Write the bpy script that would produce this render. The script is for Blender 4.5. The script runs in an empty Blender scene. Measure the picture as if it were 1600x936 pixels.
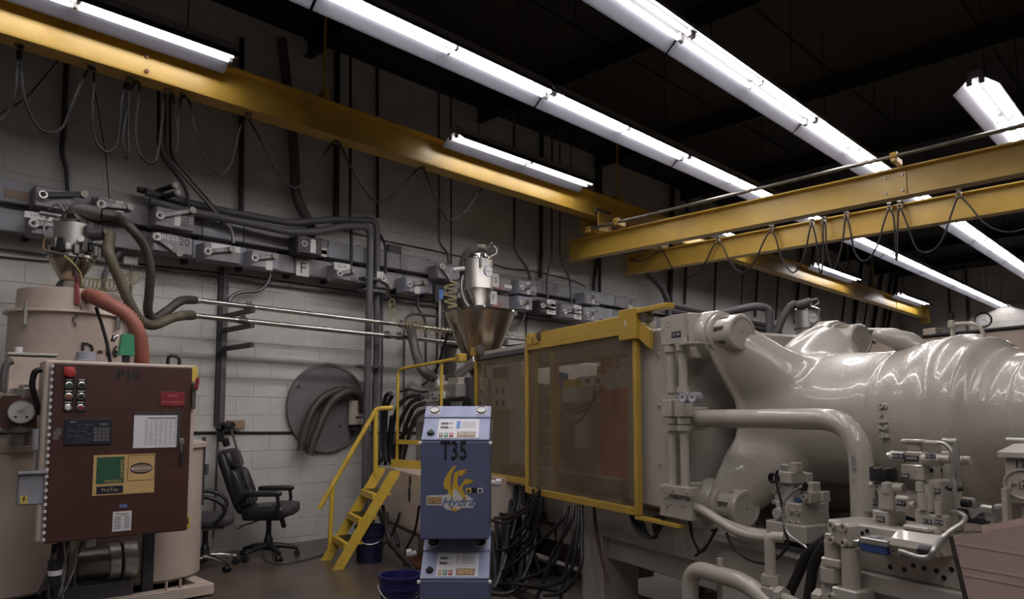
import bpy, math, random
import numpy as np
from mathutils import Matrix, Vector, Euler
random.seed(7)
# ------------------------------------------------------------------ camera
SC = bpy.context.scene
F, CX, CY, PITCH, HC = 1127.0, 800.0, 555.0, math.radians(4.6), 1.55
YAW = math.radians(45)
cd = bpy.data.cameras.new('camera'); cam = bpy.data.objects.new('camera', cd)
SC.collection.objects.link(cam)
cam.location = (0, 0, HC)
cam.rotation_euler = (math.pi/2 + PITCH, 0, YAW - math.pi/2)
cd.sensor_fit = 'HORIZONTAL'; cd.sensor_width = 36; cd.lens = 36*F/1600
cd.shift_y = (CY-468)/1600; cd.shift_x = 0
cd.clip_start = .05; cd.clip_end = 200
SC.camera = cam
# ------------------------------------------------------------------ world, exposure
w = bpy.data.worlds.new('world'); SC.world = w; w.use_nodes = True
w.node_tree.nodes['Background'].inputs[0].default_value = (.023, .0175, .0215, 1)
w.node_tree.nodes['Background'].inputs[1].default_value = 1.0
SC.view_settings.view_transform = 'Standard'; SC.view_settings.look = 'None'
SC.view_settings.gamma = 1; SC.view_settings.use_curve_mapping = False
SC.view_settings.exposure = 0.0
TUBE = 34.0           # radiance of the fluorescent tubes
# ------------------------------------------------------------------ picture <-> place helpers
fwv = Vector((math.cos(YAW)*math.cos(PITCH), math.sin(YAW)*math.cos(PITCH), math.sin(PITCH)))
rtv = Vector((math.sin(YAW), -math.cos(YAW), 0)); upv = rtv.cross(fwv); CAM = Vector((0, 0, HC))
def ray(px, py): return fwv + rtv*((px-CX)/F) + upv*((CY-py)/F)
WALL, ENDX, CEIL = 8.1, 27.2, 6.3
def wp(px, py, off=0.0):              # the point of the block wall (off metres in front of it) that the photo shows there
    d = ray(px, py); return CAM + d*((WALL-off)/d.y)
def gp(px, py, z=0.0):
    d = ray(px, py); return CAM + d*((z-HC)/d.z)
def yp(px, py, y): d = ray(px, py); return CAM + d*(y/d.y)
def xp(px, py, x): d = ray(px, py); return CAM + d*(x/d.x)
def dp(px, py, dep): return CAM + ray(px, py)*dep
TH = math.radians(71.915)
A = -Vector((math.cos(TH), math.sin(TH), 0)); P = Vector((math.sin(TH), -math.cos(TH), 0)); Z = Vector((0, 0, 1))
O = Vector((4.2144, 2.9416, 0))
MF = Matrix(((A.x, P.x, 0, O.x), (A.y, P.y, 0, O.y), (0, 0, 1, 0), (0, 0, 0, 1)))
def M(a, p, z=0.0): return O + A*a + P*p + Z*z
def mP(px, py, p):                    # machine coordinates on the plane p
    d = ray(px, py); t = (p-(CAM-O).dot(P))/d.dot(P); q = CAM+d*t-O; return Vector((q.dot(A), q.dot(P), q.z))
def mA(px, py, a):
    d = ray(px, py); t = (a-(CAM-O).dot(A))/d.dot(A); q = CAM+d*t-O; return Vector((q.dot(A), q.dot(P), q.z))
def mZ(px, py, z): q = gp(px, py, z)-O; return Vector((q.dot(A), q.dot(P), q.z))
def frame(o, x, y):
    x = Vector(x).normalized(); y = Vector(y).normalized(); z = x.cross(y)
    return Matrix(((x.x, y.x, z.x, o[0]), (x.y, y.y, z.y, o[1]), (x.z, y.z, z.z, o[2]), (0, 0, 0, 1)))
def T(x, y, z): return Matrix.Translation((x, y, z))
def rot(ang, ax): return Matrix.Rotation(ang, 4, ax)
# ------------------------------------------------------------------ materials
MT = {}
def mat(name, col, rough=.5, metal=0., var=.12, scale=6., bump=0., bscale=60., spec=.5, coat=0., dirt=None, dscale=2.5, damt=.35, emit=None, estr=1., alpha=None):
    m = bpy.data.materials.new(name); m.use_nodes = True; nt = m.node_tree; b = nt.nodes['Principled BSDF']
    b.inputs['Roughness'].default_value = rough; b.inputs['Metallic'].default_value = metal
    b.inputs['Specular IOR Level'].default_value = spec; b.inputs['Coat Weight'].default_value = coat
    tc = nt.nodes.new('ShaderNodeTexCoord')
    if var > 0 or dirt:
        n = nt.nodes.new('ShaderNodeTexNoise'); n.inputs['Scale'].default_value = scale; n.inputs['Detail'].default_value = 5
        nt.links.new(tc.outputs['Object'], n.inputs['Vector'])
        r = nt.nodes.new('ShaderNodeValToRGB'); r.color_ramp.elements[0].position = .3; r.color_ramp.elements[1].position = .72
        c0 = [c*(1-var) for c in col]; c1 = [min(1, c*(1+var)) for c in col]
        r.color_ramp.elements[0].color = (*c0, 1); r.color_ramp.elements[1].color = (*c1, 1)
        nt.links.new(n.outputs['Fac'], r.inputs['Fac']); out = r.outputs['Color']
        if dirt:
            n2 = nt.nodes.new('ShaderNodeTexNoise'); n2.inputs['Scale'].default_value = dscale; n2.inputs['Detail'].default_value = 8; n2.inputs['Roughness'].default_value = .7
            nt.links.new(tc.outputs['Object'], n2.inputs['Vector'])
            r2 = nt.nodes.new('ShaderNodeValToRGB'); r2.color_ramp.elements[0].position = .52; r2.color_ramp.elements[1].position = .72
            r2.color_ramp.elements[0].color = (0, 0, 0, 1); r2.color_ramp.elements[1].color = (damt, damt, damt, 1)
            nt.links.new(n2.outputs['Fac'], r2.inputs['Fac'])
            mx = nt.nodes.new('ShaderNodeMix'); mx.data_type = 'RGBA'
            nt.links.new(r2.outputs['Color'], mx.inputs[0]); nt.links.new(out, mx.inputs[6]); mx.inputs[7].default_value = (*dirt, 1); out = mx.outputs[2]
        nt.links.new(out, b.inputs['Base Color'])
    else:
        b.inputs['Base Color'].default_value = (*col, 1)
    if bump > 0:
        n3 = nt.nodes.new('ShaderNodeTexNoise'); n3.inputs['Scale'].default_value = bscale; n3.inputs['Detail'].default_value = 4
        nt.links.new(tc.outputs['Object'], n3.inputs['Vector'])
        bp = nt.nodes.new('ShaderNodeBump'); bp.inputs['Strength'].default_value = bump; bp.inputs['Distance'].default_value = .01
        nt.links.new(n3.outputs['Fac'], bp.inputs['Height']); nt.links.new(bp.outputs['Normal'], b.inputs['Normal'])
    if emit:
        b.inputs['Emission Color'].default_value = (*emit, 1); b.inputs['Emission Strength'].default_value = estr
    MT[name] = m; return m
mat('block', (.52, .505, .475), .55, var=.07, scale=3, bump=.25, bscale=90, dirt=(.30, .28, .26), dscale=1.3, damt=.4)
mat('far_wall', (.42, .40, .38), .8, var=.1)
mat('mortar', (.48, .467, .44), .8, var=.1)
mat('floor', (.105, .078, .062), .30, var=.3, scale=2.2, bump=.05, bscale=25, dirt=(.05, .038, .032), dscale=1.1, damt=.7)
mat('ceiling', (.010, .009, .010), .8, var=.3)
mat('machine', (.42, .385, .335), .32, var=.05, scale=3, bump=.06, bscale=45, coat=.25, dirt=(.33, .28, .23), dscale=1.8, damt=.25)
mat('cast', (.42, .385, .335), .24, var=.04, scale=3, bump=.17, bscale=60, coat=.35, dirt=(.37, .33, .28), dscale=1.5, damt=.25)
mat('beige', (.52, .43, .365), .42, var=.06, scale=3, bump=.04, dirt=(.27, .2, .16), dscale=2.2, damt=.4)
mat('yellow', (.46, .295, .05), .38, var=.10, scale=2.5, bump=.05, dirt=(.28, .17, .04), dscale=2.2, damt=.5)
mat('yellow_stair', (.62, .42, .05), .45, var=.1, scale=5, bump=.08, dirt=(.25, .16, .06), dscale=6, damt=.55)
mat('brown', (.062, .024, .017), .42, var=.12, scale=2.5, bump=.05, dirt=(.04, .02, .016), dscale=1.5, damt=.5)
mat('duct', (.215, .20, .215), .42, var=.12, scale=4, bump=.03, dirt=(.09, .08, .09), dscale=3, damt=.5)
mat('duct_light', (.27, .275, .31), .42, var=.1, scale=5, dirt=(.12, .11, .12), dscale=3, damt=.4)
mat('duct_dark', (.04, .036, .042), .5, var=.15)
mat('conduit', (.20, .19, .19), .35, metal=.6, var=.15, scale=5)
mat('conduit_dark', (.024, .021, .022), .55, var=.2)
mat('pipe_grey', (.10, .095, .105), .45, var=.15, scale=4, bump=.05)
mat('steel', (.55, .53, .50), .27, metal=1, var=.12, scale=6)
mat('steel_dark', (.22, .20, .18), .4, metal=.9, var=.25, scale=8)
mat('hopper_steel', (.42, .36, .28), .2, metal=1, var=.10, scale=2.5, bump=.02)
mat('chrome', (.75, .74, .72), .1, metal=1, var=0)
mat('loader_can', (.50, .48, .45), .38, metal=.75, var=.1, scale=5, dirt=(.3, .27, .25), damt=.4)
mat('hose_olive', (.10, .086, .054), .55, var=.2, scale=8)
mat('hose_brown', (.052, .040, .031), .5, var=.2, scale=8)
mat('hose_grey', (.085, .072, .066), .5, var=.15, scale=6)
mat('hose_red', (.34, .115, .085), .5, var=.15, scale=6)
mat('rubber', (.012, .011, .012), .45, var=.2)
mat('cable', (.010, .009, .0095), .65, var=.2)
mat('cable_red', (.07, .015, .015), .5, var=.2)
mat('black', (.012, .012, .014), .4, var=.1)
mat('leather', (.016, .0145, .017), .34, var=.2, scale=10, bump=.15, bscale=60)
mat('fabric_grey', (.055, .05, .058), .7, var=.2, scale=12, bump=.1, bscale=140)
mat('blue', (.105, .125, .225), .40, var=.07, scale=4, bump=.03)
mat('blue_panel', (.30, .335, .49), .38, var=.08, scale=14)
mat('blue_plastic', (.018, .018, .12), .4, var=.1)
mat('navy_plastic', (.012, .016, .06), .45, var=.1)
mat('white', (.62, .60, .60), .5, var=.04)
mat('paper', (.66, .65, .68), .7, var=.04, scale=20)
mat('print', (.10, .10, .11), .7, var=0)
mat('ink', (.008, .008, .009), .5, var=0)
mat('label_white', (.6, .59, .57), .5, var=.05)
mat('red', (.40, .035, .03), .4, var=.08)
mat('red_sign', (.22, .02, .03), .4, var=.06)
mat('red_line', (.5, .2, .18), .5, var=0)
mat('orange', (.42, .085, .03), .5, var=.15, scale=5)
mat('green', (.02, .09, .045), .5, var=.06)
mat('green_box', (.04, .27, .13), .45, var=.08)
mat('gold', (.55, .36, .15), .5, var=.05)
mat('logo_yellow', (.60, .38, .03), .5, var=.05)
mat('navy', (.012, .016, .045), .4, var=.05)
mat('tag_blue', (.02, .02, .035), .35, var=0)
mat('hydra_blue', (.11, .16, .34), .5, var=0)
mat('bronze', (.28, .19, .13), .45, var=.08)
mat('bright_blue', (.10, .22, .55), .4, var=.06)
mat('valve_blue', (.035, .07, .22), .35, var=.08)
mat('hazard', (.62, .48, .08), .5, var=.05)
mat('roll', (.48, .42, .36), .7, var=.05)
mat('disc', (.15, .14, .14), .5, var=.1, scale=3, bump=.04, dirt=(.20, .18, .17), dscale=3, damt=.4)
mat('cardboard', (.46, .345, .31), .75, var=.08, scale=3, bump=.05)
mat('cardboard_dark', (.045, .032, .027), .8, var=.1)
mat('reflector', (.075, .075, .088), .45, var=.04, spec=.3)
mat('fixture', (.22, .21, .22), .5, var=.1)
mat('fixture_cover', (.025, .025, .028), .6, var=.1, spec=.2)
mat('tube', (.9, .9, .9), .4, var=0, emit=(1.0, .955, .95), estr=TUBE)
mat('tube_dim', (.9, .9, .9), .4, var=0, emit=(1.0, .955, .95), estr=TUBE*.5)
mat('yellow_wire', (.34, .28, .12), .5, var=.1)
mat('dial', (.62, .62, .60), .4, var=0)
mat('tan', (.42, .34, .28), .5, var=.06, dirt=(.25, .2, .17), damt=.3)
mat('strap', (.22, .04, .035), .6, var=.1)
mat('concrete', (.14, .125, .11), .85, var=.25, scale=9, bump=.4, bscale=40)
mat('rust', (.16, .055, .03), .6, var=.3, scale=8)
mat('mesh', (.25, .19, .125), .45, metal=.3, var=.15)
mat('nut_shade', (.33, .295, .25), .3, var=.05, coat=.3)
def glass(name, col, rough=.05):
    m = bpy.data.materials.new(name); m.use_nodes = True; b = m.node_tree.nodes['Principled BSDF']
    b.inputs['Base Color'].default_value = (*col, 1); b.inputs['Transmission Weight'].default_value = 1; b.inputs['Roughness'].default_value = rough
    MT[name] = m
glass('glass', (.75, .70, .64))
# brushed paint runs on the block wall lie in world space, so that blocks differ from each other
for nm in ('block', 'machine', 'cast'):
    nt = MT[nm].node_tree
    g = nt.nodes.new('ShaderNodeNewGeometry')
    for l in list(nt.links):
        if l.from_node.type == 'TEX_COORD' and l.to_node.type == 'TEX_NOISE':
            nt.links.new(g.outputs['Position'], l.to_socket)
# ------------------------------------------------------------------ mesh builder
class MB:
    def __init__(s, Tm=None): s.v = []; s.f = []; s.sm = []; s.T = Tm or Matrix.Identity(4)
    def add(s, vs, fs, sm=False):
        k = len(s.v); s.v += [s.T @ Vector(q) for q in vs]
        s.f += [tuple(i+k for i in f) for f in fs]; s.sm += (sm if isinstance(sm, list) else [sm]*len(fs)); return s
    def box(s, c, d, ch=0., R=None):
        x, y, z = d[0]/2, d[1]/2, d[2]/2; c = Vector(c)
        def tr(q): q = Vector(q); return (R @ q if R else q)+c
        if ch <= 0:
            vs = [tr((sx*x, sy*y, sz*z)) for sx in (-1, 1) for sy in (-1, 1) for sz in (-1, 1)]
            return s.add(vs, [(0, 1, 3, 2), (4, 6, 7, 5), (0, 4, 5, 1), (2, 3, 7, 6), (0, 2, 6, 4), (1, 5, 7, 3)])
        ch = min(ch, x*.9, y*.9, z*.9)
        vs = []; ix = {}
        for sx in (-1, 1):
            for sy in (-1, 1):
                for sz in (-1, 1):
                    for ax in range(3):
                        q = [sx*(x-ch), sy*(y-ch), sz*(z-ch)]; q[ax] = (sx*x, sy*y, sz*z)[ax]
                        ix[(sx, sy, sz, ax)] = len(vs); vs.append(tr(q))
        fs = []
        I = ix
        for sg in (-1, 1):
            fs.append((I[sg,-1,-1,0], I[sg,1,-1,0], I[sg,1,1,0], I[sg,-1,1,0]) if sg > 0 else (I[sg,-1,-1,0], I[sg,-1,1,0], I[sg,1,1,0], I[sg,1,-1,0]))
            fs.append((I[-1,sg,-1,1], I[-1,sg,1,1], I[1,sg,1,1], I[1,sg,-1,1]) if sg > 0 else (I[-1,sg,-1,1], I[1,sg,-1,1], I[1,sg,1,1], I[-1,sg,1,1]))
            fs.append((I[-1,-1,sg,2], I[1,-1,sg,2], I[1,1,sg,2], I[-1,1,sg,2]) if sg > 0 else (I[-1,-1,sg,2], I[-1,1,sg,2], I[1,1,sg,2], I[1,-1,sg,2]))
        def q4(a, b, c_, d_):
            n = (vs[b]-vs[a]).cross(vs[c_]-vs[a]); m = (vs[a]+vs[c_])/2-c
            fs.append((a, b, c_, d_) if n.dot(m) > 0 else (d_, c_, b, a))
        for s1 in (-1, 1):
            for s2 in (-1, 1):
                q4(I[-1,s1,s2,1], I[1,s1,s2,1], I[1,s1,s2,2], I[-1,s1,s2,2])
                q4(I[s1,-1,s2,0], I[s1,1,s2,0], I[s1,1,s2,2], I[s1,-1,s2,2])
                q4(I[s1,s2,-1,0], I[s1,s2,1,0], I[s1,s2,1,1], I[s1,s2,-1,1])
        for sx in (-1, 1):
            for sy in (-1, 1):
                for sz in (-1, 1):
                    a, b, c_ = I[sx,sy,sz,0], I[sx,sy,sz,1], I[sx,sy,sz,2]
                    n = (vs[b]-vs[a]).cross(vs[c_]-vs[a])
                    fs.append((a, b, c_) if n.dot(vs[a]-c) > 0 else (c_, b, a))
        return s.add(vs, fs)
    def tube(s, pts, r, n=8, caps=True, up=None):
        pts = [Vector(p) for p in pts]; m = len(pts)
        rs = r if isinstance(r, (list, tuple)) else [r]*m
        tg = []
        for i in range(m):
            t = pts[min(i+1, m-1)]-pts[max(i-1, 0)]
            tg.append(t.normalized() if t.length > 1e-9 else Vector((0, 0, 1)))
        u = Vector(up) if up else (Vector((0, 0, 1)) if abs(tg[0].z) < .9 else Vector((1, 0, 0)))
        vs = []; 
        for i in range(m):
            u = u-tg[i]*u.dot(tg[i])
            if u.length < 1e-6: u = tg[i].orthogonal()
            u.normalize(); w_ = tg[i].cross(u)
            for k in range(n):
                an = 2*math.pi*k/n
                vs.append(pts[i]+(u*math.cos(an)+w_*math.sin(an))*rs[i])
        fs = []; sm = []
        for i in range(m-1):
            for k in range(n):
                k2 = (k+1) % n
                fs.append((i*n+k, i*n+k2, (i+1)*n+k2, (i+1)*n+k)); sm.append(n > 6)
        if caps:
            b = len(vs); vs += vs[:n]; e = len(vs); vs += vs[(m-1)*n:m*n]
            fs.append(tuple(b+n-1-k for k in range(n))); fs.append(tuple(e+k for k in range(n))); sm += [False, False]
        return s.add(vs, fs, sm)
    def cyl(s, p0, p1, r0, r1=None, n=16, caps=True):
        return s.tube([p0, p1], [r0, r0 if r1 is None else r1], n, caps)
    def lathe(s, prof, n=24, Mx=None, flat=False):
        Mx = Mx or Matrix.Identity(4); vs = []; fs = []; sm = []
        # each profile segment is duplicated at sharp corners so that edges stay crisp
        segs = []; cur = [prof[0]]
        for i in range(1, len(prof)):
            cur.append(prof[i])
            if i < len(prof)-1:
                d1 = Vector((prof[i][0]-prof[i-1][0], prof[i][1]-prof[i-1][1])); d2 = Vector((prof[i+1][0]-prof[i][0], prof[i+1][1]-prof[i][1]))
                if d1.length > 1e-9 and d2.length > 1e-9 and d1.angle(d2) > .6: segs.append(cur); cur = [prof[i]]
        segs.append(cur)
        for sg in segs:
            k0 = len(vs)
            for (r, z) in sg:
                for k in range(n):
                    an = 2*math.pi*k/n; vs.append(Mx @ Vector((r*math.cos(an), r*math.sin(an), z)))
            for i in range(len(sg)-1):
                for k in range(n):
                    k2 = (k+1) % n
                    fs.append((k0+i*n+k, k0+i*n+k2, k0+(i+1)*n+k2, k0+(i+1)*n+k)); sm.append(not flat)
        return s.add(vs, fs, sm)
    def prism(s, poly, h0, h1, Mx=None):
        Mx = Mx or Matrix.Identity(4); n = len(poly)
        ar = sum(poly[i][0]*poly[(i+1) % n][1]-poly[(i+1) % n][0]*poly[i][1] for i in range(n))
        if ar < 0: poly = poly[::-1]
        vs = [Mx @ Vector((x, y, h0)) for x, y in poly]+[Mx @ Vector((x, y, h1)) for x, y in poly]
        fs = [tuple(range(n-1, -1, -1)), tuple(range(n, 2*n))]+[(i, (i+1) % n, n+(i+1) % n, n+i) for i in range(n)]
        return s.add(vs, fs)
    def ball(s, c, r, n=12, sc=(1, 1, 1)):
        vs = []; fs = []; m = n//2; c = Vector(c)
        for i in range(m+1):
            ph = math.pi*i/m
            for k in range(n):
                an = 2*math.pi*k/n
                vs.append(c+Vector((r*sc[0]*math.sin(ph)*math.cos(an), r*sc[1]*math.sin(ph)*math.sin(an), r*sc[2]*math.cos(ph))))
        for i in range(m):
            for k in range(n):
                k2 = (k+1) % n
                if i == 0: fs.append((k, (i+1)*n+k, (i+1)*n+k2))
                elif i == m-1: fs.append((i*n+k, (i+1)*n+k, i*n+k2))
                else: fs.append((i*n+k, (i+1)*n+k, (i+1)*n+k2, i*n+k2))
        return s.add(vs, fs, True)
    def mesh(s, name, inv=None):
        me = bpy.data.meshes.new(name)
        vs = [inv @ q for q in s.v] if inv else s.v
        me.from_pydata([tuple(q) for q in vs], [], s.f)
        me.polygons.foreach_set('use_smooth', s.sm); me.update(); return me
def spline(pts, k=6):
    pts = [Vector(p) for p in pts]; out = []
    for i in range(len(pts)-1):
        p0 = pts[max(i-1, 0)]; p1 = pts[i]; p2 = pts[i+1]; p3 = pts[min(i+2, len(pts)-1)]
        for j in range(k):
            t = j/k
            out.append(.5*((2*p1)+(p2-p0)*t+(2*p0-5*p1+4*p2-p3)*t*t+(3*p1-p0-3*p2+p3)*t**3))
    out.append(pts[-1]); return out
def bend(pts, r=.1, k=5):             # a pipe run with rounded corners
    pts = [Vector(p) for p in pts]; out = [pts[0]]
    for i in range(1, len(pts)-1):
        a_ = pts[i-1]-pts[i]; b_ = pts[i+1]-pts[i]; rr = min(r, a_.length*.48, b_.length*.48)
        p0 = pts[i]+a_.normalized()*rr; p2 = pts[i]+b_.normalized()*rr
        for j in range(k+1):
            t = j/k; out.append(p0*(1-t)**2+pts[i]*2*t*(1-t)+p2*t*t)
    out.append(pts[-1]); return out
def resample(pts, step):
    L = [0]
    for i in range(1, len(pts)): L.append(L[-1]+(pts[i]-pts[i-1]).length)
    n = max(2, int(L[-1]/step)); out = []; j = 0
    for i in range(n+1):
        t = L[-1]*i/n
        while j < len(L)-2 and L[j+1] < t: j += 1
        q = (t-L[j])/max(1e-9, L[j+1]-L[j]); out.append(pts[j].lerp(pts[j+1], min(1, q)))
    return out
# ------------------------------------------------------------------ objects
WM = {}; COL = SC.collection.objects
def thing(name, label, cat, Mx=None, group=None):
    o = bpy.data.objects.new(name, None); COL.link(o); o.empty_display_size = .1
    Mx = Mx if isinstance(Mx, Matrix) else T(*(Mx or (0, 0, 0)))
    o.matrix_basis = Mx; WM[o.name] = Mx; o['label'] = label; o['category'] = cat
    if group: o['group'] = group
    return o
def obj(name, mb, mt, parent=None, label=None, kind=None):
    if parent is not None: Mx = WM[parent.name]
    else:
        lo = [min(q[i] for q in mb.v) for i in range(3)]; hi = [max(q[i] for q in mb.v) for i in range(3)]
        Mx = T((lo[0]+hi[0])/2, (lo[1]+hi[1])/2, lo[2])
    me = mb.mesh(name, Mx.inverted())
    o = bpy.data.objects.new(name, me); COL.link(o); me.materials.append(MT[mt])
    if parent is not None: o.parent = parent
    else: o.matrix_basis = Mx
    WM[o.name] = Mx
    if label: o['label'] = label
    if kind: o['kind'] = kind
    return o
def tag(o, label, cat, group=None):
    o['label'] = label; o['category'] = cat
    if group: o['group'] = group
    return o
def dup(root, Mx, label=None):
    c = root.copy(); COL.link(c); c.matrix_basis = Mx; WM[c.name] = Mx
    if label: c['label'] = label
    for ch in root.children:
        d = ch.copy(); COL.link(d); d.parent = c; WM[d.name] = Mx
        for g in ch.children:
            e = g.copy(); COL.link(e); e.parent = d; WM[e.name] = Mx
    return c
def text(parent, s, Mx, size, mt, align='CENTER', ext=.0006, name='lettering', sx=1., shear=0., off=0., bev=0.):
    cu = bpy.data.curves.new(name, 'FONT'); cu.body = s; cu.size = size; cu.align_x = align; cu.align_y = 'CENTER'
    cu.extrude = ext; cu.bevel_depth = bev; cu.shear = shear; cu.offset = off; cu.resolution_u = 2
    cu.materials.append(MT[mt])
    o = bpy.data.objects.new(name, cu); COL.link(o); o.parent = parent
    o.matrix_basis = WM[parent.name].inverted() @ Mx @ Matrix.Diagonal((sx, 1, 1, 1)); WM[o.name] = WM[parent.name]; TEXTS.append(o); return o
TEXTS = []
def struct(name, mb, mt, parent=None):
    o = obj(name, mb, mt, parent)
    if parent is None: o['kind'] = 'structure'
    return o
def run(name, label, cat, pts, r, mt='conduit', n=8, group=None):   # one pipe, conduit or cable
    return tag(obj(name, MB().tube(pts, r, n), mt), label, cat, group)
# ================================================================== the setting
mb = MB(); mb.add([(-4, -6, 0), (ENDX, -6, 0), (ENDX, WALL, 0), (-4, WALL, 0)], [(0, 1, 2, 3)]); struct('floor', mb, 'floor')
mb = MB(); mb.box((11.6, 1.05, CEIL+.1), (31.2, 14.1, .2)); ceil_o = struct('ceiling', mb, 'ceiling')
for i in range(9):
    jb = MB(); x = 1.5+i*2.9
    jb.box((x, 1.05, CEIL-.04), (.1, 14.0, .02)); jb.box((x, 1.05, CEIL-.26), (.1, 14.0, .02)); jb.box((x, 1.05, CEIL-.15), (.015, 14.0, .2))
    obj('joist', jb, 'ceiling', ceil_o)
for i in range(8):
    jb = MB(); jb.box((11.6, -5+i*1.75, CEIL-.012), (31, .06, .024)); obj('deck_rib', jb, 'ceiling', ceil_o)
BW, BH, ZB = .42, .21, wp(420, 676.5).z
ZB = ZB-int(ZB/BH)*BH-BH
mb = MB(); mb.box((11.6, WALL+.105, CEIL/2), (31.2, .2, CEIL)); wall_l = struct('wall_left', mb, 'mortar')
g = .0022; c = .004
def block_faces(mbx, o_, xd, nd, wdt, hgt):
    xd = Vector(xd); nd = Vector(nd); o_ = Vector(o_)
    def q(u, v, dpt): return o_+xd*u+Z*v-nd*dpt
    vs = [q(g, g, .0026), q(wdt-g, g, .0026), q(wdt-g, hgt-g, .0026), q(g, hgt-g, .0026), q(g+c, g+c, 0), q(wdt-g-c, g+c, 0), q(wdt-g-c, hgt-g-c, 0), q(g+c, hgt-g-c, 0)]
    fs = [(4, 5, 6, 7), (0, 1, 5, 4), (1, 2, 6, 5), (2, 3, 7, 6), (3, 0, 4, 7)]
    mbx.add(vs, fs)
unit = MB(); block_faces(unit, (0, 0, 0), (1, 0, 0), (0, -1, 0), BW, BH); um = unit.mesh('block'); um.materials.append(MT['block'])
cells = []
for r in range(-1, 31):
    z0 = ZB+r*BH
    if z0 < -.2 or z0+BH > CEIL: continue
    k = 0; x0 = -1.0-(BW/2 if r % 2 else 0)
    while x0 < ENDX-BW: cells.append((x0, z0)); x0 += BW
def seen(cx, cz):
    v = Vector((cx, WALL, cz))-CAM; dpt = v.dot(fwv)
    if dpt <= 0: return 9e9
    px = CX+F*v.dot(rtv)/dpt; py = CY-F*v.dot(upv)/dpt
    return v.length if -20 < px < 1620 and -20 < py < 956 else 9e9
cells.sort(key=lambda q: seen(q[0]+BW/2, q[1]+BH/2))
for (x0, z0) in cells[:300]:
    o = bpy.data.objects.new('block', um); COL.link(o); o.parent = wall_l
    o.matrix_basis = WM['wall_left'].inverted() @ T(x0, WALL+random.uniform(-.001, .001), z0)
rest = MB()
for (x0, z0) in cells[300:]: block_faces(rest, (x0, WALL, z0), (1, 0, 0), (0, -1, 0), BW, BH)
obj('block', rest, 'block', wall_l, kind='stuff')
mb = MB(); mb.box((ENDX+.105, 1.05, CEIL/2), (.2, 14.1, CEIL)); wall_r = struct('wall_right', mb, 'mortar')
rest = MB()
for r in range(30):
    y0 = WALL-(BW/2 if r % 2 else 0)
    while y0 > -3: block_faces(rest, (ENDX, y0, ZB+r*BH-BH), (0, -1, 0), (-1, 0, 0), BW, BH); y0 -= BW
obj('block', rest, 'block', wall_r, kind='stuff')
mb = MB(); mb.box((11.6, -6.1, CEIL/2), (31.2, .2, CEIL)); struct('wall_back', mb, 'far_wall')
mb = MB(); mb.box((-4.1, 1.05, CEIL/2), (.2, 14.1, CEIL)); struct('wall_near', mb, 'far_wall')
# ================================================================== fluorescent fixtures
LZ, FL = 5.0, 2.70
def fixture_master():
    t = thing('light_fixture', 'x', 'light', T(0, 0, 0))
    h = FL/2-.015
    b = MB(); b.box((0, 0, .035), (FL-.03, .13, .07), .008); obj('housing', b, 'fixture', t)
    for sg in (1, -1):
        w_ = MB(); pr = [(.065, .0), (.208, -.122), (.208, -.132), (.193, -.122), (.06, -.008)]
        w_.prism([(sg*y, z) for y, z in pr], -h, h, Matrix(((0, 0, 1, 0), (1, 0, 0, 0), (0, 1, 0, 0), (0, 0, 0, 1)))); obj('reflector', w_, 'reflector', t)
    b = MB(); b.box((0, 0, -.004), (FL-.04, .13, .008)); obj('ballast_cover', b, 'fixture_cover', t)
    for sg in (1, -1):
        for q in (-1, 1):
            tb = MB(); tb.tube([(q*.03, sg*.055, -.055), (q*(h-.03), sg*.055, -.055)], .019, 8); obj('tube', tb, 'tube', t)
        for xx in (-h+.012, 0, h-.012):
            so = MB(); so.box((xx, sg*.055, -.04), (.035, .05, .075), .006); obj('lamp_socket', so, 'fixture', t)
    for xx in (-.9, .9):
        hr = MB(); hr.cyl((xx, 0, .07), (xx, 0, CEIL-LZ), .006, n=5); obj('hanger_rod', hr, 'conduit_dark', t)
    return t
fx = fixture_master(); first = True
J0 = 5.56
ords = ['first', 'second', 'third', 'fourth', 'fifth', 'sixth', 'seventh', 'eighth', 'ninth', 'tenth']
def place(xc, y, label):
    global first
    if first: fx.matrix_basis = T(xc, y, LZ); WM[fx.name] = fx.matrix_basis; fx['label'] = label; fx['group'] = 'ceiling light fixtures'; first = False; return fx
    c_ = dup(fx, T(xc, y, LZ), label); return c_
dim_me = None
def dim_tubes(o):                            # tubes beside the runway are dimmed to keep its steel from looking overlit
    global dim_me
    for ch in o.children:
        if ch.name.startswith('tube'):
            ch.data = ch.data.copy(); ch.data.materials[0] = MT['tube_dim']
for i, xc in enumerate((1.5, 6.93, 12.3, 17.8, 23.6)):
    dim_o = place(xc, 6.62, ['bright twin tube fixture over the near end of the yellow runway', 'twin tube fixture hanging alone above the middle of the yellow runway', 'twin tube fixture seen in the gap between the two crane girders by the runway', 'short lit fixture beyond the girders above the far runway', 'last twin tube fixture above the far runway end by the end wall'][i])
dim_row = [o for o in SC.objects if o.name.startswith('light_fixture')]
for i in range(10):
    place(J0-1.5*FL+(i)*FL-(.02 if i == 9 else 0), 5.0, ['bright twin tube fixture, %s of the long row over the loader hopper' % ords[i], 'twin tube fixture, %s of the long row, seen past the girders' % ords[i]][i > 3])
for i in range(10):
    place(J0-1.5*FL+(i)*FL-(.02 if i == 9 else 0), 3.33, ['bright twin tube fixture, %s of the row over the clamp cylinder' % ords[i], 'twin tube fixture, %s of the row over the cylinder, beyond the girders' % ords[i]][i > 3])
for i, xc in enumerate((4.6, 1.9)): place(xc, 1.70, 'twin tube fixture of the outer row, %s behind the wide open one' % ords[i])
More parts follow.
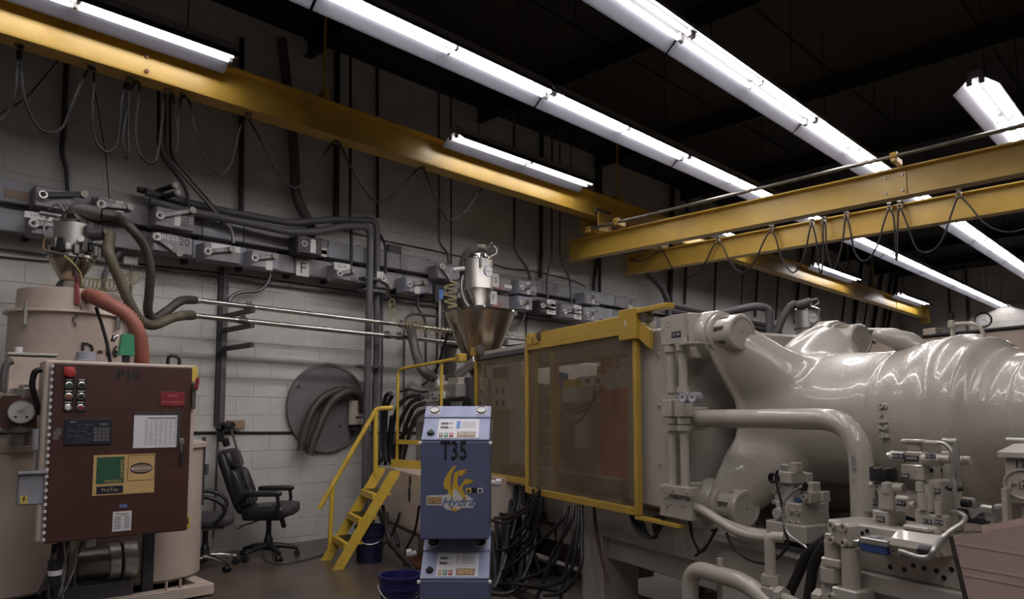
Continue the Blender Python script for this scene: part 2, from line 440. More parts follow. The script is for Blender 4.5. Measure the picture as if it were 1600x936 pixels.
for r_, yy in enumerate((0.05, -1.6)):
    for i in range(2): place(-.6+FL*i, yy, 'twin tube fixture over the camera side aisle, %s of row %s' % (ords[i], ['one', 'two', 'three'][r_]))
place(8.42+FL/2, 1.70, 'wide open twin tube fixture hanging by itself in the top right corner')
for o in dim_row: dim_tubes(o)
# ================================================================== crane
def ibeam(mbx, p0, p1, h, fw=.18, tf=.018, tw=.012):   # p0,p1: middle of the underside
    p0 = Vector(p0); p1 = Vector(p1); d = (p1-p0).normalized(); s_ = d.cross(Z)
    pr = [(-fw/2, 0), (fw/2, 0), (fw/2, tf), (tw/2, tf*1.6), (tw/2, h-tf*1.6), (fw/2, h-tf), (fw/2, h), (-fw/2, h), (-fw/2, h-tf), (-tw/2, h-tf*1.6), (-tw/2, tf*1.6), (-fw/2, tf)]
    Mx = Matrix(((s_.x, 0, -d.x, p0.x), (s_.y, 0, -d.y, p0.y), (s_.z, 1, -d.z, p0.z), (0, 0, 0, 1)))
    mbx.prism(pr, 0, -(p1-p0).length, Mx)
RY, RZ, RH = 6.95, 4.60, .38
run_t = thing('crane_runway', 'long yellow steel runway along the block wall carrying the crane girders', 'crane rail', T(0, RY, RZ))
mb = MB(); ibeam(mb, (-2.5, RY, RZ), (25.9, RY, RZ), RH, .21); obj('rail_section', mb, 'yellow', run_t)
mb = MB(); mb.box((24.4, RY-.012, RZ+RH/2), (2.6, .02, RH*.8)); obj('splice_plate', mb, 'yellow_stair', run_t)
mb = MB(); mb.box((25.85, RY, RZ+.1), (.06, .3, .5), .008); obj('end_stop', mb, 'yellow', run_t)
for zz in (.10, .24):
    mb = MB(); q = yp(228, 90 if zz > .2 else 112, RY); mb.cyl((q.x, RY-.03, RZ+zz), (q.x, RY-.004, RZ+zz), .018, n=8); obj('bolt', mb, 'rust', run_t)
for x in (.3, 4.0, 9.4, 14.4, 19.4, 21.2, 25.3):
    mb = MB(); mb.box((x, RY, RZ+RH+.06), (.06, .16, .12), .006); mb.cyl((x, RY, RZ+RH+.1), (x, RY, CEIL), .016, n=6); obj('hanger', mb, 'yellow', run_t)
GX1, GX2, GZ, GH = 8.85, 10.42, 4.0, .34
br = thing('bridge_crane', 'yellow bridge crane with two parallel girders slung under the runway', 'crane', T(GX1, RY, GZ))
for gx in (GX1, GX2):
    mb = MB(); ibeam(mb, (gx, -3.5, GZ), (gx, 7.52, GZ), GH, .17); gd = obj('girder', mb, 'yellow', br)
mb = MB(); mb.box(((GX1+GX2)/2, RY, GZ+GH+.05), (GX2-GX1+.5, .12, .09), .01); obj('end_truck', mb, 'yellow', br)
for gx in (GX1-.02, GX2+.02):
    for sg in (-1, 1):
        mb = MB(); mb.box((gx, RY+sg*.16, GZ+GH+.17), (.34, .03, .3), .01); obj('truck_cheek', mb, 'yellow', br)
        for q in (-.1, .1):
            mb = MB(); mb.cyl((gx+q, RY+sg*.135, RZ+.076), (gx+q, RY+sg*.075, RZ+.076), .055, n=16); mb.cyl((gx+q, RY+sg*.16, RZ+.076), (gx+q, RY+sg*.195, RZ+.076), .03, n=10); obj('wheel', mb, 'steel_dark', br)
mb = MB(); pts = [xp(1000, 358, 8.6), xp(1200, 302, 8.6), xp(1366, 268, 8.6), xp(1600, 217, 8.6)]
pts = [Vector((8.62, 7.0-i*.9, 4.40+.006*i)) for i in range(12)]
mb.tube(pts, .024, 8); obj('drive_shaft', mb, 'steel_dark', br)
for yy in (6.4, 2.55, -.5):
    mb = MB(); mb.box((8.70, yy, 4.395), (.22, .06, .07), .008); mb.cyl((8.62, yy-.035, 4.43), (8.62, yy+.035, 4.43), .045, n=12); obj('shaft_bearing', mb, 'yellow', br)
q = xp(1394, 292, GX1-.09)
mb = MB(); mb.box((GX1-.015, q.y, GZ+GH/2), (.014, .26, GH*.78)); sp = obj('splice_plate', mb, 'yellow', br)
for yy in (-.09, .09):
    for zz in (-.09, .09):
        b = MB(); b.cyl((GX1-.04, q.y+yy, GZ+GH/2+zz), (GX1-.01, q.y+yy, GZ+GH/2+zz), .016, n=6); obj('bolt', b, 'steel_dark', sp)
# festoon cable on the second girder
mb = MB(); FX = GX2-.14
pts = [(985, 405), (1003, 408), (1032, 393), (1040, 400), (1055, 425), (1080, 432), (1100, 413), (1114, 386), (1122, 380), (1130, 386), (1142, 412), (1160, 426), (1178, 410), (1196, 372), (1205, 363), (1212, 372), (1222, 405), (1240, 426), (1256, 400), (1266, 356), (1270, 354), (1276, 380), (1280, 420), (1284, 424), (1286, 395), (1286, 352), (1290, 352), (1292, 390), (1303, 421), (1316, 380), (1321, 342), (1327, 352), (1336, 395), (1352, 408), (1370, 385), (1382, 345), (1390, 328), (1397, 345), (1400, 400), (1402, 400), (1403, 340), (1407, 326), (1418, 352), (1432, 388), (1452, 394), (1472, 375), (1488, 330), (1498, 308), (1512, 318), (1540, 350), (1575, 363), (1620, 352)]
mb.tube(spline([xp(x, y, FX-.02*(i % 2)) for i, (x, y) in enumerate(pts)], 5), .012, 6)
tag(obj('festoon_cable', mb, 'cable'), 'black festoon cable looping along the yellow crane girder', 'cable')
for i, (x, y) in enumerate([(1032, 390), (1122, 377), (1205, 359), (1269, 350), (1287, 347), (1322, 339), (1390, 325), (1406, 322), (1498, 304)]):
    q = xp(x, y, FX); tr = thing('cable_trolley', 'small steel trolley hook, %s along the girder from the runway' % ords[i], 'hook', T(q.x, q.y, q.z), 'festoon hooks on the girder')
    b = MB(); b.tube([q+Vector((.0, .03*math.cos(t_*.6), .0+.03*math.sin(t_*.6))) for t_ in range(-2, 9)], .009, 6); obj('hook', b, 'steel_dark', tr)
    b = MB(); b.box(q+Vector((.02, 0, .055)), (.06, .05, .05), .006); b.cyl(q+Vector((.0, -.025, .06)), q+Vector((.0, .025, .06)), .022, n=10); obj('roller', b, 'steel_dark', tr)
# festoon cables under the runway
for k, (pl, lb) in enumerate([
    ([(-12, 196), (12, 176), (24, 140), (28, 80), (32, 74), (33, 110), (40, 160), (58, 197), (80, 208), (100, 195), (118, 150), (136, 112), (143, 107), (147, 120), (144, 180), (150, 220), (168, 238), (184, 220), (190, 160), (196, 128)], 'black cable in wide loops under the near end of the runway'),
    ([(200, 128), (198, 170), (192, 215), (196, 244), (201, 240), (200, 200), (202, 150), (212, 128), (218, 140), (212, 200), (217, 238), (232, 254), (245, 248), (252, 200), (258, 146)], 'black cable in tight narrow loops under the runway'),
    ([(270, 146), (276, 200), (276, 240), (279, 180), (284, 152), (296, 160), (306, 205), (322, 252), (345, 272), (362, 255), (374, 205), (382, 185)], 'black cable drooping between two runway hooks beside the steel conduit'),
    ([(388, 186), (405, 215), (430, 262), (458, 294), (480, 280), (505, 245), (526, 220), (545, 255), (565, 290), (590, 316), (620, 300), (645, 272), (661, 264), (676, 300), (690, 330), (705, 345), (728, 330), (752, 295)], 'long thin cable sagging along the wall under the middle of the runway')]):
    run('festoon_cable', lb, 'cable', spline([yp(x, y, RY+.02*(i % 2)) for i, (x, y) in enumerate(pl)], 5), .012, 'cable', 6)
for k, (x, y) in enumerate([(30, 72), (143, 106), (203, 127), (262, 143), (286, 150), (388, 184), (526, 220), (661, 263)]):
    q = yp(x, y, RY); tr = thing('cable_trolley', 'small dark trolley hook under the runway, %s from its near end' % ords[k], 'hook', T(q.x, q.y, q.z), 'festoon hooks under the runway')
    b = MB(); b.tube([q+Vector((.03*math.cos(t_*.6), 0, .03*math.sin(t_*.6))) for t_ in range(-2, 9)], .009, 6); obj('hook', b, 'steel_dark', tr)
    b = MB(); b.box((q.x, q.y, (q.z+.03+RZ)/2), (.05, .05, max(.03, RZ-q.z-.03)), .006); obj('roller', b, 'steel_dark', tr)
# ================================================================== bus ducts and disconnect boxes on the wall
DO = .22                               # how far the ducts stand off the wall
XW = Matrix(((1, 0, 0, 0), (0, 0, -1, 0), (0, 1, 0, 0), (0, 0, 0, 1)))   # wall frame: x along, y up, z out
def wf(x, y, z): return frame((x, y, z), (1, 0, 0), (0, 0, 1))
def duct(lbl, y0, y1, joints, x1):
    a_ = wp(20, y0, DO); b_ = wp(20, y1, DO); zt, zb = a_.z, b_.z
    t = thing('bus_duct', lbl, 'bus duct', T(a_.x, WALL-DO, zb))
    xs = [-.6]+[wp(j, 400, DO).x for j in joints]+[x1]
    for i in range(len(xs)-1):
        m_ = MB(); m_.box(((xs[i]+xs[i+1])/2, WALL-DO+.065, (zt+zb)/2), (xs[i+1]-xs[i]-.008, .13, zt-zb), .008); obj('duct_section', m_, 'duct' if i % 3 else 'duct_light', t)
        m_ = MB(); m_.box((xs[i+1]-.02, WALL-.05, (zt+zb)/2), (.05, .09, zt-zb+.08)); obj('wall_bracket', m_, 'duct_dark', t)
        for zz in (zb+.03, zt-.03):
            m_ = MB(); m_.cyl((xs[i]+.12, WALL-DO-.006, zz), (xs[i]+.12, WALL-DO, zz), .012, n=6); obj('bolt', m_, 'steel_dark', t)
    return t, zt, zb
XD = wp(1000, 480, DO).x
D1, z1t, z1b = duct('upper grey bus duct running the length of the block wall', 281.5, 317, (140, 240, 315, 380, 452, 512, 570, 626, 680, 770, 848, 870, 960, 985), XD+2.2)
D2, z2t, z2b = duct('lower grey bus duct running along the wall under the other one', 326.5, 362, (48, 130, 300, 386, 461, 520, 585, 630, 672, 740, 797, 900, 957), XD+3.0)
mb = MB(); mb.box((5.5, WALL-.03, z2b-.13), (16, .06, .02)); tag(obj('wall_strip', mb, 'pipe_grey'), 'thin dark strip on the wall just under the lower bus duct', 'strip')
def wall_card(parent, px, py, wpx, hpx, off, mt, name='label_plate', s=None, smt='ink', sz=None):
    q = wp(px, py, off); r = wp(px+wpx, py, off); dpt = (q-CAM).dot(fwv); h = hpx*dpt/F
    m_ = MB(); m_.box((q.x, q.y, q.z), (r.x-q.x, .004, h)); o = obj(name, m_, mt, parent)
    if s: text(o if parent.name in WM and False else parent, s, wf(q.x, q.y-.003, q.z), sz or h*.8, smt)
    return o
BO = .44
def dbox(lbl, xl, xr, yt, yb, side=.17, mt='duct', hand=None, cards=(), words=(), lid=True, hm='conduit'):
    tl = wp(xl, yt, BO); bl = wp(xl, yb, BO); x0 = tl.x; x1 = wp(xr, yt, BO).x; zt, zb = tl.z, bl.z; yf = WALL-BO
    t = thing('disconnect_box', lbl, 'electrical box', T((x0+x1)/2, yf, zb), 'disconnect boxes on the bus ducts')
    dep = BO-DO-.012; h = zt-zb
    m_ = MB(); m_.box(((x0+x1)/2, yf+.012+dep/2, (zt+zb)/2), (x1-x0, dep-.012, h), .006); obj('box_body', m_, mt, t)
    m_ = MB(); m_.box(((x0+x1)/2, yf+.006, (zt+zb)/2), (x1-x0-.012, .014, h-.012), .004); obj('cover', m_, mt, t)
    if hand:
        fx_, fz, ang, L = hand; cx = x0+(x1-x0)*fx_; cz = zb+h*fz
        d = Vector((math.cos(ang), 0, math.sin(ang)))
        hm_ = MB(); p_ = Vector((cx, yf-.03, cz)); R_ = Matrix.Rotation(-ang, 3, 'Y')
        hm_.box(p_+d*L/2, (L, .02, .05), .006, R_); ho = obj('handle', hm_, hm, t)
        q_ = MB(); q_.tube([p_+Vector((math.cos(k*.7)*.032, -.012, math.sin(k*.7)*.032)) for k in range(10)], .013, 6); obj('handle_ring', q_, 'label_white' if hm == 'conduit' else 'steel', ho)
        q_ = MB(); q_.cyl(p_+d*L+Vector((0, .03, 0)), p_+d*L+Vector((0, -.028, 0)), .035, n=12); obj('pivot', q_, 'steel_dark', ho)
        if hm == 'conduit':
            text(ho, 'ON', frame(p_+d*L*.52+Vector((0, -.0125, 0)), d, Vector((-d.z, 0, d.x))), .05, 'label_white')
    for (fx_, fz, wd, hh, cm, s, sm_) in cards:
        cx = x0+(x1-x0)*fx_; cz = zb+h*fz
        q_ = MB(); q_.box((cx, yf-.003, cz), (wd, .004, hh)); c_ = obj('label_plate', q_, cm, t)
        if s: text(c_, s, wf(cx, yf-.0055, cz), hh*.62, sm_)
    for (fx_, fz, s, sz, sm_) in words:
        text(t, s, wf(x0+(x1-x0)*fx_, yf-.0015, zb+h*fz), sz, sm_)
    return t
LW = 'label_white'
dbox('large dark box with black diagonal handle and faint 480 lettering on the upper duct', 55, 117, 289, 321, mt='duct', hand=(.18, .55, .22, .34), hm='black', words=[(.78, .17, '480V', .075, 'ink')])
dbox('dark box with ring handle and white bag label above the loader hose', 153, 207, 306, 334, mt='duct', hand=(.07, .5, .1, .26), cards=[(.63, .68, .07, .09, LW, None, ''), (.63, .42, .07, .07, LW, None, ''), (.63, .2, .07, .03, LW, None, '')])
dbox('box with white ON handle lettered PRESS 25 on the upper duct', 243.5, 305, 321, 352, hand=(.08, .48, .35, .34), cards=[(.55, .48, .06, .13, LW, None, '')], words=[(.80, .80, 'PRESS', .055, 'ink'), (.77, .5, '25', .08, 'ink'), (.8, .22, '480V', .07, 'ink')])
dbox('small black box where the thick wrapped conduit enters the upper duct', 465, 504, 367, 394, mt='duct_dark', cards=[(.62, .4, .07, .12, LW, None, ''), (.62, .78, .06, .05, LW, None, '')], words=[(.28, .55, 'O', .1, LW)])
dbox('box with down-turned ON handle beside the tall loader can', 684, 717, 413, 434, hand=(.12, .85, -.8, .3), cards=[(.8, .75, .12, .03, LW, None, '')])
dbox('grey splice box lettered S 480 beyond the loader can on the upper duct', 772, 799, 432, 452, mt='duct', cards=[(.08, .72, .13, .2, LW, 'S', 'ink'), (.8, .4, .16, .05, LW, None, '')], words=[(.2, .2, '480', .1, 'red')])
dbox('light box with short handle below the bent conduit on the upper duct', 810, 839, 437, 458, mt='duct_light', hand=(.1, .4, .2, .16), cards=[(.52, .5, .07, .2, LW, None, '')], words=[(.8, .8, 'MACH', .06, 'ink'), (.8, .2, '480V', .06, 'ink')])
dbox('light box under the two dark conduits past the girder end', 913.5, 937, 456, 474, mt='duct_light', hand=(.1, .45, .25, .16), cards=[(.55, .5, .06, .18, LW, None, '')], words=[(.82, .3, '480V', .06, 'ink')])
dbox('box with ring handle and white lettered tag behind the loader top', 48.5, 77, 331, 365, hand=(.12, .45, .1, .2), cards=[(.5, .86, .24, .06, LW, 'LOTSON', 'ink')])
dbox('box lettered PRESS 20 on the lower duct by the bent hose', 239.5, 302, 362, 391, hand=(.06, .7, -.55, .26), words=[(.36, .84, 'PRESS', .085, LW), (.78, .68, '20', .11, 'ink')])
dbox('grey box with white strip label under the lit steel conduit', 319.5, 377, 377, 405, hand=(.06, .42, .25, .26), cards=[(.58, .82, .32, .07, LW, None, ''), (.75, .82, .06, .05, 'print', None, '')])
dbox('pale bluish box with ON handle and a conduit out of its bottom', 394, 437, 389, 416, mt='duct_light', hand=(.05, .45, .25, .24), cards=[(.62, .28, .08, .14, LW, None, ''), (.66, .72, .06, .06, LW, None, '')])
dbox('box with white lettered strip left of the twin grey pipes', 525, 561, 412, 436, hand=(.1, .35, .3, .2), cards=[(.25, .86, .22, .09, LW, 'D-19', 'ink')], words=[(.82, .15, '480V', .06, 'ink')])
dbox('box half hidden behind the twin grey vertical pipes', 590, 615.5, 426, 449, hand=(.25, .6, -.6, .12), cards=[(.15, .85, .1, .09, LW, None, '')], words=[(.8, .2, '480V', .06, 'ink')])
dbox('pale box with slanted handle and bottom conduit near the blue filter bowl', 634, 664, 432, 455, mt='duct_light', hand=(.1, .45, .25, .26), cards=[(.6, .3, .09, .14, LW, None, '')])
dbox('dark splice box lettered F 480V on the lower duct', 768, 796, 459, 480, cards=[(.1, .72, .14, .2, LW, 'F', 'ink')], words=[(.3, .22, '480V', .1, 'red')])
dbox('light box with round handle hub over a bottom conduit elbow', 809.5, 832, 461, 482, mt='duct_light', hand=(.1, .4, .2, .16), cards=[(.62, .35, .07, .14, LW, None, '')])
dbox('dark box with stacked white tags on the lower duct', 843.5, 866, 468, 488, mt='duct_dark', hand=(.08, .5, .1, .14), cards=[(.78, .85, .2, .1, LW, '2B', 'ink'), (.78, .55, .22, .1, LW, 'VAC', 'ink'), (.78, .2, .22, .1, LW, 'PRE', 'ink')])
dbox('box with slanted dark handle and three white tags under a thin conduit', 877, 906.5, 473, 495, hand=(.1, .35, .2, .24), cards=[(.85, .82, .2, .09, LW, '17', 'ink'), (.85, .52, .2, .09, LW, '480', 'ink'), (.85, .2, .2, .1, LW, 'AMP', 'ink')])
dbox('light box directly below the one with two conduits', 912.5, 936.5, 479, 500, mt='duct_light', hand=(.12, .4, .25, .16), cards=[(.55, .45, .06, .18, LW, None, '')], words=[(.82, .8, '480', .06, 'ink')])
q = wp(473, 419.5, DO+.005); m_ = MB(); m_.box(q, (.17, .006, .19)); c_ = obj('label_plate', m_, LW, D2); text(c_, 'F', wf(q.x, q.y-.004, q.z), .19, 'ink')
for (x, y, wd) in ((29, 305, .22), (496+10, 392, .1), (505, 396, .1), (985, 480, .14)):
    q = wp(x, y, DO+.004); m_ = MB(); m_.box(q, (wd, .005, .08)); obj('label_plate', m_, 'bronze' if x == 29 else 'label_white', D1)
q = wp(614, 393, DO-.08); m_ = MB(); m_.box(q+Vector((0, 0, .02)), (.22, .1, .12), .01); tag(obj('switch_box', m_, 'duct_dark'), 'small black switch standing on top of the upper bus duct', 'switch')
# ------------------------------------------------------------------ conduits and wall pipes
def W(pts, off=.06):
    out = []
    for x, y in pts:
        q = wp(x, y, off)
        if q.z > CEIL-.03: q.z = CEIL-.03
        out.append(q)
    return out
def cond(lbl, pts, r=.016, mt='conduit_dark', off=.06, rad=.12, cat='conduit', n=8, name='conduit'):
    return run(name, lbl, cat, bend(W(pts, off), rad), r, mt, n)
TOPY = -400
cond('dark conduit with a kink dropping to the box with black diagonal handle', [(104, 60), (98, 205), (95, 240), (104, 264), (105, 300)], .017)
cond('paler conduit hugging the kinked dark conduit over the same box', [(109, 60), (102, 208), (100, 240), (108, 264), (109, 300)], .012, 'conduit')
cond('conduit from the ceiling bending into the box lettered PRESS 25', [(248, 60), (248, 240), (287, 288), (294, 308), (294, 324)], .019, off=.32)
cond('long slanted conduit with a lit steel end above the white strip label', [(258, 60), (258, 242), (348, 344), (362, 358), (365, 380)], .021, 'conduit', off=.34)
cond('thin conduit next to the long slanted one', [(265, 60), (266, 246), (330, 318), (344, 340), (346, 350)], .014, off=.30)
cond('thick vertical conduit standing on the dark pipes above the white strip label', [(378, 60), (377, 334)], .032)
cond('very thick wrapped conduit curving into the small black box', [(440, 60), (460, 240), (461, 300), (470, 326), (486, 352), (486, 370)], .06, 'hose_grey', off=.14, rad=.3, n=12)
cond('thick black vertical conduit left of the twin grey pipes', [(527, 60), (525, 350)], .042, off=.1)
cond('slim vertical conduit entering the box left of the twin grey pipes', [(548, 60), (547, 345), (549, 364), (549, 413)], .02, off=.33)
cond('vertical conduit straight above the elbows of the twin grey pipes', [(590, 60), (590, 340)], .022)
cond('short curved conduit into the box hidden by the twin pipes', [(594, 366), (603, 384), (603, 402), (602, 427)], .018, off=.33)
cond('thin conduit bending to the box beside the loader can', [(686, 60), (686, 380), (700, 395), (701, 413)], .018, 'pipe_grey', off=.3)
cond('thin straight conduit beside the bent one above the loader can', [(705, 60), (705, 413)], .012, off=.3)
cond('bent grey conduit to the light box on the upper duct', [(803, 60), (804, 393), (824, 418), (829, 437)], .024, 'pipe_grey', off=.3)
cond('thick straight black conduit standing on the upper duct', [(846, 60), (845, 434)], .034)
cond('thin kinked conduit to the box with stacked white tags', [(862, 60), (862, 404), (854, 434), (856, 469)], .019, 'pipe_grey', off=.32)
cond('thin kinked conduit to the box with three white tags', [(874, 60), (875, 406), (890, 434), (893, 474)], .016, 'pipe_grey', off=.32)
cond('dark conduit by the girder end, the nearer of two into one box', [(931, 60), (932, 410), (928, 440), (928, 458)], .03)
cond('dark conduit by the girder end, the farther of two into one box', [(937, 60), (937, 440), (937, 458)], .03)
cond('bottom conduit snaking from the bluish box to the strut', [(422, 414), (422, 436), (408, 455), (376, 456), (362, 463), (358, 472)], .022, 'conduit', off=.12)
cond('conduit out of the bottom of the box near the blue filter bowl', [(652, 452), (652, 482), (664, 496), (665, 530), (665, 600)], .02, 'pipe_grey', off=.12)
cond('arched conduit above the silver pipes behind the yellow wires', [(631, 560), (632, 500), (642, 490), (690, 495), (700, 497)], .02, 'pipe_grey', off=.16)
cond('elbow conduit beneath the box with round handle hub', [(819.5, 480), (819.5, 498), (809, 509), (790, 510)], .022, 'conduit', off=.12)
cond('long thin vertical conduit from the lower duct behind the cone hopper', [(822, 486), (822, 545), (822, 600)], .012, off=.03)
cond('vertical pipe right of the twin pipes down to the floor', [(597, 456), (597, 560), (594, 700), (592, 800)], .016, 'pipe_grey', off=.05)
cond('thin vertical pipe behind the stair rail', [(631, 536), (631, 640), (630, 760)], .013, 'pipe_grey', off=.05)
cond('hooked pipe end beside the twin grey pipes', [(597, 458), (608, 464), (617, 474), (616, 482)], .024, 'pipe_grey', off=.14)
cond('horizontal black pipe along the wall at eye level', [(-60, 676), (870, 676)], .014, 'cable', off=.016)
cond('thin wire strung on the wall beneath the lower bus duct', [(-20, 399), (70, 408), (205, 411), (360, 428), (480, 445), (600, 462), (760, 484), (900, 500)], .007, 'cable', off=.02, cat='wire', name='wire')
cond('thin slack wire strung on the wall above the upper bus duct', [(536, 360), (600, 376), (640, 384), (690, 394), (770, 412), (794, 420), (831, 423), (870, 432), (896, 438), (915, 448)], .007, 'cable', off=.02, cat='wire', name='wire')
cond('thin wire hanging from the runway to the box with the bag label', [(148, 140), (158, 200), (165, 240), (169, 290), (171, 313)], .005, 'cable', off=.3, cat='wire', name='wire')
cond('thin wire crossing behind the first festoon loop', [(96, 88), (40, 155), (0, 178), (-30, 190)], .006, 'cable', off=.6, cat='wire', name='wire')
for lb, x0, y0, y1, r in [('dark vertical conduit beside the yellow end of the gate rail', 1047, 60, 480, .05), ('second dark vertical conduit by the gate rail end', 1070, 60, 475, .03), ('thin conduit on the dark wall above the first clamp nut', 1116, 60, 486, .022), ('hair-thin drop on the dark wall past the first clamp nut', 1158, 60, 480, .012), ('drop on the dark wall behind the arched grey conduit', 1180, 60, 495, .028), ('drop on the dark wall left of the small far loader', 1212, 60, 500, .022), ('drop on the dark wall above the small far loader', 1243, 60, 505, .04), ('second drop above the small far loader', 1261, 60, 505, .035), ('thin drop behind the far clamp nut', 1314, 60, 515, .03), ('drop behind the far clamp nut, thicker', 1333, 60, 515, .05), ('slim drop between the thick far drops', 1349, 60, 515, .025), ('thick black far drop under the runway', 1364, 60, 515, .055), ('shiny far pipe near the wall corner', 1378, 60, 520, .05), ('second shiny far pipe near the wall corner', 1386, 60, 520, .05)]:
    cond(lb, [(x0, y0), (x0, y1)], r, 'steel_dark' if 'shiny' in lb else 'conduit_dark')
cond('thick grey conduit sweeping down behind the yellow gate rail', [(1000, 415), (1018, 432), (1036, 452), (1044, 474), (1045, 510)], .06, 'pipe_grey', off=.3, rad=.3, n=12)
for i in range(4):
    a_ = wp(1052, 478+8*i, .3); b_ = wp(1225, 491+6*i, .3)
    run('rack_pipe', ['upper black pipe of the far rack behind the clamp', 'second black pipe of the far rack behind the clamp', 'third black pipe of the far rack behind the clamp', 'lowest black pipe of the far rack behind the clamp'][i], 'pipe', [Vector((a_.x, WALL-.2, a_.z)), Vector((b_.x, WALL-.2, a_.z-.02)), Vector((b_.x, WALL-.06, a_.z-.02))], .05, 'conduit_dark')
# dark pipes with elbows becoming the twin grey vertical pipes
tp = run('riser_pipe', 'grey riser pipe with elbow, farther of the twin pipes, rising from the floor', 'pipe', bend([wp(228, 300, .2), wp(280, 314, .22), wp(350, 330, .24), wp(455, 349, .3), wp(520, 343, .3), wp(589, 344, .3), wp(588, 560, .3), Vector((wp(582, 720, .3).x, WALL-.3, .0))], .14), .042, 'pipe_grey', 12)
tp2 = run('riser_pipe', 'grey riser pipe with elbow, nearer of the twin pipes, rising from the floor', 'pipe', bend([wp(234, 314, .3), wp(280, 327, .32), wp(380, 347, .38), wp(455, 363, .42), wp(500, 362, .45), wp(535, 353, .45), wp(579, 354, .45), wp(575, 560, .45), Vector((wp(570, 740, .45).x, WALL-.45, .0))], .14), .045, 'pipe_grey', 12)
for k, yy in enumerate((437, 455, 573, 652)):
    q = wp(581 if k < 2 else 578, yy, .375); m_ = MB(); m_.box(q, (.32, .17, .035), .006); tag(obj('pipe_clamp', m_, 'pipe_grey'), 'flat clamp across the twin grey pipes, %s from the top' % ords[k], 'clamp', 'clamps on the twin pipes')
t = thing('capped_pipe', 'forked dark pipe stub with two white round caps above PRESS 25', 'pipe', wp(250, 300, .2))
for a_, b_ in (((244, 300), (272, 290)), ((243, 313), (276, 301))):
    m_ = MB(); p_ = wp(*a_, .15); q_ = wp(*b_, .42); m_.tube([p_, q_], .026, 10); s_ = obj('stub', m_, 'conduit_dark', t)
    m_ = MB(); m_.cyl(q_, q_+(q_-p_).normalized()*.03, .033, n=14); obj('cap', m_, 'label_white', s_)
m_ = MB(); m_.tube(bend(W([(215, 296), (240, 301), (243, 330)], .15), .1), .032, 10); obj('tee', m_, 'conduit_dark', t)
# ------------------------------------------------------------------ silver conveying pipes on brackets
SP1 = [wp(304, 469, .62), wp(600, 502, .62), wp(832, 532, .62)]
SP2 = [wp(300, 493, .62), wp(600, 524, .62), wp(800, 545, .62)]
for lb, pp in (('upper silver conveying pipe along the wall', SP1), ('lower silver conveying pipe along the wall', SP2)):
    m_ = MB(); m_.tube([pp[0], pp[2]], .029, 14); t = thing('conveying_pipe', lb, 'pipe', T(*pp[0])); obj('pipe_tube', m_, 'steel', t)
    for f_ in (.0, .115, .52, .56, .8):
        q = pp[0].lerp(pp[2], f_); d = (pp[2]-pp[0]).normalized(); m_ = MB(); m_.cyl(q-d*.05, q+d*.05, .034, n=14); m_.box(q+Vector((0, 0, .045)), (.06, .02, .03)); obj('coupling', m_, 'steel_dark' if f_ else 'loader_can', t)
def bracket(lbl, px, arms, ytop, ybot):
    a_ = wp(px, ytop, .03); b_ = wp(px, ybot, .03)
    t = thing('pipe_bracket', lbl, 'bracket', T(b_.x, b_.y, b_.z))
    m_ = MB(); m_.box((a_.x, WALL-.03, (a_.z+b_.z)/2), (.06, .05, a_.z-b_.z)); obj('strut', m_, 'pipe_grey', t)
    m_ = MB(); m_.box((a_.x-.055, WALL-.03, (a_.z+b_.z)/2), (.04, .04, a_.z-b_.z)); obj('strut_shade_side', m_, 'conduit_dark', t)  # dark bar stands in for shade on the strut's unlit side
    for z_ in arms:
        m_ = MB(); m_.box((a_.x, WALL-.4, z_), (.05, .7, .05), .004); obj('arm', m_, 'duct_dark', t)
bracket('tall wall strut with three arms carrying the silver pipes', 353, [SP1[0].z-.06, SP2[0].z-.06, SP2[0].z-.27], 419, 664)
bracket('wall strut with arms carrying the silver pipes behind the loader', 690, [SP1[0].z-.06, SP2[0].z-.06], 470, 640)
bracket('wall strut carrying the pipe ends beyond the cone hopper', 790, [SP1[2].z-.06], 490, 610)
# ------------------------------------------------------------------ things on the wall
q = wp(350, 672, .06); t = thing('outlet_cluster', 'dark tangle of plugs and small outlet box at the strut foot', 'outlet', q)
m_ = MB(); m_.box(q+Vector((.12, -.02, .06)), (.2, .08, .1), .01); obj('outlet_box', m_, 'bronze', t)
for i in range(6):
    m_ = MB(); p_ = q+Vector((random.uniform(-.12, .22), -.07, random.uniform(-.18, .05))); m_.box(p_, (.07, .06, .09), .012, Matrix.Rotation(random.uniform(-1, 1), 3, 'Y')); obj('plug', m_, 'black', t)
cond('grey flexible conduit drooping from the outlets across the executive chair', [(361, 672), (370, 700), (376, 725), (388, 760), (400, 785)], .012, 'pipe_grey', off=.5, cat='cord', name='power_cord')
run('power_cord', 'grey cord dropping behind the executive chair and trailing over the floor to the stair', 'cord', spline([wp(418, 800, .35), wp(417, 830, .3), gp(411, 858, .06), gp(416, 875, .012), gp(440, 880, .012), gp(480, 873, .012), gp(505, 866, .012), gp(525, 862, .012)], 6), .011, 'pipe_grey', 6)
cond('thin bare conduit from the outlets down to the floor beside the chairs', [(341, 674), (337, 760), (333, 840)], .014, 'conduit', off=.08)
c1 = wp(511, 637, .03); rr = (wp(572, 637, .03).x-wp(450, 637, .03).x)/2
t = thing('round_lid', 'large round grey metal lid hung flat on the wall under two hoses', 'lid', c1)
m_ = MB(); m_.lathe([(0, .03), (rr-.03, .026), (rr-.03, .04), (rr, .04), (rr, -.02), (0, -.02)], 56, frame(c1, (1, 0, 0), (0, 0, 1))); obj('disc', m_, 'disc', t)
for x, y in ((466, 604), (530, 666), (500, 650)):
    q = wp(x, y, .08); m_ = MB(); m_.cyl(q, q+Vector((0, -.02, 0)), .013, n=8); obj('bolt', m_, 'black', t)
